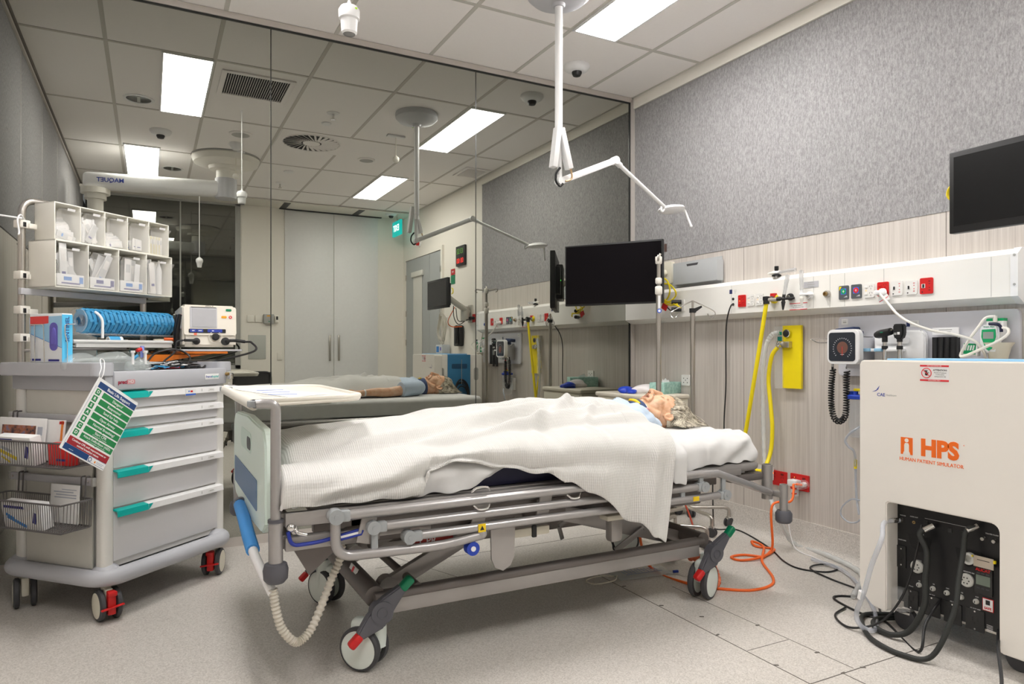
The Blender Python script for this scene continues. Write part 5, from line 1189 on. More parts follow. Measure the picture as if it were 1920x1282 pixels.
# worktop
b = MB(CARTG)
b.span((-.335, -.272, .925), (.325, .26, .988), .006); b.span((-.30, -.282, .928), (.33, -.262, 1.005), .006)
b.build('worktop_band', crt, **LOC)
b = MB(CARTG)
b.prism([(p[0], p[1]) for p in rrect(.10, .56, .03, 6)], (-.335, 0, .985), (1, 0, 0), (0, 1, 0), .055, .0035)
b.prism([(p[0], p[1]) for p in rrect(.085, .54, .03, 6)], (.36, .01, .985), (1, 0, 0), (0, 1, 0), .050, .0035)
b.span((-.32, .215, .98), (.34, .262, 1.035), .012); b.span((-.31, -.265, .98), (.335, .24, .992)); b.build('worktop', crt, **LOC)
b = MB(PAPER).box((.232, -.2835, .966), (.088, .001, .026), b=.0004).m(mat('logo_blue', (.02, .05, .35), .5)).text('france', (.212, -.2842, .966), (0, -1, 0), UPZ, .0155, .0002, bold=.015).m(TEAL).text('hopital', (.252, -.2842, .966), (0, -1, 0), UPZ, .0155, .0002, bold=.015); b.build('badge', crt, **LOC)
b = MB(mat('badge_maroon', (.35, .02, .05), .5)).text('preci', (-.262, -.2838, .960), (0, -1, 0), UPZ, .022, .0003, bold=.03).m(mat('badge_pink', (.60, .30, .32), .5)).plate((-.222, -.2825, .960), (0, -1, 0), UPZ, .040, .020, .001, .006).m(PAPER).text('HD', (-.222, -.284, .960), (0, -1, 0), UPZ, .018, .0003); b.build('badge', crt, **LOC)
b = MB(mat('brass', (.45, .30, .12), .35, .9)).cyl((.325, -.283, .975), (.325, -.30, .975), .008).m(CHROME).box((.335, -.30, .965), (.022, .022, .03), b=.003).m(CLEAR).box((.335, -.296, .90), (.02, .004, .07), b=.001); b.build('lock', crt, **LOC)
# bumper base: flat tray ringed by a thick roll
b = MB(CARTG)
ring = [(x, y, .178) for x, y in rrect(.70, .57, .085, 8)]
b.tube([V((p[0], p[1] - .0, .172)) for p in ring], .034, 14, True); b.prism(rrect(.68, .55, .08, 6), (0, 0, .15), (1, 0, 0), (0, 1, 0), .035)
for x, y in ((-.30, -.235), (.30, -.235), (-.30, .235), (.30, .235)): b.ell((x, y, .185), (.055, .055, .038))
b.build('bumper_base', crt, **LOC)
for x, y, rz, br in ((-.30, -.235, -.40, 1), (.30, -.235, -1.10, 1), (-.31, .215, -.6, 0), (.29, .215, .3, 0)):
    R = Matrix.Rotation(rz, 3, 'Z'); ax = R @ V((1, 0, 0)); fw = R @ V((0, -1, 0)); wc = V((x, y, .0625)) + fw * .018
    c = MB(IVORY).box(wc + V((0, 0, .025)), (.030, .055, .08), R, b=.008).cyl((x, y, .09), (x, y, .15), .018); o = c.build('castor', crt, **LOC)
    w = MB(DGREY)
    for s in (1, -1):
        p = wc + ax * s * .030; w.m(DGREY).lathe([(0, -.010), (.055, -.011), (.062, -.007), (.0625, .006), (.054, .012), (.051, .012)], p, ax * s, 32); w.m(IVORY).lathe([(.052, .0115), (.03, .0145), (0, .015)], p, ax * s, 28)
    w.build('wheel', o, **LOC)
    if br: MB(RED).box(wc + fw * .045 + V((0, 0, .015)), (.030, .028, .095), R, b=.005).box(wc + fw * .066 + V((0, 0, .000)), (.085, .012, .007), R @ Matrix.Rotation(-.12, 3, 'Y'), b=.002).box(wc + fw * .058 + V((0, 0, .052)), (.034, .02, .018), R, b=.004).build('brake_pedal', o, **LOC)
# side rails
for z in (.558, .812):
    b = MB(LGREY).box((-.338, .022, z), (.014, .47, .030), b=.002); b.m(GREY).box((-.338, -.215, z), (.018, .014, .036), b=.003).box((-.338, .258, z), (.018, .014, .036), b=.003); b.m(CHROME).cyl((-.346, -.195, z), (-.344, -.195, z), .005).cyl((-.346, .24, z), (-.344, .24, z), .005); b.build('side_rail', crt, **LOC)
b = MB(mat('bin_cream', (.70, .67, .58), .5)).prism([(-.10, .78), (.17, .78), (.17, .45), (.10, .24), (-.06, .24)], (.335, 0, 0), (0, 1, 0), (0, 0, 1), .09, .008); b.build('waste_bin', crt, **LOC)
# rear frame with clamps
b = MB(STEEL); b.tube(fillet([(-.300, .25, .95), (-.300, .25, 1.745), (.325, .25, 1.745), (.325, .25, .95)], .07, 8), .0145, 14); b.build('rear_frame', crt, **LOC)
for z in (1.635, 1.415, 1.265, 1.145):
    b = MB(WARM).box((-.300, .248, z), (.045, .045, .035), b=.004).box((-.268, .235, z - .006), (.04, .03, .022), b=.003).m(BLACK).box((-.305, .224, z - .003), (.012, .004, .020), b=.001); b.build('clamp', crt, **LOC)
b = MB(LGREY).box((.0, .235, 1.345), (.64, .02, .028), b=.003); b.build('cross_rail', crt, **LOC)

def CW(x, y, z=0): 
    c, s = math.cos(CR), math.sin(CR); return V((CX + c * x - s * y, CY + s * x + c * y, z))
# wire baskets hung on the side rails
WIRE = mat('grey_wire', (.15, .14, .14), .45, .3)
for z0, z1, y0, y1, zr, lb in ((.635, .735, -.255, .27, .812, 'upper grey wire basket on the trolley side holding booklets and boxes'), (.385, .498, -.245, .235, .558, 'lower grey wire basket on the trolley side holding a single box and a sheet')):
    t = thing('wire_basket', lb, 'basket', CW(-.43, 0, z0), CR, 'wire baskets')
    X0, X1 = -.072, .070; cx = -.43
    W_ = lambda p: V((p[0] - cx * 0, p[1], p[2] - z0))
    out = [(X0, y0), (X1, y0), (X1, y1), (X0, y1)]
    f = MB(WIRE)
    rimp = [V((p.x, p.y, z1 - z0)) for p in fillet([V((*q, 0)) for q in out] + [V((*out[0], 0))], .02, 3)[:-1]]
    f.tube(rimp, .0038, 8, True); botp = [V((p.x * .92, p.y * .97, 0.004)) for p in rimp]; f.tube(botp, .0035, 8, True); f.build('rim', t, **LOC)
    w = MB(WIRE)
    n1 = 38
    for i in range(n1 + 1):
        y = y0 + .012 + (y1 - y0 - .024) * i / n1
        w.tube([(X0, y, z1 - z0), (X0 * .93, y, .004), (X1 * .93, y, .004), (X1, y, z1 - z0)], .0016, 5)
    for i in range(1, 10):
        x = X0 + (X1 - X0) * i / 10
        w.tube([(x, y0, z1 - z0), (x, y0 * .97, .004), (x, y1 * .97, .004), (x, y1, z1 - z0)], .0016, 5)
    w.build('wire_mesh', t, **LOC)
    h = MB(WIRE)
    for y in (y0 + .05, y0 + .075, y1 - .075, y1 - .05): h.tube(fillet([(X1, y, z1 - z0), (X1 + .004, y, zr - z0 + .022), (X1 + .022, y, zr - z0 + .022)], .006, 3), .0032, 6)
    h.build('hook', t, **LOC)
NAVYI = mat('print_navy', (.02, .02, .22), .6); GINK = mat('print_grey', (.45, .48, .55), .7)
def carton(name, lb, cat, c, size, tilt, rz, accents, base=PAPER):
    """upright carton in local frame: x thickness, y width, z height"""
    t = thing(name, lb, cat, c, rz)
    R = Matrix.Rotation(tilt, 3, 'Y'); b = MB(base); w, d, h = size; o = R @ V((0, 0, h / 2)); b.box(o, size, R, b=.002)
    t['_'] = 0; del t['_']
    b.build('carton', t, **LOC)
    k = MB(NAVYI)
    for m, y0, z0, y1, z1, sk in accents:
        cy, cz = (y0 + y1) / 2 * d, (z0 + z1) / 2 * h; k.m(m).box(R @ V((-w / 2 - .0006, cy, cz)), (.001, abs(y1 - y0) * d, abs(z1 - z0) * h), R @ Matrix.Rotation(sk, 3, 'X'))
    k.build('print', t, **LOC); return t
PHOTO = pattern('photo_print', [(.35, (.03, .03, .05)), (.5, (.45, .16, .08)), (.62, (.16, .22, .40)), (.75, (.75, .72, .66))], (1, 1, 1), 22, 3, .5)
YI = mat('print_yellow', (.80, .62, .02), .6); OI = mat('print_orange', (.85, .25, .03), .6); BI = mat('print_sky', (.02, .22, .65), .6)
carton('booklet', 'white booklet with a dark photo on its cover, leaning in the upper basket', 'booklet', CW(-.415, .10, .645), (.006, .27, .17), .10, CR, [(PHOTO, -.30, .45, .42, .82, 0), (NAVYI, -.4, .36, .1, .40, 0), (GINK, -.44, .60, -.34, .80, 0), (OI, -.48, .30, -.2, .36, 0)])
carton('booklet', 'white booklet with orange and red edge, behind the photo booklet', 'booklet', CW(-.40, .02, .645), (.008, .28, .165), .10, CR, [(OI, -.48, .5, -.44, .98, 0), (RED, -.49, .90, -.40, .97, 0)])
carton('card_box', 'white box with yellow and navy stripes and tapered lid in the upper basket', 'box', CW(-.458, .02, .642), (.045, .20, .115), -.20, CR, [(YI, -.05, .30, .40, .42, .35), (YI, .15, .15, .40, .22, .5), (NAVYI, .0, .82, .44, .93, .0), (NAVYI, -.38, .25, -.30, .70, .35), (mat('print_grey', (.45, .48, .55), .7), .05, .5, .35, .6, .3)])
carton('card_box', 'red box half hidden behind the sign in the upper basket', 'box', CW(-.435, -.175, .642), (.04, .12, .085), 0, CR, [(NAVYI, -.3, .2, .1, .3, 0)], mat('box_red', (.75, .02, .02), .5))
carton('card_box', 'white box with blue stripes and flipped lid in the lower basket', 'box', CW(-.458, -.02, .392), (.045, .21, .105), -.20, CR, [(BI, -.1, .22, .40, .34, .35), (BI, .2, .42, .42, .52, .4), (NAVYI, -.1, .80, .44, .90, 0), (NAVYI, -.38, .25, -.30, .70, .35)])
carton('paper_sheet', 'white printed sheet standing at the back of the lower basket', 'paper', CW(-.385, -.11, .395), (.002, .16, .155), .05, CR, [(GINK, -.4, .65, .35, .68, 0), (GINK, -.4, .72, .3, .75, 0), (GINK, -.3, .79, .38, .82, 0), (GINK, -.4, .86, .1, .88, 0)])

# Basic Life Support sign
n_ = (0, -1, 0); ang = math.radians(-33); xd = V((math.cos(ang), 0, math.sin(ang))); ud = V((-math.sin(ang), 0, math.cos(ang)))
t = thing('life_support_sign', 'laminated Basic Life Support sign hanging tilted from the trolley corner', 'sign', CW(-.41, -.34, .62), CR)
c0 = V((0, 0, .185)); SW, SH = .212, .300
def sp(x, y, k=0): return c0 + xd * x + ud * y + V((0, -.0015 - k, 0))
s = MB(PAPER); s.plate(c0 + V((0, .0015, 0)), n_, ud, SW, SH, .003, .004); s.build('sign_panel', t, **LOC)
SG = mat('sign_green', (.02, .24, .075), .45); SB = mat('sign_blue', (.015, .06, .20), .45); SR = mat('sign_red', (.36, .02, .03), .45)
s = MB(SB); s.plate(sp(.006, .126), n_, ud, .196, .024, .0004); s.m(WHITE).text('Basic Life Support', sp(.012, .126, .0005), n_, ud, .0165, .0001, bold=.02)
for k, (lt, tx) in enumerate(zip('DRSABCD', ('Dangers?', 'Responsive?', 'Send for help', 'Open Airway', 'Normal Breathing?', 'Start CPR', 'Attach Defibrillator (AED)'))):
    y = .098 - .0285 * k
    s.m(SG).plate(sp(-.078, y), n_, ud, .022, .023, .0004, .002); s.plate(sp(.024, y), n_, ud, .158, .0225, .0004, .002)
    s.prism([(-.004, 0), (.004, 0), (0, -.004)], sp(.024, y - .0112, .0004), xd, ud, .0001)
    s.m(WHITE).text(lt, sp(-.078, y, .0005), n_, ud, .017, .0001, bold=.03); s.text(tx, sp(.024, y + (.003 if k > 4 else 0), .0005), n_, ud, .0145 if k < 6 else .0125, .0001, bold=.012)
    if k > 4: s.text('30 compressions : 2 breaths' if k == 5 else 'as soon as available, follow prompts', sp(.024, y - .0065, .0005), n_, ud, .0062, .0001)
s.m(SR).plate(sp(.006, -.107), n_, ud, .196, .030, .0004); s.m(WHITE).text('Continue CPR until responsiveness or', sp(.006, -.1015, .0005), n_, ud, .0108, .0001, bold=.02); s.text('normal breathing return', sp(.006, -.1135, .0005), n_, ud, .0108, .0001, bold=.02)
s.m(SB).plate(sp(.004, -.134), n_, ud, .200, .0225, .0004); s.m(WHITE).plate(sp(.062, -.134, .0004), n_, ud, .083, .020, .0002); s.m(SB).lathe([(.0085, 0), (.0085, .0006), (.006, .0006)], sp(.030, -.135, .0007), n_, 16); s.m(OI).plate(sp(.055, -.136, .0008), n_, ud, .006, .008, .0001); s.m(GINK).plate(sp(.080, -.133, .0008), n_, ud, .036, .002, .0001); s.plate(sp(.078, -.138, .0008), n_, ud, .030, .002, .0001)
s.m(WHITE).plate(sp(-.060, -.137, .0004), n_, ud, .02, .0012, .0002)
s.m(NAVYI).plate(sp(-.0985, -.01), n_, ud, .0006, .25, .0003)
s.build('print', t, **LOC)
kk = c0 + xd * -.095 + ud * .143
MB(WHITE).tube([kk, kk + V((.012, .0, .020)), kk + V((.03, .015, .05)), kk + V((.04, .03, .075)), kk + V((.028, .035, .078)), kk + V((.012, .01, .045)), kk + V((-.005, 0, .02)), kk], .0018, 6, k=5).build('cord', t, **LOC)

# ---------------------------------------------------------------- tilt bins above the trolley
BINW = mat('bin_housing_cream', (.84, .82, .74), .45, var=.01)
BINC = glass('bin_clear', (.80, .79, .76), .20, .06)
t = thing('tilt_bin_cabinet', 'cream cabinet of nine clear tilt-out bins in two rows above the trolley', 'storage bins', CW(.04, .16, 1.36), CR)
OX, OY, OZ = .04, .16, 1.36
def BP(x, y, z): return V((x - OX, y - OY, z - OZ))
def shell(x0, x1, y0, y1, z0, z1, n):
    b = MB(BINW); e = .005
    def sp_(a, c): lo, hi = BP(*a), BP(*c); b.span(lo, hi, .0008)
    sp_((x0, y0, z0), (x0 + e, y1, z1)); sp_((x1 - e, y0, z0), (x1, y1, z1)); sp_((x0, y0, z0), (x1, y1, z0 + e)); sp_((x0, y0, z1 - e), (x1, y1, z1)); sp_((x0, y1 - e, z0), (x1, y1, z1))
    for i in range(1, n): x = x0 + (x1 - x0) * i / n; sp_((x - .002, y0, z0), (x + .002, y1, z1))
    b.build('housing', t, **LOC)
shell(-.255, .36, .115, .235, 1.570, 1.735, 5); shell(-.282, .342, .075, .235, 1.362, 1.565, 4)
def packets(parent, x0, x1, y0, y1, z0, zt, seed, blue=.5):
    pass
bins = []
for (x0, x1, y0, y1, z0, z1, n) in ((-.255, .36, .115, .235, 1.570, 1.735, 5), (-.282, .342, .075, .235, 1.362, 1.565, 4)):
    for i in range(n):
        a, c = x0 + (x1 - x0) * i / n + .006, x0 + (x1 - x0) * (i + 1) / n - .006; h = z1 - z0
        b = MB(BINC); fz = z0 + h * .70
        # sloped clear front with lip
        b.prism([(y0 - .004, z0 + .006), (y0 - .006, fz), (y0 - .022, fz + h * .10), (y0 - .018, fz + h * .12), (y0 - .002, fz + .004), (y0 - .001, z0 + .008)], BP(a, 0, 0) - V((0, 0, 0)) + V((0, 0, 0)), (0, 1, 0), (0, 0, 1), c - a)
        b.build('clear_bin', t, **LOC)
        q = MB(PAPER).box(BP((a + c) / 2, y0 - .022, z0 + h * .82), (.036, .001, .011), Matrix.Rotation(.3, 3, 'X')); q.build('bin_label', t, **LOC)
        bins.append((a, c, y0 + .004, y1 - .008, z0 + .007, h))
rnd = random.Random(5)
PKT = [mat('packet_clear_white', (.78, .78, .77), .25), mat('packet_paper', (.82, .80, .77), .6), mat('packet_grey', (.58, .58, .58), .3)]
YP = mat('packet_yellow', (.80, .72, .35), .5)
desc = ['blue-tipped clear syringe packets', 'small clear bottles and white wraps', 'stack of white dressing packets', 'small white cartons and tips', 'row of pale yellow striped sachets', 'curled tubing bag over a blue-marked box', 'crossed long catheter sachets', 'upright twin sachets over a blue-cornered box', 'two tall clear wrapped tubes']
fills = [.62, .7, .45, .35, .55, .9, .85, .8, .85]
pos9 = ['in the far left upper bin', 'in the second upper bin', 'in the middle upper bin', 'in the fourth upper bin', 'in the far right upper bin', 'in the far left lower bin', 'in the second lower bin', 'in the third lower bin', 'in the far right lower bin']
for i, (a, c, y0, y1, z0, h) in enumerate(bins):
    g = thing('packet_bundle', desc[i] + ' ' + pos9[i], 'medical supplies', CW((a + c) / 2, (y0 + y1) / 2, z0), CR)
    g['kind'] = 'stuff' if False else None; del g['kind']
    W_, D_ = c - a, y1 - y0; hh = h * fills[i]; n = 14 if i in (0, 2, 3) else 9 if i == 4 else 12
    for k in range(n):
        pm = rnd.choice(PKT); ln = min(W_ * .8, hh * rnd.uniform(.8, 1.1)); wd = rnd.uniform(.022, .04)
        yy = -D_ / 2 + .010 + (D_ - .03) * k / n
        ang_ = rnd.uniform(-.7, .7) if i not in (2, 4, 7, 8, 3) else rnd.uniform(-.15, .15)
        if i in (0, 2): R = Matrix.Rotation(PI / 2 + rnd.uniform(-.4, .4), 3, 'Y'); zc = .012 + hh * (k + .5) / n * .75; ln = W_ * .8; xo = rnd.uniform(-.006, .006)
        elif i == 4: R = Matrix.Rotation(rnd.uniform(-.05, .05), 3, 'Y'); ln = hh; wd = .016; zc = hh / 2; xo = -W_ / 2 + .018 + (W_ - .036) * k / n; yy = -D_ / 2 + .018; pm = YP if k % 2 else PKT[1]
        else: R = Matrix.Rotation(ang_, 3, 'Y'); ln = hh * rnd.uniform(.75, 1); zc = ln / 2 * math.cos(ang_) + .006; mx = max(0, W_ / 2 - .028 - abs(math.sin(ang_)) * ln / 2); xo = rnd.uniform(-mx, mx)
        b = MB(pm).box((xo, yy, zc), (wd, .004, ln), R, b=.0015)
        if rnd.random() < .75: b.m(PKT[1] if pm is not PKT[1] else PKT[2]).box(V((xo, yy - .0024, zc)) + R @ V((0, 0, ln * .2)), (wd * .6, .001, ln * .25), R)
        if i != 4: b.m(NAVYI if rnd.random() < .75 else BI).box(V((xo, yy - .0026, zc)) + R @ V((0, 0, -ln * .22)), (wd * .5, .001, ln * .08), R)
        b.build('packet', g, **LOC)
    if i in (5, 7, 6):
        b = MB(PAPER).box((0, -D_ / 2 + .012, .028), (W_ * .88, .016, .05), b=.002).m(BI if i != 6 else NAVYI).box((-W_ * .1, -D_ / 2 + .0035, .034), (W_ * .25, .001, .016)).box((W_ * .34, -D_ / 2 + .0035, .030), (W_ * .12, .001, .028)).m(NAVYI).box((0, -D_ / 2 + .0035, .014), (W_ * .6, .001, .006)); b.build('box', g, **LOC)
    if i in (8, 1):
        for xx in (-.028, .026): MB(PKT[0]).lathe([(0, 0), (.014, 0), (.015, hh * .7), (.007, hh * .85), (.006, hh * .98), (0, hh)], (xx, -D_ / 2 + .03, .004), n=14).build('bottle', g, **LOC)

# ---------------------------------------------------------------- things on the trolley
BLG = glass('blue_clear_plastic', (.10, .42, .72), .80, .15); BLG2 = mat('blue_cup', (.05, .33, .62), .3)
t = thing('oxygen_mask_stack', 'long horizontal stack of nested translucent blue cups above the trolley tray', 'medical supplies', CW(.06, .10, 1.165), CR)
b = MB(BLG2)
for i in range(22):
    x = -.20 + .46 * i / 21; b.m(BLG2 if i % 2 else BLG)
    b.lathe([(.030, -.004), (.050, -.002), (.058, .006), (.055, .010), (.052, .004), (.030, .002)], (x - .0, 0, .058), (1, 0, 0), 24)
    for k in range(6): a = k * PI / 3 + .2 * (i % 2); b.box((x + .005, .052 * math.cos(a), .058 + .052 * math.sin(a)), (.016, .010, .010), Matrix.Rotation(a, 3, 'X'))
b.build('cups', t, **LOC)
b = MB(CLEAR).lathe([(.056, -.006), (.056, .0), (.02, .004), (.02, -.006)], (-.215, 0, .058), (1, 0, 0), 28); b.build('end_cap', t, **LOC)
MB(CLEAR).box((.03, 0, -.002), (.50, .10, .008), b=.002).build('cradle', t, **LOC)
MB(WHITE).tube([(-.17, -.045, .098), (-.165, -.062, .085), (-.155, -.070, .06), (-.155, -.072, .02), (-.155, -.072, -.02)], .006, 8, k=5).build('strap', t, **LOC)
t = thing('instrument_tray', 'grey shallow swing-out tray under the blue cups', 'tray', CW(-.01, .10, 1.10), CR)
b = MB(mat('tray_pale_grey', (.62, .62, .60), .4)); b.span((-.25, -.105, .006), (.26, .10, .012)); 
b.tube([(-.255, -.11, .028), (.265, -.11, .030), (.265, .105, .03), (-.255, .105, .03)], .009, 8, True); b.span((-.245, -.114, .004), (.262, -.106, .03)); b.span((.258, -.11, .004), (.268, .105, .03)); b.build('tray', t, **LOC)
b = MB(STEEL).tube([(-.285, .14, -.01), (-.2, .06, .0), (.1, .0, .0)], .008, 8); b.build('bracket', t, **LOC)
b = MB(mat('tape_cream', (.74, .68, .55), .7)).lathe([(.024, 0), (.024, .032), (.012, .032), (.012, 0), (.024, 0)], CW(.215, .03, 1.114), n=24); single(b, 'tape_roll', 'cream adhesive tape roll standing on the swing tray', 'tape roll')
b = MB(PAPER).lathe([(.020, -.03), (.020, .03), (.012, .03), (.012, -.03), (.020, -.03)], CW(-.04, .02, 1.134), CW(1, -.3) - CW(0, 0), 24).m(BLG2).lathe([(.0205, -.028), (.0205, .018)], CW(-.04, .02, 1.134), CW(1, -.3) - CW(0, 0), 24); single(b, 'bandage_roll', 'blue and white rolled bandage lying on the swing tray', 'bandage')
b = MB(PAPER); c_ = CW(.14, .03, 1.116); b.box(c_ + V((0, 0, .004)), (.08, .035, .012), Matrix.Rotation(CR + .2, 3, 'Z')); b.m(RED).box(c_ + V((0, 0, .0105)), (.05, .008, .0008), Matrix.Rotation(CR + .2, 3, 'Z')); single(b, 'swab_packet', 'small red-printed white packet on the swing tray beside the tape', 'packet')
# glove box in wire holder
t = thing('glove_box', 'light blue and white glove box with purple gloves showing, on the trolley corner', 'glove box', CW(-.343, .0, 1.042), CR)
b = MB(mat('glove_box_white', (.80, .83, .86), .5)).span((-.022, -.075, 0), (.022, .11, .20), .002); b.build('carton', t, **LOC)
PBL = mat('pale_blue_print', (.35, .62, .85), .5)
b = MB(PBL).prism([(.11, .12), (.11, .185), (-.075, .19), (-.075, .06)], (-.0226, 0, 0), (0, 1, 0), (0, 0, 1), -.0008); b.m(BI).prism([(.11, .118), (-.075, .058), (-.075, .060), (.11, .12)], (-.0235, 0, 0), (0, 1, 0), (0, 0, 1), -.0006); b.m(mat('print_red', (.75, .05, .05), .5)).prism([(.105, .150), (.105, .188), (-.0, .190), (-.0, .160)], (-.0236, 0, 0), (0, 1, 0), (0, 0, 1), -.0008)
b.m(mat('sentinel_blue', (.10, .55, .88), .5)).span((-.0228, -.0762, 0), (.0225, -.0748, .195)); b.m(NAVYI).text('SENTINEL', (0, -.0766, .135), (0, -1, 0), (-1, 0, 0), .024, .0002, bold=.01); b.m(NAVYI).box((-.0236, .07, .010), (.001, .05, .008)).box((-.0236, -.03, .008), (.001, .06, .008)); b.build('print', t, **LOC)
b = MB(mat('glove_purple', (.14, .12, .50), .6)); b.prism(rrect(.044, .115, .021, 6), (-.0238, -.030, .105), (0, 1, 0), (0, 0, 1), -.0015); blob(b, .007, .018, .05, (-.023, -.030, .10), 4, .2); b.build('gloves', t, **LOC)
b = MB(CHROME)
for y in (.095, .07): b.tube(fillet([(-.030, y, .0), (-.030, y, .155)], .01), .0022, 6)
b.tube(fillet([(-.030, .095, .155), (-.030, .02, .155), (-.034, .012, .10), (-.030, .015, .0)], .008), .0022, 6); b.tube(fillet([(-.005, -.082, 0), (-.005, -.082, .08), (-.015, -.082, .12), (-.015, -.082, .155), (.03, -.08, .158)], .01), .0022, 6); b.build('wire_holder', t, **LOC)
b = MB(WHITE).tube([CW(-.30, .235, 1.655), CW(-.34, .20, 1.665), CW(-.36, .19, 1.64), CW(-.36, .18, 1.59), CW(-.37, .17, 1.575)], .0035, 8, k=5); 
b.tube([CW(-.30, .235, 1.658), CW(-.36, .27, 1.662), CW(-.41, .36, 1.675)], .004, 8, k=4); single(b, 'wire_hook', 'white coated wire hook and cord clipped at the top of the trolley frame', 'hook')
# resuscitation bag and breathing mask heap
t = thing('resuscitation_mask', 'heap of clear plastic breathing masks and tubing on the trolley top left', 'breathing mask', CW(-.16, -.12, 1.0), CR)
MSK = glass('mask_clear', (.78, .84, .82), .22, .06)
b = MB(MSK)
for (x, y, rx, ry, rz_, s_) in ((-.14, .03, .085, .06, .045, 1), (-.02, -.02, .085, .065, .055, 2), (.07, -.06, .05, .045, .04, 3), (.03, -.10, .05, .035, .032, 4)): blob(b, rx, ry, rz_, (x, y, .6 * rz_ + .001), s_, .16)
b.build('mask', t, **LOC)
b = MB(WHITE)
for x, y in ((-.01, -.115), (.045, -.125), (.06, -.105)): b.cyl((x, y, .03), (x, y, .085), .0055, n=10); b.cyl((x, y, .08), (x, y, .09), .009, n=10)
b.m(RED).cyl((.025, -.10, .09), (.045, -.10, .096), .008); b.m(mat('valve_periwinkle', (.25, .32, .75), .4)).cyl((.06, -.09, .06), (.06, -.09, .11), .008).m(BLG2).cyl((.0, -.10, .05), (.02, -.11, .07), .006); b.build('valve', t, **LOC)
b = MB(MSK).tube([(.06, -.08, .03), (.1, -.04, .05), (.05, .02, .06), (-.04, .05, .055), (-.12, .06, .05), (-.19, .02, .04), (-.15, -.04, .02)], .006, 8, k=6); b.build('tubing', t, **LOC)
# defibrillator
rzD = math.atan2(.17, .985)
t = thing('defibrillator', 'cream portable defibrillator with grey screen and blue button strip on a swing shelf', 'defibrillator', (.255, 3.875, 1.10), rzD)
DC = mat('defib_cream', (.86, .81, .71), .42, var=.01)
b = MB(DC); b.prism([(-.105, .008), (-.095, .215), (-.05, .222), (.09, .200), (.10, .008)], (-.127, -.0, 0), (0, 1, 0), (0, 0, 1), .254, .012); b.build('case', t, **LOC)
fy = lambda z: -.105 + (z - .008) / .207 * .010 - .0015
NF = V((0, -1, .048)).normalized()
def F_(x, z, k=0): return V((x, fy(z), z)) + NF * k
b = MB(DC).prism([(-.125, .085), (-.10, .062), (-.01, .062), (.005, .040), (.035, .040), (.05, .062), (.12, .062), (.125, .20), (.10, .215), (-.125, .222)], F_(0, 0), (1, 0, 0), (0, .048, 1), .006, .002) if False else MB(DC).plate(F_(0, .14), NF, UPZ, .25, .145, .006, .012); b.lathe([(.032, 0), (.032, .008), (.028, .008)], F_(.022, .058), NF, 24); b.build('fascia', t, **LOC)
b = MB(LGREY).plate(F_(-.033, .155, .006), NF, UPZ, .128, .105, .0015, .003).m(mat('screen_silver', (.48, .48, .50), .25)).plate(F_(-.030, .153, .0076), NF, UPZ, .112, .090, .001); b.m(BLACK).plate(F_(-.033, .206, .0078), NF, UPZ, .118, .003, .0008); b.build('screen', t, **LOC)
b = MB(BLACK).plate(F_(-.015, .088, .006), NF, UPZ, .175, .020, .002, .004).m(mat('button_blue', (.03, .06, .40), .4))
for x, w in ((-.082, .03), (-.05, .028), (.01, .05), (.045, .02)): b.plate(F_(x, .089, .008), NF, UPZ, w, .015, .001, .003)
b.m(WHITE)
for x, w in ((-.082, .012), (-.05, .016), (.01, .010)): b.plate(F_(x, .089, .009), NF, UPZ, w, .004, .0006, .001)
b.m(GREEN).plate(F_(.088, .196, .006), NF, UPZ, .028, .012, .002, .005).m(mat('button_amber', (.85, .38, .02), .4)).plate(F_(.065, .160, .006), NF, UPZ, .026, .012, .002, .005).m(mat('sticker_red', (.72, .03, .04), .5)).lathe([(.008, .006), (.008, .0085), (.004, .0085), (.004, .006)], F_(.096, .160), NF, 18).m(BLACK).text('LIFEPAK 20', F_(-.005, .2135, .0062), NF, UPZ, .008, .0002, bold=.02).m(mat('print_salmon', (.85, .2, .12), .5)).plate(F_(-.072, .072, .006), NF, UPZ, .014, .012, .001)
b.build('buttons', t, **LOC)
MB(BLACK).lathe([(.018, .006), (.017, .020), (.013, .024), (0, .024)], F_(.022, .058), NF, 24).build('dial', t, **LOC)
b = MB(BLACK); b.lathe([(.017, 0), (.017, .012), (.012, .014), (0, .014)], F_(-.068, .036), NF); b.box(F_(-.095, .040, .016), (.065, .014, .014), b=.004); b.lathe([(.020, 0), (.020, .012), (.012, .014), (0, .014)], F_(.070, .036), NF); b.tube([F_(.072, .036, .012), F_(.10, .040, .03), F_(.16, .034, .03)], .0085, 10, k=4); b.build('connector', t, **LOC)
b = MB(BLACK)
for y0, s_ in ((-.07, .3), (-.01, -.1)): b.tube([(-.131, y0, .17), (-.142, y0 + s_ * .06, .09), (-.140, y0 + s_ * .1, .012)], .011, 8, k=4)
b.build('strap', t, **LOC)
so = warn(wm(t) @ V((-.1285, -.035, .135)), wm(t).to_3x3() @ V((-1, 0, .05)), (0, 0, 1), .085, .072, t, hand=True)
t = thing('defibrillator_shelf', 'orange and grey swing shelf carrying the defibrillator', 'shelf', (.255, 3.875, 1.075), rzD)
b = MB(LGREY).box((0, -.01, .016), (.30, .23, .010), b=.004); b.build('shelf_plate', t, **LOC)
b = MB(mat('shelf_orange', (.80, .20, .01), .45)).box((-.03, -.02, .005), (.22, .20, .012), b=.002); b.prism([(-.30, -.01), (-.02, -.01), (.05, 0), (-.22, -.045), (-.30, -.045)], (0, -.10, .005), (1, 0, 0), (0, 0, 1), -.02); b.build('orange_bracket', t, **LOC)
MB(ORANGE).cyl((-.19, .02, .07), (-.145, .02, .07), .010).build('orange_knob', t, **LOC)
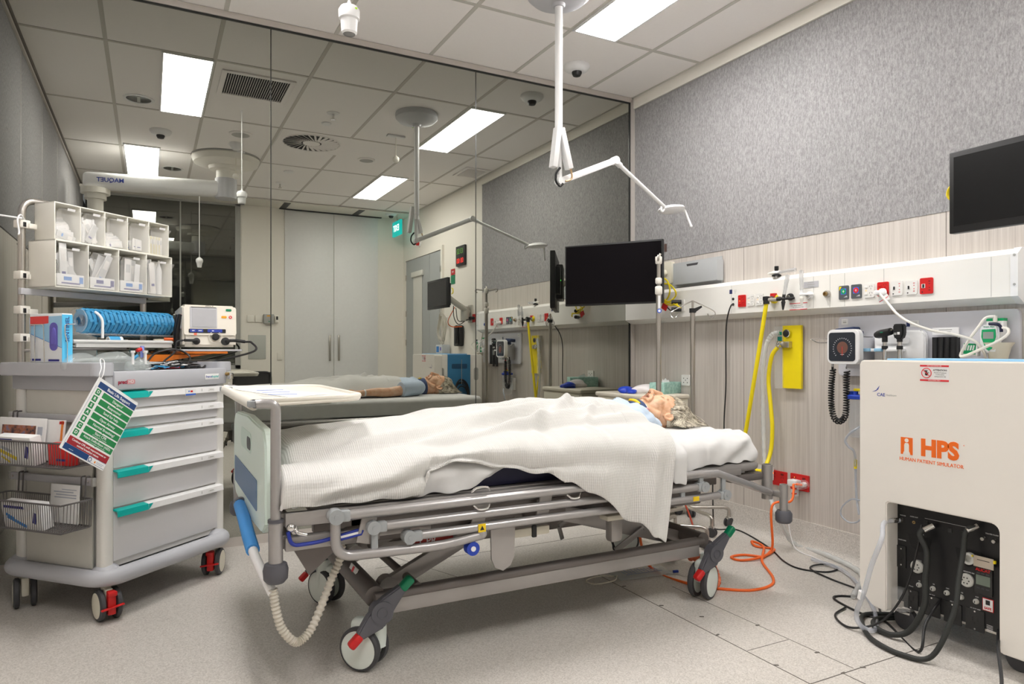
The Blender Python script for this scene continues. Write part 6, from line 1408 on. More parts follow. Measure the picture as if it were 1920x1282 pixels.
# defib cables
CB = MB(BLACK); M = wm(bpy.data.objects['defibrillator']) if 'defibrillator' in bpy.data.objects else Matrix()
q1 = M @ F_(.16, .034, .03); q2 = M @ F_(-.13, .040, .016)
t = thing('defibrillator_leads', 'tangle of black defibrillator leads lying over the trolley top', 'cable', CW(.1, -.12, 1.0), CR)
z = 1.0
CB.tube([q1, q1 + V((.03, -.02, -.005)), q1 + V((.035, -.06, -.05)), CW(.36, -.16, 1.03), CW(.28, -.18, 1.005), CW(.18, -.19, 1.003), CW(.05, -.2, 1.003), CW(-.02, -.18, 1.003)], .0055, 8, k=8)
CB.tube([q2, q2 + V((-.03, -.01, -.01)), q2 + V((-.04, -.02, -.06)), CW(.12, -.1, 1.03), CW(.2, -.15, 1.02), CW(.26, -.12, 1.06), CW(.22, -.08, 1.095), CW(.12, -.06, 1.08), CW(.03, -.10, 1.04), CW(-.04, -.14, 1.01), CW(.05, -.2, 1.005), CW(.2, -.2, 1.006)], .0045, 8, k=8)
rnd = random.Random(21)
for k in range(13):
    pts = [CW(rnd.uniform(-.06, .28), rnd.uniform(-.23, -.06), 1.002 + rnd.uniform(0, .035)) for _ in range(6)]
    CB.tube(pts, .003 + .001 * (k % 2), 6, k=7)
CB.build('black_lead', t)
b = MB(BLG2)
for k in range(4): b.tube([CW(rnd.uniform(-.06, .15), rnd.uniform(-.25, -.15), 1.003 + rnd.uniform(0, .02)) for _ in range(4)], .0025, 6, k=6)
b.m(WHITE)
for k in range(4): b.tube([CW(rnd.uniform(-.05, .2), rnd.uniform(-.24, -.12), 1.003 + rnd.uniform(0, .04)) for _ in range(4)], .0022, 6, k=6)
b.m(RED).tube([CW(.0, -.2, 1.01), CW(.08, -.22, 1.012), CW(.12, -.2, 1.01)], .003, 6, k=5); b.build('coloured_lead', t)
# ---------------------------------------------------------------- patient simulator cabinet
SX, SX2, SY0, SY1, SZ0, SZ1 = 2.52, 3.05, 1.14, 1.78, .085, 1.052
SIMW = mat('simulator_cream', (.86, .825, .765), .42, var=.008); SIMB = mat('simulator_blue', (.03, .19, .38), .45)
t = thing('patient_simulator_cabinet', 'large cream patient simulator cabinet on castors with black connector panel at right', 'medical equipment cabinet', (2.78, 1.46, 0))
def roundpoly(P, r, k=6): return [(p.x, p.y) for p in fillet([(V((*P[-1], 0)) + V((*P[0], 0))) / 2] + [V((*p, 0)) for p in P] + [(V((*P[-1], 0)) + V((*P[0], 0))) / 2], r, k)[:-1]]
# outline in (y, z); opening at the bottom
P = [(SY1, SZ1), (SY0, SZ1), (SY0, .075), (1.270, .075)] ; OP = [(1.270, .505), (1.666, .505)]
poly = [(SY0 + .012, SZ1), (SY0, SZ1 - .012), (SY0, .075), (1.262, .075), (1.268, .081)] + [(1.268 + .028 * (1 - math.cos(a)), .505 - .028 * (1 - math.sin(a))) for a in [PI / 2 * i / 6 for i in range(7)]] + [(1.660, .505), (1.666, .500), (1.666, .085), (1.672, .078)] + [(SY1 - .055, .085), (SY1 - .01, .125), (SY1, .16), (SY1, SZ1 - .012), (SY1 - .012, SZ1)]
b = MB(SIMW).prism(poly, (SX, 0, 0), (0, 1, 0), (0, 0, 1), .085, .004); b.build('front_shell', t)
b = MB(SIMW); b.span((SX + .083, SY0, .10), (2.665, SY1 - .004, SZ1 - .002), .006); b.span((2.913, SY0, .12), (SX2, SY1 - .004, SZ1 - .002), .01)
b.m(GREY)
for x in (2.60, 2.98): b.plate((x, SY1 - .004, .85), (0, 1, 0), UPZ, .05, .13, .001, .02)
b.build('side_shell', t)
b = MB(SIMB); b.span((2.665, SY0 + .002, .12), (2.913, SY1 + .004, SZ1 - .004), .004); b.m(mat('simulator_blue_dark', (.015, .08, .18), .5)).plate((2.79, SY1 + .004, .93), (0, 1, 0), UPZ, .17, .05, .001, .01)
b.m(mat('lid_blue', (.25, .50, .75), .5)).span((2.62, SY0 + .01, SZ1 - .006), (2.9, SY1 - .05, SZ1 + .006), .003); b.build('blue_section', t)
PX = 2.590
b = MB(mat('connector_panel_black', (.008, .008, .009), .35)).span((PX, 1.25, .115), (PX + .02, 1.69, .52)); pn = b.build('connector_panel', t)
WT = mat('panel_print_white', (.6, .6, .6), .5); SKT = mat('socket_pale', (.62, .62, .58), .4)
b = MB(SKT)
def PC(u, v): return onx(u, v, PX)
for u, v in ((1776, 1103), (1749, 1096), (1803, 1111), (1832, 1118), (1831, 1127)): pass
for u, v in ((1724, 1096), (1750, 1103), (1776, 1111), (1803, 1119), (1831, 1127)): p = PC(u, v); b.lathe([(.0095, 0), (.0095, .006), (.006, .012), (0, .012)], p, NX, 12); b.m(BLACK).box(p + V((-.0125, 0, 0)), (.001, .003, .008)).m(SKT)
for u, v in ((1721, 1062), (1814, 1087)):
    p = PC(u, v); b.lathe([(.024, 0), (.024, .008), (.020, .012), (0, .012)], p, NX, 24); b.m(BLACK)
    for k in range(6): a = k * PI / 3; b.box(p + V((-.0125, .011 * math.cos(a), .011 * math.sin(a))), (.001, .004, .004))
    b.m(SKT)
for u, v in ((1820, 1046), ): p = PC(u, v); b.lathe([(.021, 0), (.021, .018), (.013, .018), (.013, .004), (0, .004)], p, NX, 24)
for u, v in ((1693, 974), (1847, 1009), (1868, 1014)): p = PC(u, v); b.m(CHROME).lathe([(.009, 0), (.009, .012), (.006, .02), (0, .02)], p, NX, 14)
b.m(mat('brass', (.45, .30, .12), .35, .9)).lathe([(.006, 0), (.006, .003), (.003, .003), (.003, 0)], PC(1714, 979), NX, 14)
build_each(b, 'port', pn)
b = MB(mat('recess_black', (.002, .002, .002), .7))
for u, v in ((1725, 1020), (1816, 1047)): p = PC(u, v); b.prism([(-.045, 0), (.045, 0), (.035, -.045), (0, -.06), (-.035, -.045)], p + V((-.001, 0, .03)), (0, -1, 0), UPZ, .001)
build_each(b, 'recess', pn)
OB = mat('outlet_black', (.018, .018, .018), .35)
for u, v, w in ((1748, 1136, .062), (1787, 1149, .062), (1829, 1162, .062), (1709, 1123, .055), (1691, 1043, .036)):
    p = PC(u, v); q = MB(OB).plate(p, NX, UPZ, w, .075 if w > .05 else .085, .004, .002)
    q.m(BLACK)
    for dy in (-.008, .008): q.box(p + V((-.0045, dy, .004)), (.001, .003, .014))
    q.box(p + V((-.0045, 0, -.010)), (.001, .004, .008)); q.m(CHROME).cyl(p + V((-.004, 0, .031)), p + V((-.0055, 0, .031)), .003).cyl(p + V((-.004, 0, -.031)), p + V((-.0055, 0, -.031)), .003); q.build('outlet', pn)
b = MB(WT)
for u, v, tx in ((1693, 966, 'VACUUM'), (1714, 969, 'AUDIO OUT'), (1726, 1001, 'NETWORK'), (1721, 1050, 'PNEUMATIC'), (1818, 1073, 'PNEUMATIC RIGHT'), (1748, 1115, 'AC OUT'), (1787, 1128, 'AC OUT'), (1829, 1141, 'AC OUT UNIT'), (1707, 1098, 'AC Power'), (1860, 1002, 'TREATED FLUIDS'), (1692, 1012, 'HARDWARE'), (1751, 1095, 'N2'), (1777, 1103, 'N2O'), (1832, 1119, 'AUX'), (1724, 1089, 'AIR'), (1804, 1111, 'O2')): b.text(tx, PC(u, v) + V((-.0008, 0, 0)), NX, UPZ, .0055, .0001, bold=.03)
p = PC(1775, 980); b.box(p + V((-.0006, 0, 0)), (.0006, .16, .0012))
for k in range(5): b.box(PC(1856, 1178) + V((-.0006, 0, -.005 * k + .01)), (.0006, .02, .0018))
b.build('panel_lettering', pn)
b = MB(OB)
for u, v in ((1737, 979), (1782, 994), (1806, 1000)): p = PC(u, v); b.box(p + V((-.002, 0, 0)), (.006, .014, .014), b=.001)
p = PC(1845, 1088); b.box(p + V((-.003, 0, .0)), (.006, .06, .10), b=.003); b.m(mat('meter_green', (.18, .22, .18), .3)).box(p + V((-.0065, 0, .0)), (.001, .046, .034)); b.m(RED).text('ALICAT', p + V((-.0068, 0, .036)), NX, UPZ, .014, .0004, bold=.04)
b.m(DGREY)
for k in (-1, 0, 1):
    for z in (-.028, .024): b.box(p + V((-.0065, k * .015, z)), (.001, .011, .006))
b.build('flow_meter', pn)
p = PC(1850, 1056); MB(mat('tag_tan', (.52, .45, .36), .6)).box(p + V((-.02, 0, .006)), (.002, .065, .038)).m(BLACK).box(p + V((-.0215, 0, .012)), (.0005, .04, .002)).m(YELLOW).box(p + V((-.02, -.036, .016)), (.008, .006, .010)).box(p + V((-.02, .036, .02)), (.006, .004, .006)).build('tag_plate', pn)
p = PC(1853, 1134); MB(RED).box(p + V((-.001, 0, 0)), (.002, .036, .044)).m(PAPER).box(p + V((-.0025, 0, 0)), (.001, .032, .040)).m(RED).text('SAFE', p + V((-.0032, 0, -.012)), NX, UPZ, .011, .0001, bold=.04).m(BLACK).box(p + V((-.0032, -.0, .008)), (.0004, .014, .016)).build('sticker', pn)
c, w, h = quad(1725, 684, 1779, 715, SX); warn(c + V((-.0, 0, 0)), NX, UPZ, w, h, t, hand=True)
b = MB(mat('logo_blue', (.02, .05, .35), .5)); c = onx(1644, 731, SX) + V((-.0004, 0, .004)); b.prism([(-.020, -.012), (-.002, -.004), (.012, .014), (.006, -.001), (-.003, -.008)], c, (0, -1, 0), UPZ, .0005)
b.text('CAE', onx(1652, 740, SX), NX, UPZ, .018, .0005, bold=.01); b.m(GREY).text('Healthcare', onx(1671, 741, SX), NX, UPZ, .0095, .0005, bold=.01); b.build('maker_logo', t)
OPR = mat('logo_orange', (.90, .16, .01), .45)
b = MB(OPR); c, w, h = quad(1690, 819, 1713, 850, SX); zt, zb = .763, .700; y1, y0 = 1.608, 1.562
b.text('HPS', V((SX - .0006, 1.465, .730)), NX, UPZ, .083, .0006, bold=.05, sx=.96)
def L2(y, z): return (y, z)
b.prism([(y1, zb), (y1, zt), (y0, zt), (y0, zb), (y0 + .010, zb), (y0 + .010, .725), (y0 + .014, .738), (y0 + .018, .742)] + [((y0 + y1) / 2 + .0075 * math.cos(a), .750 + .0085 * math.sin(a)) for a in [-.9 + (PI + 1.8) * i / 9 for i in range(10)]] + [(y1 - .018, .742), (y1 - .014, .738), (y1 - .010, .725), (y1 - .010, zb)], (SX - .0002, 0, 0), (0, 1, 0), (0, 0, 1), -.0008) if False else None
b.prism([(0, 0), (.046, 0), (.046, .064), (0, .064)], (SX - .0004, 1.608, .699), (0, -1, 0), UPZ, .0006)
b.m(SIMW); k0 = V((SX - .0012, 1.585, .699)); b.cyl(k0 + V((.0006, 0, .053)), k0 + V((-.0004, 0, .053)), .0075, n=20); b.prism([(-.014, 0), (.014, 0), (.012, .008), (.009, .012), (.009, .036), (.006, .043), (-.006, .043), (-.009, .036), (-.009, .012), (-.012, .008)], k0 + V((.0004, 0, 0)), (0, -1, 0), UPZ, .0006)
b.m(OPR).text('HUMAN PATIENT SIMULATOR', V((SX - .0006, 1.497, .681)), NX, UPZ, .0185, .0006, sx=.93)
b.text('R', V((SX - .0006, 1.380, .757)), NX, UPZ, .006, .0005); b.build('hps_logo', t)
for x, y in ((2.62, 1.65), (2.62, 1.25), (2.98, 1.65), (2.98, 1.25)):
    b = MB(DGREY).cyl((x - .012, y, .042), (x + .012, y, .042), .042, n=26).m(CHROME).box((x, y, .085), (.036, .05, .05), b=.005); b.build('castor', t)
b = MB(CLEAR); b.box((2.60, 1.655, .125), (.10, .07, .09), b=.01); b.build('clear_bracket', t)
# cables plugged in the cabinet
BR = mat('braided_black', (.022, .024, .022), .6, var=.5, scale=300)
p = PC(1755, 985)
b = MB(BR).tube([p + V((-.02, 0, 0)), p + V((-.05, .03, -.03)), onx(1738, 1035, 2.54), onx(1735, 1085, 2.53), onx(1733, 1135, 2.52), V((2.50, 1.56, .05)), V((2.48, 1.62, .016)), V((2.5, 1.70, .014)), V((2.58, 1.74, .016)), V((2.7, 1.68, .02))], .0105, 10, k=8).m(CHROME).cyl(p + V((-.018, 0, 0)), p + V((-.045, .02, -.018)), .012); single(b, 'braided_cable', 'thick black braided cable hanging left in the simulator panel opening', 'cable')
p = PC(1838, 985)
b = MB(BR).tube([p + V((-.02, 0, 0)), p + V((-.05, .02, -.02)), onx(1806, 1035, 2.53), onx(1798, 1085, 2.50), onx(1788, 1150, 2.46), V((2.40, 1.42, .03)), V((2.36, 1.50, .012)), V((2.38, 1.62, .012)), V((2.46, 1.72, .012)), V((2.58, 1.80, .012)), V((2.7, 1.74, .012))], .009, 10, k=8).m(CHROME).cyl(p + V((-.018, 0, 0)), p + V((-.05, .02, -.018)), .010); single(b, 'braided_cable', 'thick black braided cable hanging right in the simulator panel opening and looping on the floor', 'cable')
p = PC(1734, 982)
b = MB(BLACK).tube([p + V((-.02, 0, 0)), onx(1722, 1020, 2.55), onx(1708, 1075, 2.54), onx(1688, 1125, 2.52), V((2.47, 1.66, .05)), V((2.42, 1.75, .008)), V((2.48, 1.86, .006)), V((2.6, 1.9, .006))], .0045, 8, k=8); single(b, 'black_cable', 'thin black lead running down the left of the simulator panel opening to the floor', 'cable')
b = MB(BLACK).tube([V((2.58, 1.30, .13)), V((2.48, 1.25, .10)), V((2.40, 1.20, .03)), V((2.30, 1.16, .008)), V((2.2, 1.05, .008))], .0055, 8, k=8); single(b, 'black_cable', 'black power lead leaving the simulator panel at the bottom right of the photo', 'cable')
p = PC(1693, 974)
b = MB(glass('clear_hose', (.60, .63, .70), .42, .08)).tube([p + V((-.02, 0, 0)), p + V((-.07, .03, -.01)), onx(1653, 1010, 2.44), onx(1634, 1060, 2.42), onx(1620, 1110, 2.41), onx(1606, 1150, 2.42), V((2.42, 1.70, .03)), V((2.47, 1.68, .014)), V((2.62, 1.78, .014)), V((2.8, 1.95, .014)), V((3.0, 2.2, .014)), V((3.02, 2.4, .014))], .0095, 10, k=8); b.m(WHITE).cyl(onx(1616, 1108, 2.412), onx(1613, 1122, 2.412), .0115); b.m(CHROME).cyl(p + V((-.012, 0, 0)), p + V((-.045, .012, 0)), .010); single(b, 'clear_hose', 'clear hose curving out of the simulator panel over its left leg to the floor', 'hose')
# ---------------------------------------------------------------- wall board with diagnostic set
BX = 3.175
t = thing('diagnostic_wall_board', 'pale grey wall board behind the diagnostic instruments', 'wall board', (3.19, 1.95, .95))
MB(mat('board_grey', (.66, .66, .70), .35, var=.01)).prism(rrect(.845, .305, .02), (XR + .002, 1.946, 1.112), (0, -1, 0), (0, 0, 1), .020, .002).build('board', t)
c, w, h = quad(1578, 598, 1590, 608, 3.181); b = MB(PAPER).plate(c, NX, UPZ, w, h * 1.1, .001).m(GREY).box(c + V((-.0013, 0, .004)), (.0004, w * .5, .002)).box(c + V((-.0013, 0, -.004)), (.0004, w * .5, .006)); b.build('label', t)
c, w, h = quad(1699, 601, 1723, 613, 3.181); b = MB(PAPER).plate(c, NX, UPZ, w, h, .001).m(mat('badge_navy', (.02, .03, .12), .5)).box(c + V((-.0014, w * .33, 0)), (.0004, w * .28, h * .85)).m(GREY)
for k in range(3): b.box(c + V((-.0014, -w * .12, h * (.28 - .2 * k))), (.0004, w * .5, h * .06))
b.build('label', t)
# aneroid gauge
t = thing('aneroid_gauge', 'square wall-mounted blood pressure gauge with black dial, beside the wall board', 'blood pressure gauge', (3.09, 2.33, 1.0))
c, w, h = quad(1550, 621, 1610, 679, 3.03); NA = V((-1, -.06, .04)).normalized()
b = MB(WHITE).prism(rrect(.178, .172, .03, 6), c + V((.035, 0, 0)), UPZ.__class__((0, 0, 0)) if False else V((0, -1, 0)), UPZ, .035, .003); b.build('housing', t)
b = MB(mat('gauge_glass', (.035, .04, .05), .10)).plate(c + V((-.0005, .004, 0)), NX, UPZ, .145, .142, .002, .014); b.build('dial', t)
b = MB(LGREY)
for k in range(22): 
    a = -.35 + (PI + .7) * k / 21 * 1.25 - .4; p = c + V((-.0032, .050 * math.cos(a), .050 * math.sin(a) - .008)); b.box(p, (.0006, .006, .003), Matrix.Rotation(a, 3, 'X'))
b.m(mat('dial_brown', (.16, .07, .05), .5)).lathe([(.030, .0026), (.030, .003), (0, .003)], c + V((0, 0, -.004)), NX, 28); b.m(mat('needle_red', (.8, .03, .02), .4)).box(c + V((-.0042, 0, -.022)), (.0006, .0022, .045)); b.m(WHITE).box(c + V((-.004, 0, -.038)), (.0005, .02, .002)); b.build('scale', t)
b = MB(LGREY).span((3.075, 2.165, 1.00), (3.185, 2.245, 1.155), .005).m(BLACK).span((3.08, 2.17, 1.156), (3.18, 2.24, 1.158)); b.build('cuff_basket', t)
b = MB(mat('cuff_navy', (.015, .03, .09), .7)).box((3.12, 2.27, 1.19), (.06, .11, .03), Matrix.Rotation(-.08, 3, 'X'), b=.008).box((3.12, 2.22, 1.165), (.05, .05, .045), b=.006); b.build('cuff', t)
b = MB(CHROME).tube(fillet([(3.10, 2.33, 1.15), (3.05, 2.435, 1.15), (3.05, 2.39, 1.13), (3.06, 2.34, 1.13)], .01), .003, 8); b.build('wire_hook', t)
CO = []
pth = catmull([onx(1562, 692, 3.08), onx(1559, 720, 3.08), onx(1559, 760, 3.08), onx(1564, 783, 3.08), onx(1574, 790, 3.08), onx(1584, 781, 3.08), onx(1587, 760, 3.08), onx(1587, 720, 3.08), onx(1588, 695, 3.08)], 60)
Ld = [0]
for a, c_ in zip(pth, pth[1:]): Ld.append(Ld[-1] + (c_ - a).length)
def at_len(s):
    for i in range(1, len(Ld)):
        if Ld[i] >= s: f = (s - Ld[i - 1]) / (Ld[i] - Ld[i - 1] + 1e-9); return pth[i - 1].lerp(pth[i], f), (pth[i] - pth[i - 1]).normalized()
    return pth[-1], (pth[-1] - pth[-2]).normalized()
tot = Ld[-1]; turns = 44; pts = []
for i in range(turns * 12):
    s_ = tot * i / (turns * 12); p, d = at_len(s_); nx = V((1, 0, 0)); ny = d.cross(nx).normalized(); a = 2 * PI * i / 12; pts.append(p + (nx * math.cos(a) + ny * math.sin(a)) * .0125)
MB(BLACK).tube(pts, .0038, 6).build('coiled_tube', t)
b = MB(BLACK).tube([onx(1561, 680, 3.08), onx(1561, 694, 3.08)], .006).cyl(onx(1587, 691, 3.08), onx(1589, 683, 3.08), .004).m(WHITE).cyl(onx(1561, 678, 3.06), onx(1561, 688, 3.08), .004); b.build('tube_fitting', t)
# handles set
t = thing('instrument_holder', 'white plastic wall cradle holding two black diagnostic handles', 'instrument holder', (3.15, 2.03, .95))
b = MB(WHITE); b.prism(rrect(.25, .22, .03, 5), (3.178, 2.02, 1.075), (0, -1, 0), (0, 0, 1), .03, .006); b.span((3.08, 1.985, 1.085), (3.15, 2.165, 1.10), .004); b.prism(rrect(.16, .035, .015, 4), (3.146, 2.045, 1.14), (0, -1, 0), (0, 0, 1), .004); b.m(mat('clip_blue', (.30, .55, .75), .4))
for y in (2.135, 2.075): b.box((3.085, y + .0, 1.093), (.03, .038, .016), b=.003)
b.m(TEAL).text('Welch', (3.147, 2.0, 1.01), NX, UPZ, .010, .0003); b.build('cradle', t)
def handle(name, lb, u, y, head):
    f = thing(name, lb, name.replace('_', ' '), (3.085, y, .93))
    b = MB(BLACK).cyl((3.085, y, .93), (3.085, y, 1.045), .0125).m(CHROME).cyl((3.085, y, 1.045), (3.085, y, 1.135), .0105).m(BLACK).cyl((3.085, y, 1.095), (3.085, y, 1.112), .0135).cyl((3.085, y, 1.13), (3.085, y, 1.152), .0125); b.build('handle', f)
    if head == 'oto': b = MB(BLACK).lathe([(0, -.050), (.014, -.048), (.019, -.03), (.020, -.01), (.018, .02), (.017, .045), (0, .05)], (3.082, y + .004, 1.172), (-.25, -1, .18), 20).cyl((3.082, y, 1.15), (3.082, y, 1.165), .014); b.m(GREEN).box((3.062, y, 1.176), (.002, .016, .005)).m(CHROME).cyl((3.06, y - .047, 1.185), (3.057, y - .056, 1.187), .003)
    else: b = MB(BLACK).prism([(-.016, -.035), (.016, -.035), (.026, -.01), (.025, .03), (.020, .036), (-.020, .036), (-.025, .03), (-.026, -.01)], (3.10, y, 1.178), (0, -1, 0), UPZ, .030, .005).m(PAPER).box((3.069, y - .004, 1.17), (.001, .012, .012)).m(GREY).box((3.069, y + .012, 1.168), (.001, .012, .010))
    b.build('head', f)
yo1 = onx(1659, 640, 3.085).y; yo2 = onx(1687, 640, 3.085).y
handle('otoscope', 'black otoscope with tilted barrel head in the left slot of the white cradle', 1659, yo1, 'oto'); handle('ophthalmoscope', 'black ophthalmoscope with upright head in the right slot of the white cradle', 1687, yo2, 'oph')
t = thing('specula_dispenser', 'black ribbed specula dispenser with a white label on the wall board', 'dispenser', (3.16, 1.77, .95))
c, w, h = quad(1752, 627, 1798, 680, 3.17); b = MB(BLACK)
for k in range(4): b.lathe([(w * .13, 0), (w * .13, .2)], (3.155, c.y + w * (.375 - .25 * k), .95), n=16)
b.span((3.15, c.y - w / 2, .95), (3.178, c.y + w / 2, 1.147)); b.build('tubes', t)
c2, w2, h2 = quad(1749, 614, 1799, 627, 3.165); MB(WHITE).plate(c2, NX, UPZ, w2, h2, .006).m(GREY).box(c2 + V((-.0065, 0, .006)), (.0006, w2 * .5, .003)).box(c2 + V((-.0065, 0, -.004)), (.0006, w2 * .4, .002)).build('label', t)
t = thing('ear_thermometer', 'white and green handheld thermometer standing in a cream wall cup', 'thermometer', (3.12, 1.66, .96))
p = onx(1857, 634, 3.09); b = MB(WHITE).prism([(-.034, -.06), (.030, -.062), (.038, .02), (.034, .052), (.02, .058), (-.03, .056), (-.038, .03)], p + V((.02, 0, 0)), (0, -1, 0), UPZ, .032, .006); b.build('body', t)
b = MB(mat('bright_green', (.0, .36, .12), .4)).prism([(-.026, .036), (.026, .038), (.028, .005), (.014, -.042), (0, -.052), (-.012, -.042), (-.028, .005)], p + V((-.0125, 0, 0)), (0, -1, 0), UPZ, .003, .001).m(mat('lcd_grey', (.30, .33, .30), .3)).plate(p + V((-.0156, 0, .012)), NX, UPZ, .040, .028, .001, .002).m(WHITE).plate(p + V((-.0156, 0, -.026)), NX, UPZ, .022, .014, .001, .006).m(GREEN).text('Welch Allyn', p + V((-.0122, 0, .047)), NX, UPZ, .0085, .0003, bold=.02); b.build('display', t)
b = MB(IVORY); b.lathe([(.028, -.09), (.045, -.02), (.058, .0), (.052, .0), (.040, -.02), (.024, -.085), (0, -.085)], onx(1872, 642, 3.12), n=28); b.build('wall_cup', t)
b = MB(NAVY).tube([p + V((-.01, -.0, .06)), p + V((-.01, -.03, .058)), p + V((-.005, -.042, .045)), p + V((-.005, -.044, .025))], .006, 8, k=4); b.build('probe', t)
cpts = [onx(1866, 593, 3.13), onx(1848, 596, 3.11), onx(1833, 615, 3.09), onx(1815, 640, 3.07), onx(1802, 662, 3.06), onx(1806, 668, 3.05), onx(1840, 654, 3.04), onx(1870, 640, 3.04), onx(1889, 627, 3.05), onx(1890, 617, 3.07), onx(1880, 614, 3.08)]
MB(WARM).tube(cpts, .0058, 8, k=7).cyl(onx(1866, 592, 3.13), onx(1866, 604, 3.13), .008).build('probe_cord', t)
t = thing('probe_cover_box', 'small green and white box of probe covers in front of the wall board', 'box', onx(1826, 666, 3.10))
c, w, h = quad(1810, 643, 1834, 668, 3.10); b = MB(WHITE).box(c, (.03, w * 1.15, h * .9), Matrix.Rotation(.06, 3, 'X'), b=.003).m(mat('bright_green', (.0, .36, .12), .4)).box(c + V((-.0155, 0, .004)), (.001, w * .95, h * .8), Matrix.Rotation(.06, 3, 'X')).m(WHITE)
for k in range(4): b.box(c + V((-.0165, w * (.3 - .2 * k), .008)), (.001, .006, .022), Matrix.Rotation(.25, 3, 'X'))
b.build('carton', t)
t = thing('probe_cover_box', 'white box with green top behind the thermometer', 'box', onx(1869, 620, 3.15)); c, w, h = quad(1853, 597, 1885, 634, 3.15)
MB(WHITE).box(c, (.03, w, h), b=.002).m(mat('bright_green', (.0, .36, .12), .4)).box(c + V((0, 0, h * .44)), (.0305, w * 1.01, h * .14)).m(GREY).box(c + V((-.0155, -w * .2, h * .25)), (.0005, w * .3, .003)).build('carton', t)
p = onx(1657, 549, UX - .01)
t = thing('thermometer_charger_lead', 'thick white power lead sagging from the red outlet down to the thermometer', 'cable', p)
MB(WARM).tube([p + V((-.03, -.0, -.005)), onx(1668, 572, 3.07), onx(1684, 590, 3.05), onx(1710, 606, 3.03), onx(1750, 620, 3.03), onx(1790, 627, 3.04), onx(1825, 638, 3.05), onx(1842, 656, 3.07), onx(1850, 676, 3.1)], .0058, 8, k=8).build('cable', t)
MB(WHITE).lathe([(.022, 0), (.022, .012), (.014, .022), (.012, .045), (0, .05)], p, (-1, .35, 0), 18).build('plug', t)
q = onx(1657, 561, 3.085); MB(PAPER).box(q, (.0015, .055, .028), Matrix.Rotation(-.5, 3, 'X')).m(mat('sticker_red', (.72, .03, .04), .5)).box(q + V((-.001, 0, 0)), (.0005, .05, .003), Matrix.Rotation(-.5, 3, 'X')).build('tag', t)
# suction canister
t = thing('suction_canister', 'clear suction canister with blue lid on the wall, partly behind the simulator cabinet', 'suction canister', (3.12, 2.22, .55))
cc = V((3.12, 2.205, 0)); zt = .865
MB(glass('canister_clear', (.66, .70, .74), .25, .06)).lathe([(.050, zt - .015), (.046, zt - .19), (.040, zt - .205), (0, zt - .205)], (cc.x, cc.y, 0), n=32).build('jar', t)
b = MB(BLUE).lathe([(.050, zt - .016), (.056, zt - .014), (.057, zt), (.050, zt + .006), (0, zt + .008)], (cc.x, cc.y, 0), n=32)
for dx, dy in ((-.02, .03), (-.03, 0), (.01, .025)): b.cyl((cc.x + dx, cc.y + dy, zt), (cc.x + dx, cc.y + dy, zt + .022), .011)
b.build('lid', t)
b = MB(YELLOW).box((cc.x - .01, cc.y - .005, zt + .03), (.03, .04, .014), b=.004).m(RED).tube([(cc.x, cc.y - .01, zt + .03), (cc.x, cc.y - .035, zt + .09), (cc.x, cc.y - .04, zt + .14)], .008, 8, k=4); b.build('cap', t)
CT = glass('clear_tube', (.55, .60, .68), .5, .1)
b = MB(CT).tube([onx(1612, 800, 3.09), onx(1594, 812, 3.07), onx(1585, 826, 3.07), onx(1592, 838, 3.08), onx(1602, 848, 3.1), onx(1604, 880, 3.13), onx(1606, 930, 3.13), onx(1611, 965, 3.12)], .006, 8, k=8); b.tube([onx(1612, 938, 3.13), onx(1596, 936, 3.12), onx(1579, 950, 3.12), onx(1577, 965, 3.12), onx(1590, 978, 3.12), onx(1605, 979, 3.12), onx(1615, 972, 3.12)], .0045, 8, k=8); b.build('tubing', t)
MB(YELLOW).cyl(onx(1604, 862, 3.125), onx(1604, 878, 3.13), .0075).build('yellow_connector', t)
b = MB(WHITE).span((3.17, 2.17, .70), (3.2, 2.24, .82), .004); b.build('wall_bracket', t)
# ---------------------------------------------------------------- things behind the camera, known from the mirror
t = thing('task_chair', 'black mesh-back office chair seen in the mirror behind the trolley', 'chair', (1.05, -.38, 0))
CHM = mat('chair_mesh', (.03, .03, .03), .7)
b = MB(CHM); g = [[V((-.21 + .42 * i / 10, .20 - .04 * math.sin(PI * i / 10), .50 + .34 * j / 8)) for j in range(9)] for i in range(11)]
b.grid(g); b.build('backrest', t, mods=[('SOLIDIFY', dict(thickness=.012))], **LOC)
b = MB(BLACK).tube(fillet([(-.21, .20, .50), (-.20, .20, .84), (.20, .20, .84), (.21, .20, .50), (-.21, .20, .50)], .06), .012, 8).tube([(0, .19, .5), (0, .2, .42), (0, .05, .42)], .02, 8, k=3); b.build('back_frame', t, **LOC)
MB(CHM).box((0, -.03, .46), (.46, .44, .07), b=.03, seg=3).build('seat', t, **LOC)
MB(BLACK).cyl((0, 0, .08), (0, 0, .43), .025).build('gas_column', t, **LOC)
for k in range(5):
    a = 2 * PI * k / 5 + .3; e = V((.29 * math.cos(a), .29 * math.sin(a), .07)); l = MB(BLACK).tube([(0, 0, .10), e], .018, 8).build('leg', t, **LOC); MB(DGREY).cyl(e + V((-.012, 0, -.042)), e + V((.012, 0, -.042)), .028).build('castor', l, **LOC)
for s in (1, -1): MB(BLACK).tube(fillet([(s * .22, .02, .45), (s * .26, .02, .47), (s * .26, .02, .66)], .02), .012, 8).box((s * .26, 0, .67), (.06, .22, .03), b=.01).build('armrest', t, **LOC)
def onback(name, x0, x1, z0, z1, m, lb, cat, th=.015, extra=None):
    b = MB(m).span((x0, YB, z0), (x1, YB + th, z1), .003)
    if extra: extra(b)
    return single(b, name, lb, cat)
onback('switch_plate', 1.105, 1.195, 1.455, 1.545, WARM, 'left of the two plain square wall plates seen in the mirror beside the cupboard', 'wall plate')
onback('switch_plate', 1.205, 1.295, 1.455, 1.545, WARM, 'right one of two square wall plates in the mirror, beside the grey box', 'wall plate')
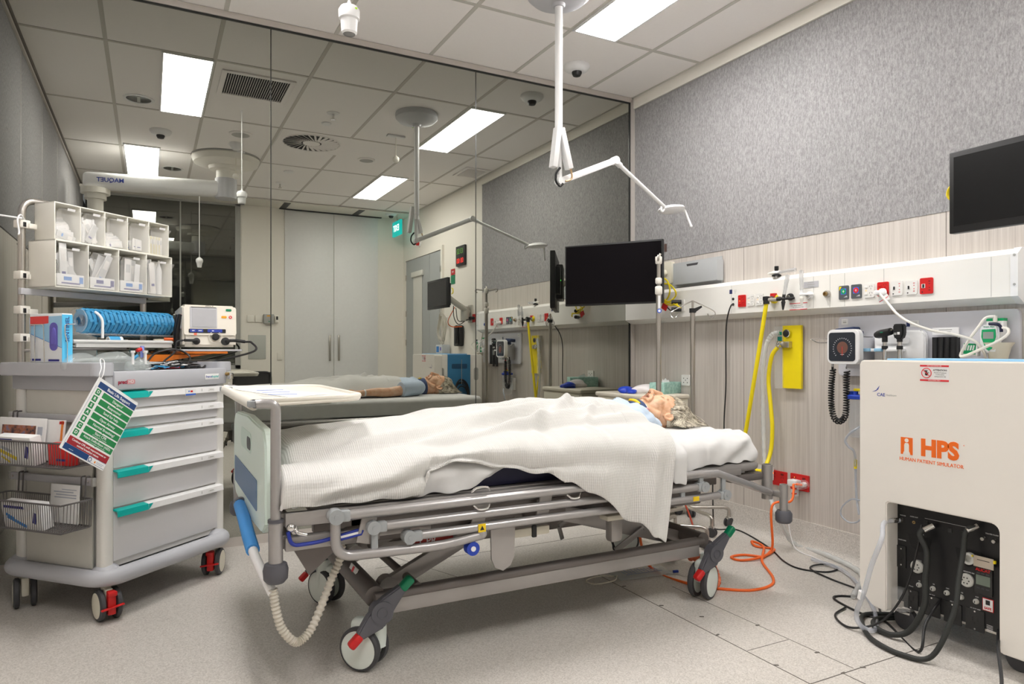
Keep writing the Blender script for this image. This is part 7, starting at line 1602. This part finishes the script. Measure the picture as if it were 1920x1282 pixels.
onback('control_box', 1.305, 1.43, 1.44, 1.56, GREY, 'grey wall control box with orange label seen in the mirror', 'control box', .05, lambda b: b.m(mat('button_amber', (.85, .38, .02), .4)).span((1.34, YB + .05, 1.53), (1.39, YB + .051, 1.545)).m(GREEN).span((1.36, YB + .05, 1.46), (1.38, YB + .051, 1.47)))
onback('thermostat', 1.445, 1.495, 1.455, 1.545, WARM, 'white wall thermostat with dark display seen in the mirror beside the cupboard door', 'thermostat', .02, lambda b: b.m(BLACK).span((1.46, YB + .02, 1.49), (1.485, YB + .021, 1.535)))
onback('access_panel', 1.12, 1.335, .98, 1.29, mat('panel_grey', (.52, .53, .50), .5), 'flush grey rectangular wall panel seen in the mirror below the wall plates', 'wall panel', .008)
onback('wall_outlet', 1.475, 1.535, .965, 1.06, WARM, 'small white wall outlet seen in the mirror left of the cupboard doors', 'power outlet', .01)
# on the side wall by the door
b = MB(BLACK).span((XR - .03, .80, 2.07), (XR - .003, 1.05, 2.30), .004); b.m(emit('digit_green', (.12, .35, .04), .45)).text('13 52', (XR - .0305, .925, 2.235), NX, UPZ, .085, .0005).m(emit('digit_red', (.9, .03, .02), .7)).text('00 00', (XR - .0305, .925, 2.125), NX, UPZ, .085, .0005)
single(b, 'digital_clock', 'black digital wall clock with green and red digits, seen in the mirror', 'clock')
b = MB(mat('sign_red2', (.5, .03, .03), .5)).span((XR - .008, .60, 1.99), (XR - .003, .72, 2.06)).m(GREEN).span((XR - .008, .60, 1.88), (XR - .003, .72, 1.985)).m(WHITE).text('FIRE', (XR - .0085, .66, 2.025), NX, UPZ, .03, .0004)
single(b, 'wall_sign', 'small red and green wall sign seen in the mirror beside the door', 'sign')
b = MB(WHITE).lathe([(.05, 0), (.045, .02), (0, .02)], (XR - .003, -.47, 2.52), NX).m(RED).lathe([(.03, .02), (.028, .05), (.015, .06), (0, .06)], (XR - .003, -.47, 2.52), NX); single(b, 'alarm_beacon', 'small red alarm beacon above the door, seen in the mirror', 'alarm light')
t = thing('exit_sign', 'hanging green and white exit sign seen in the mirror behind the lamp pole', 'exit sign', (2.95, -.86, 2.62))
EX = emit('exit_green', (.0, .32, .30), 1.2); b = MB(EX).span((2.985, -1.0, 2.66), (3.015, -.66, 2.86), .004); b.m(emit('exit_white', (.8, .95, .95), 1.6))
for s in (1, -1): b.text('EXIT', (3.0 + s * .0155, -.83, 2.76), (s, 0, 0), UPZ, .12, .0005, bold=.02)
b.build('panel', t); MB(STEEL).cyl((3.0, -.83, 2.86), (3.0, -.83, HGT), .008).build('hanger', t)
t = thing('wall_phone', 'black wall telephone with coiled cord seen in the mirror above the simulator cabinet', 'telephone', (XR - .03, .88, 1.14))
MB(BLACK).box((XR - .035, .90, 1.26), (.06, .17, .24), b=.015).build('base', t); MB(BLACK).box((XR - .08, .94, 1.27), (.04, .05, .22), b=.015).build('handset', t); MB(mat('lcd_blue', (.05, .07, .12), .3)).box((XR - .067, .875, 1.32), (.002, .07, .05)).build('display', t)
t = thing('coiled_leads', 'round coil of pale leads hanging below the small monitor, seen in the mirror', 'cable', (XR - .05, .46, 1.2))
b = MB(mat('pale_lead', (.55, .52, .45), .5)); rnd = random.Random(3)
for k in range(9):
    r = .13 + .03 * rnd.random(); c = V((XR - .06 - .02 * rnd.random(), .46 + .03 * rnd.uniform(-1, 1), 1.36 + .03 * rnd.uniform(-1, 1))); b.tube([c + V((.01 * math.sin(3 * a), r * math.cos(a) * .8, r * math.sin(a) * 1.1)) for a in [2 * PI * i / 28 for i in range(28)]], .004, 6, True)
b.tube([(XR - .06, .46, 1.5), (XR - .06, .44, 1.6), (XR - .05, .50, 1.68)], .005, 6); b.build('lead', t)
b = MB(WHITE).cyl((XR - .06, .47, 1.50), (XR, .47, 1.50), .008); b.build('wall_hook', t)
b = MB(mat('gel_box_white', (.7, .75, .8), .5)).span((XR - .12, .40, 1.055), (XR - .02, .60, 1.16), .003).m(BI).span((XR - .121, .42, 1.07), (XR - .119, .50, 1.14)).m(mat('glove_purple', (.14, .12, .50), .6)).span((XR - .121, .53, 1.09), (XR - .119, .57, 1.13)); b.m(STEEL).span((XR - .13, .38, 1.045), (XR, .62, 1.054))
single(b, 'wipes_box', 'small blue and white box on a shelf above the simulator, in the mirror', 'box')
c = V((XR - .003, 1.25, 1.45)); b = MB(RED).plate(c, NX, UPZ, .13, .09, .01, .004); b.m(BLACK)
for k in (-.03, .03): b.cyl(c + V((-.01, k, 0)), c + V((-.05, k, 0)), .018)
single(b, 'wall_outlet', 'red double power outlet with black plugs beside the monitor arm, seen in the mirror', 'power outlet')
t = thing('monitor_leads', 'black and orange leads hanging from the monitor arm, seen in the mirror', 'cable', (3.05, 1.2, 1.3))
MB(BLACK).tube([(2.95, 1.25, 1.58), (2.98, 1.2, 1.45), (3.05, 1.18, 1.38), (3.14, 1.22, 1.45)], .005, 6, k=6).tube([(3.0, 1.2, 1.56), (3.06, 1.14, 1.42), (3.14, 1.28, 1.44)], .005, 6, k=6).build('black_lead', t)
MB(ORANGE).tube([(2.98, 1.22, 1.57), (2.95, 1.1, 1.42), (3.0, 1.08, 1.36), (3.12, 1.1, 1.36)], .005, 6, k=6).build('orange_lead', t)
b = MB(BLACK); rnd = random.Random(9)
for k in range(8):
    r = .09 + .03 * rnd.random(); c = V((2.80 + .01 * rnd.uniform(-1, 1), SY1 + .03 + .01 * rnd.random(), .62 + .03 * rnd.uniform(-1, 1))); b.tube([c + V((r * .75 * math.cos(a), .006 * math.sin(3 * a), r * 1.5 * math.sin(a))) for a in [2 * PI * i / 26 for i in range(26)]], .0055, 6, True)
b.m(STEEL).cyl((2.80, SY1 + .035, .75), (2.80, SY1 + .035, 1.0), .003)
single(b, 'coiled_cable', 'black coiled cable hanging on the blue side of the simulator cabinet, seen in the mirror', 'cable')
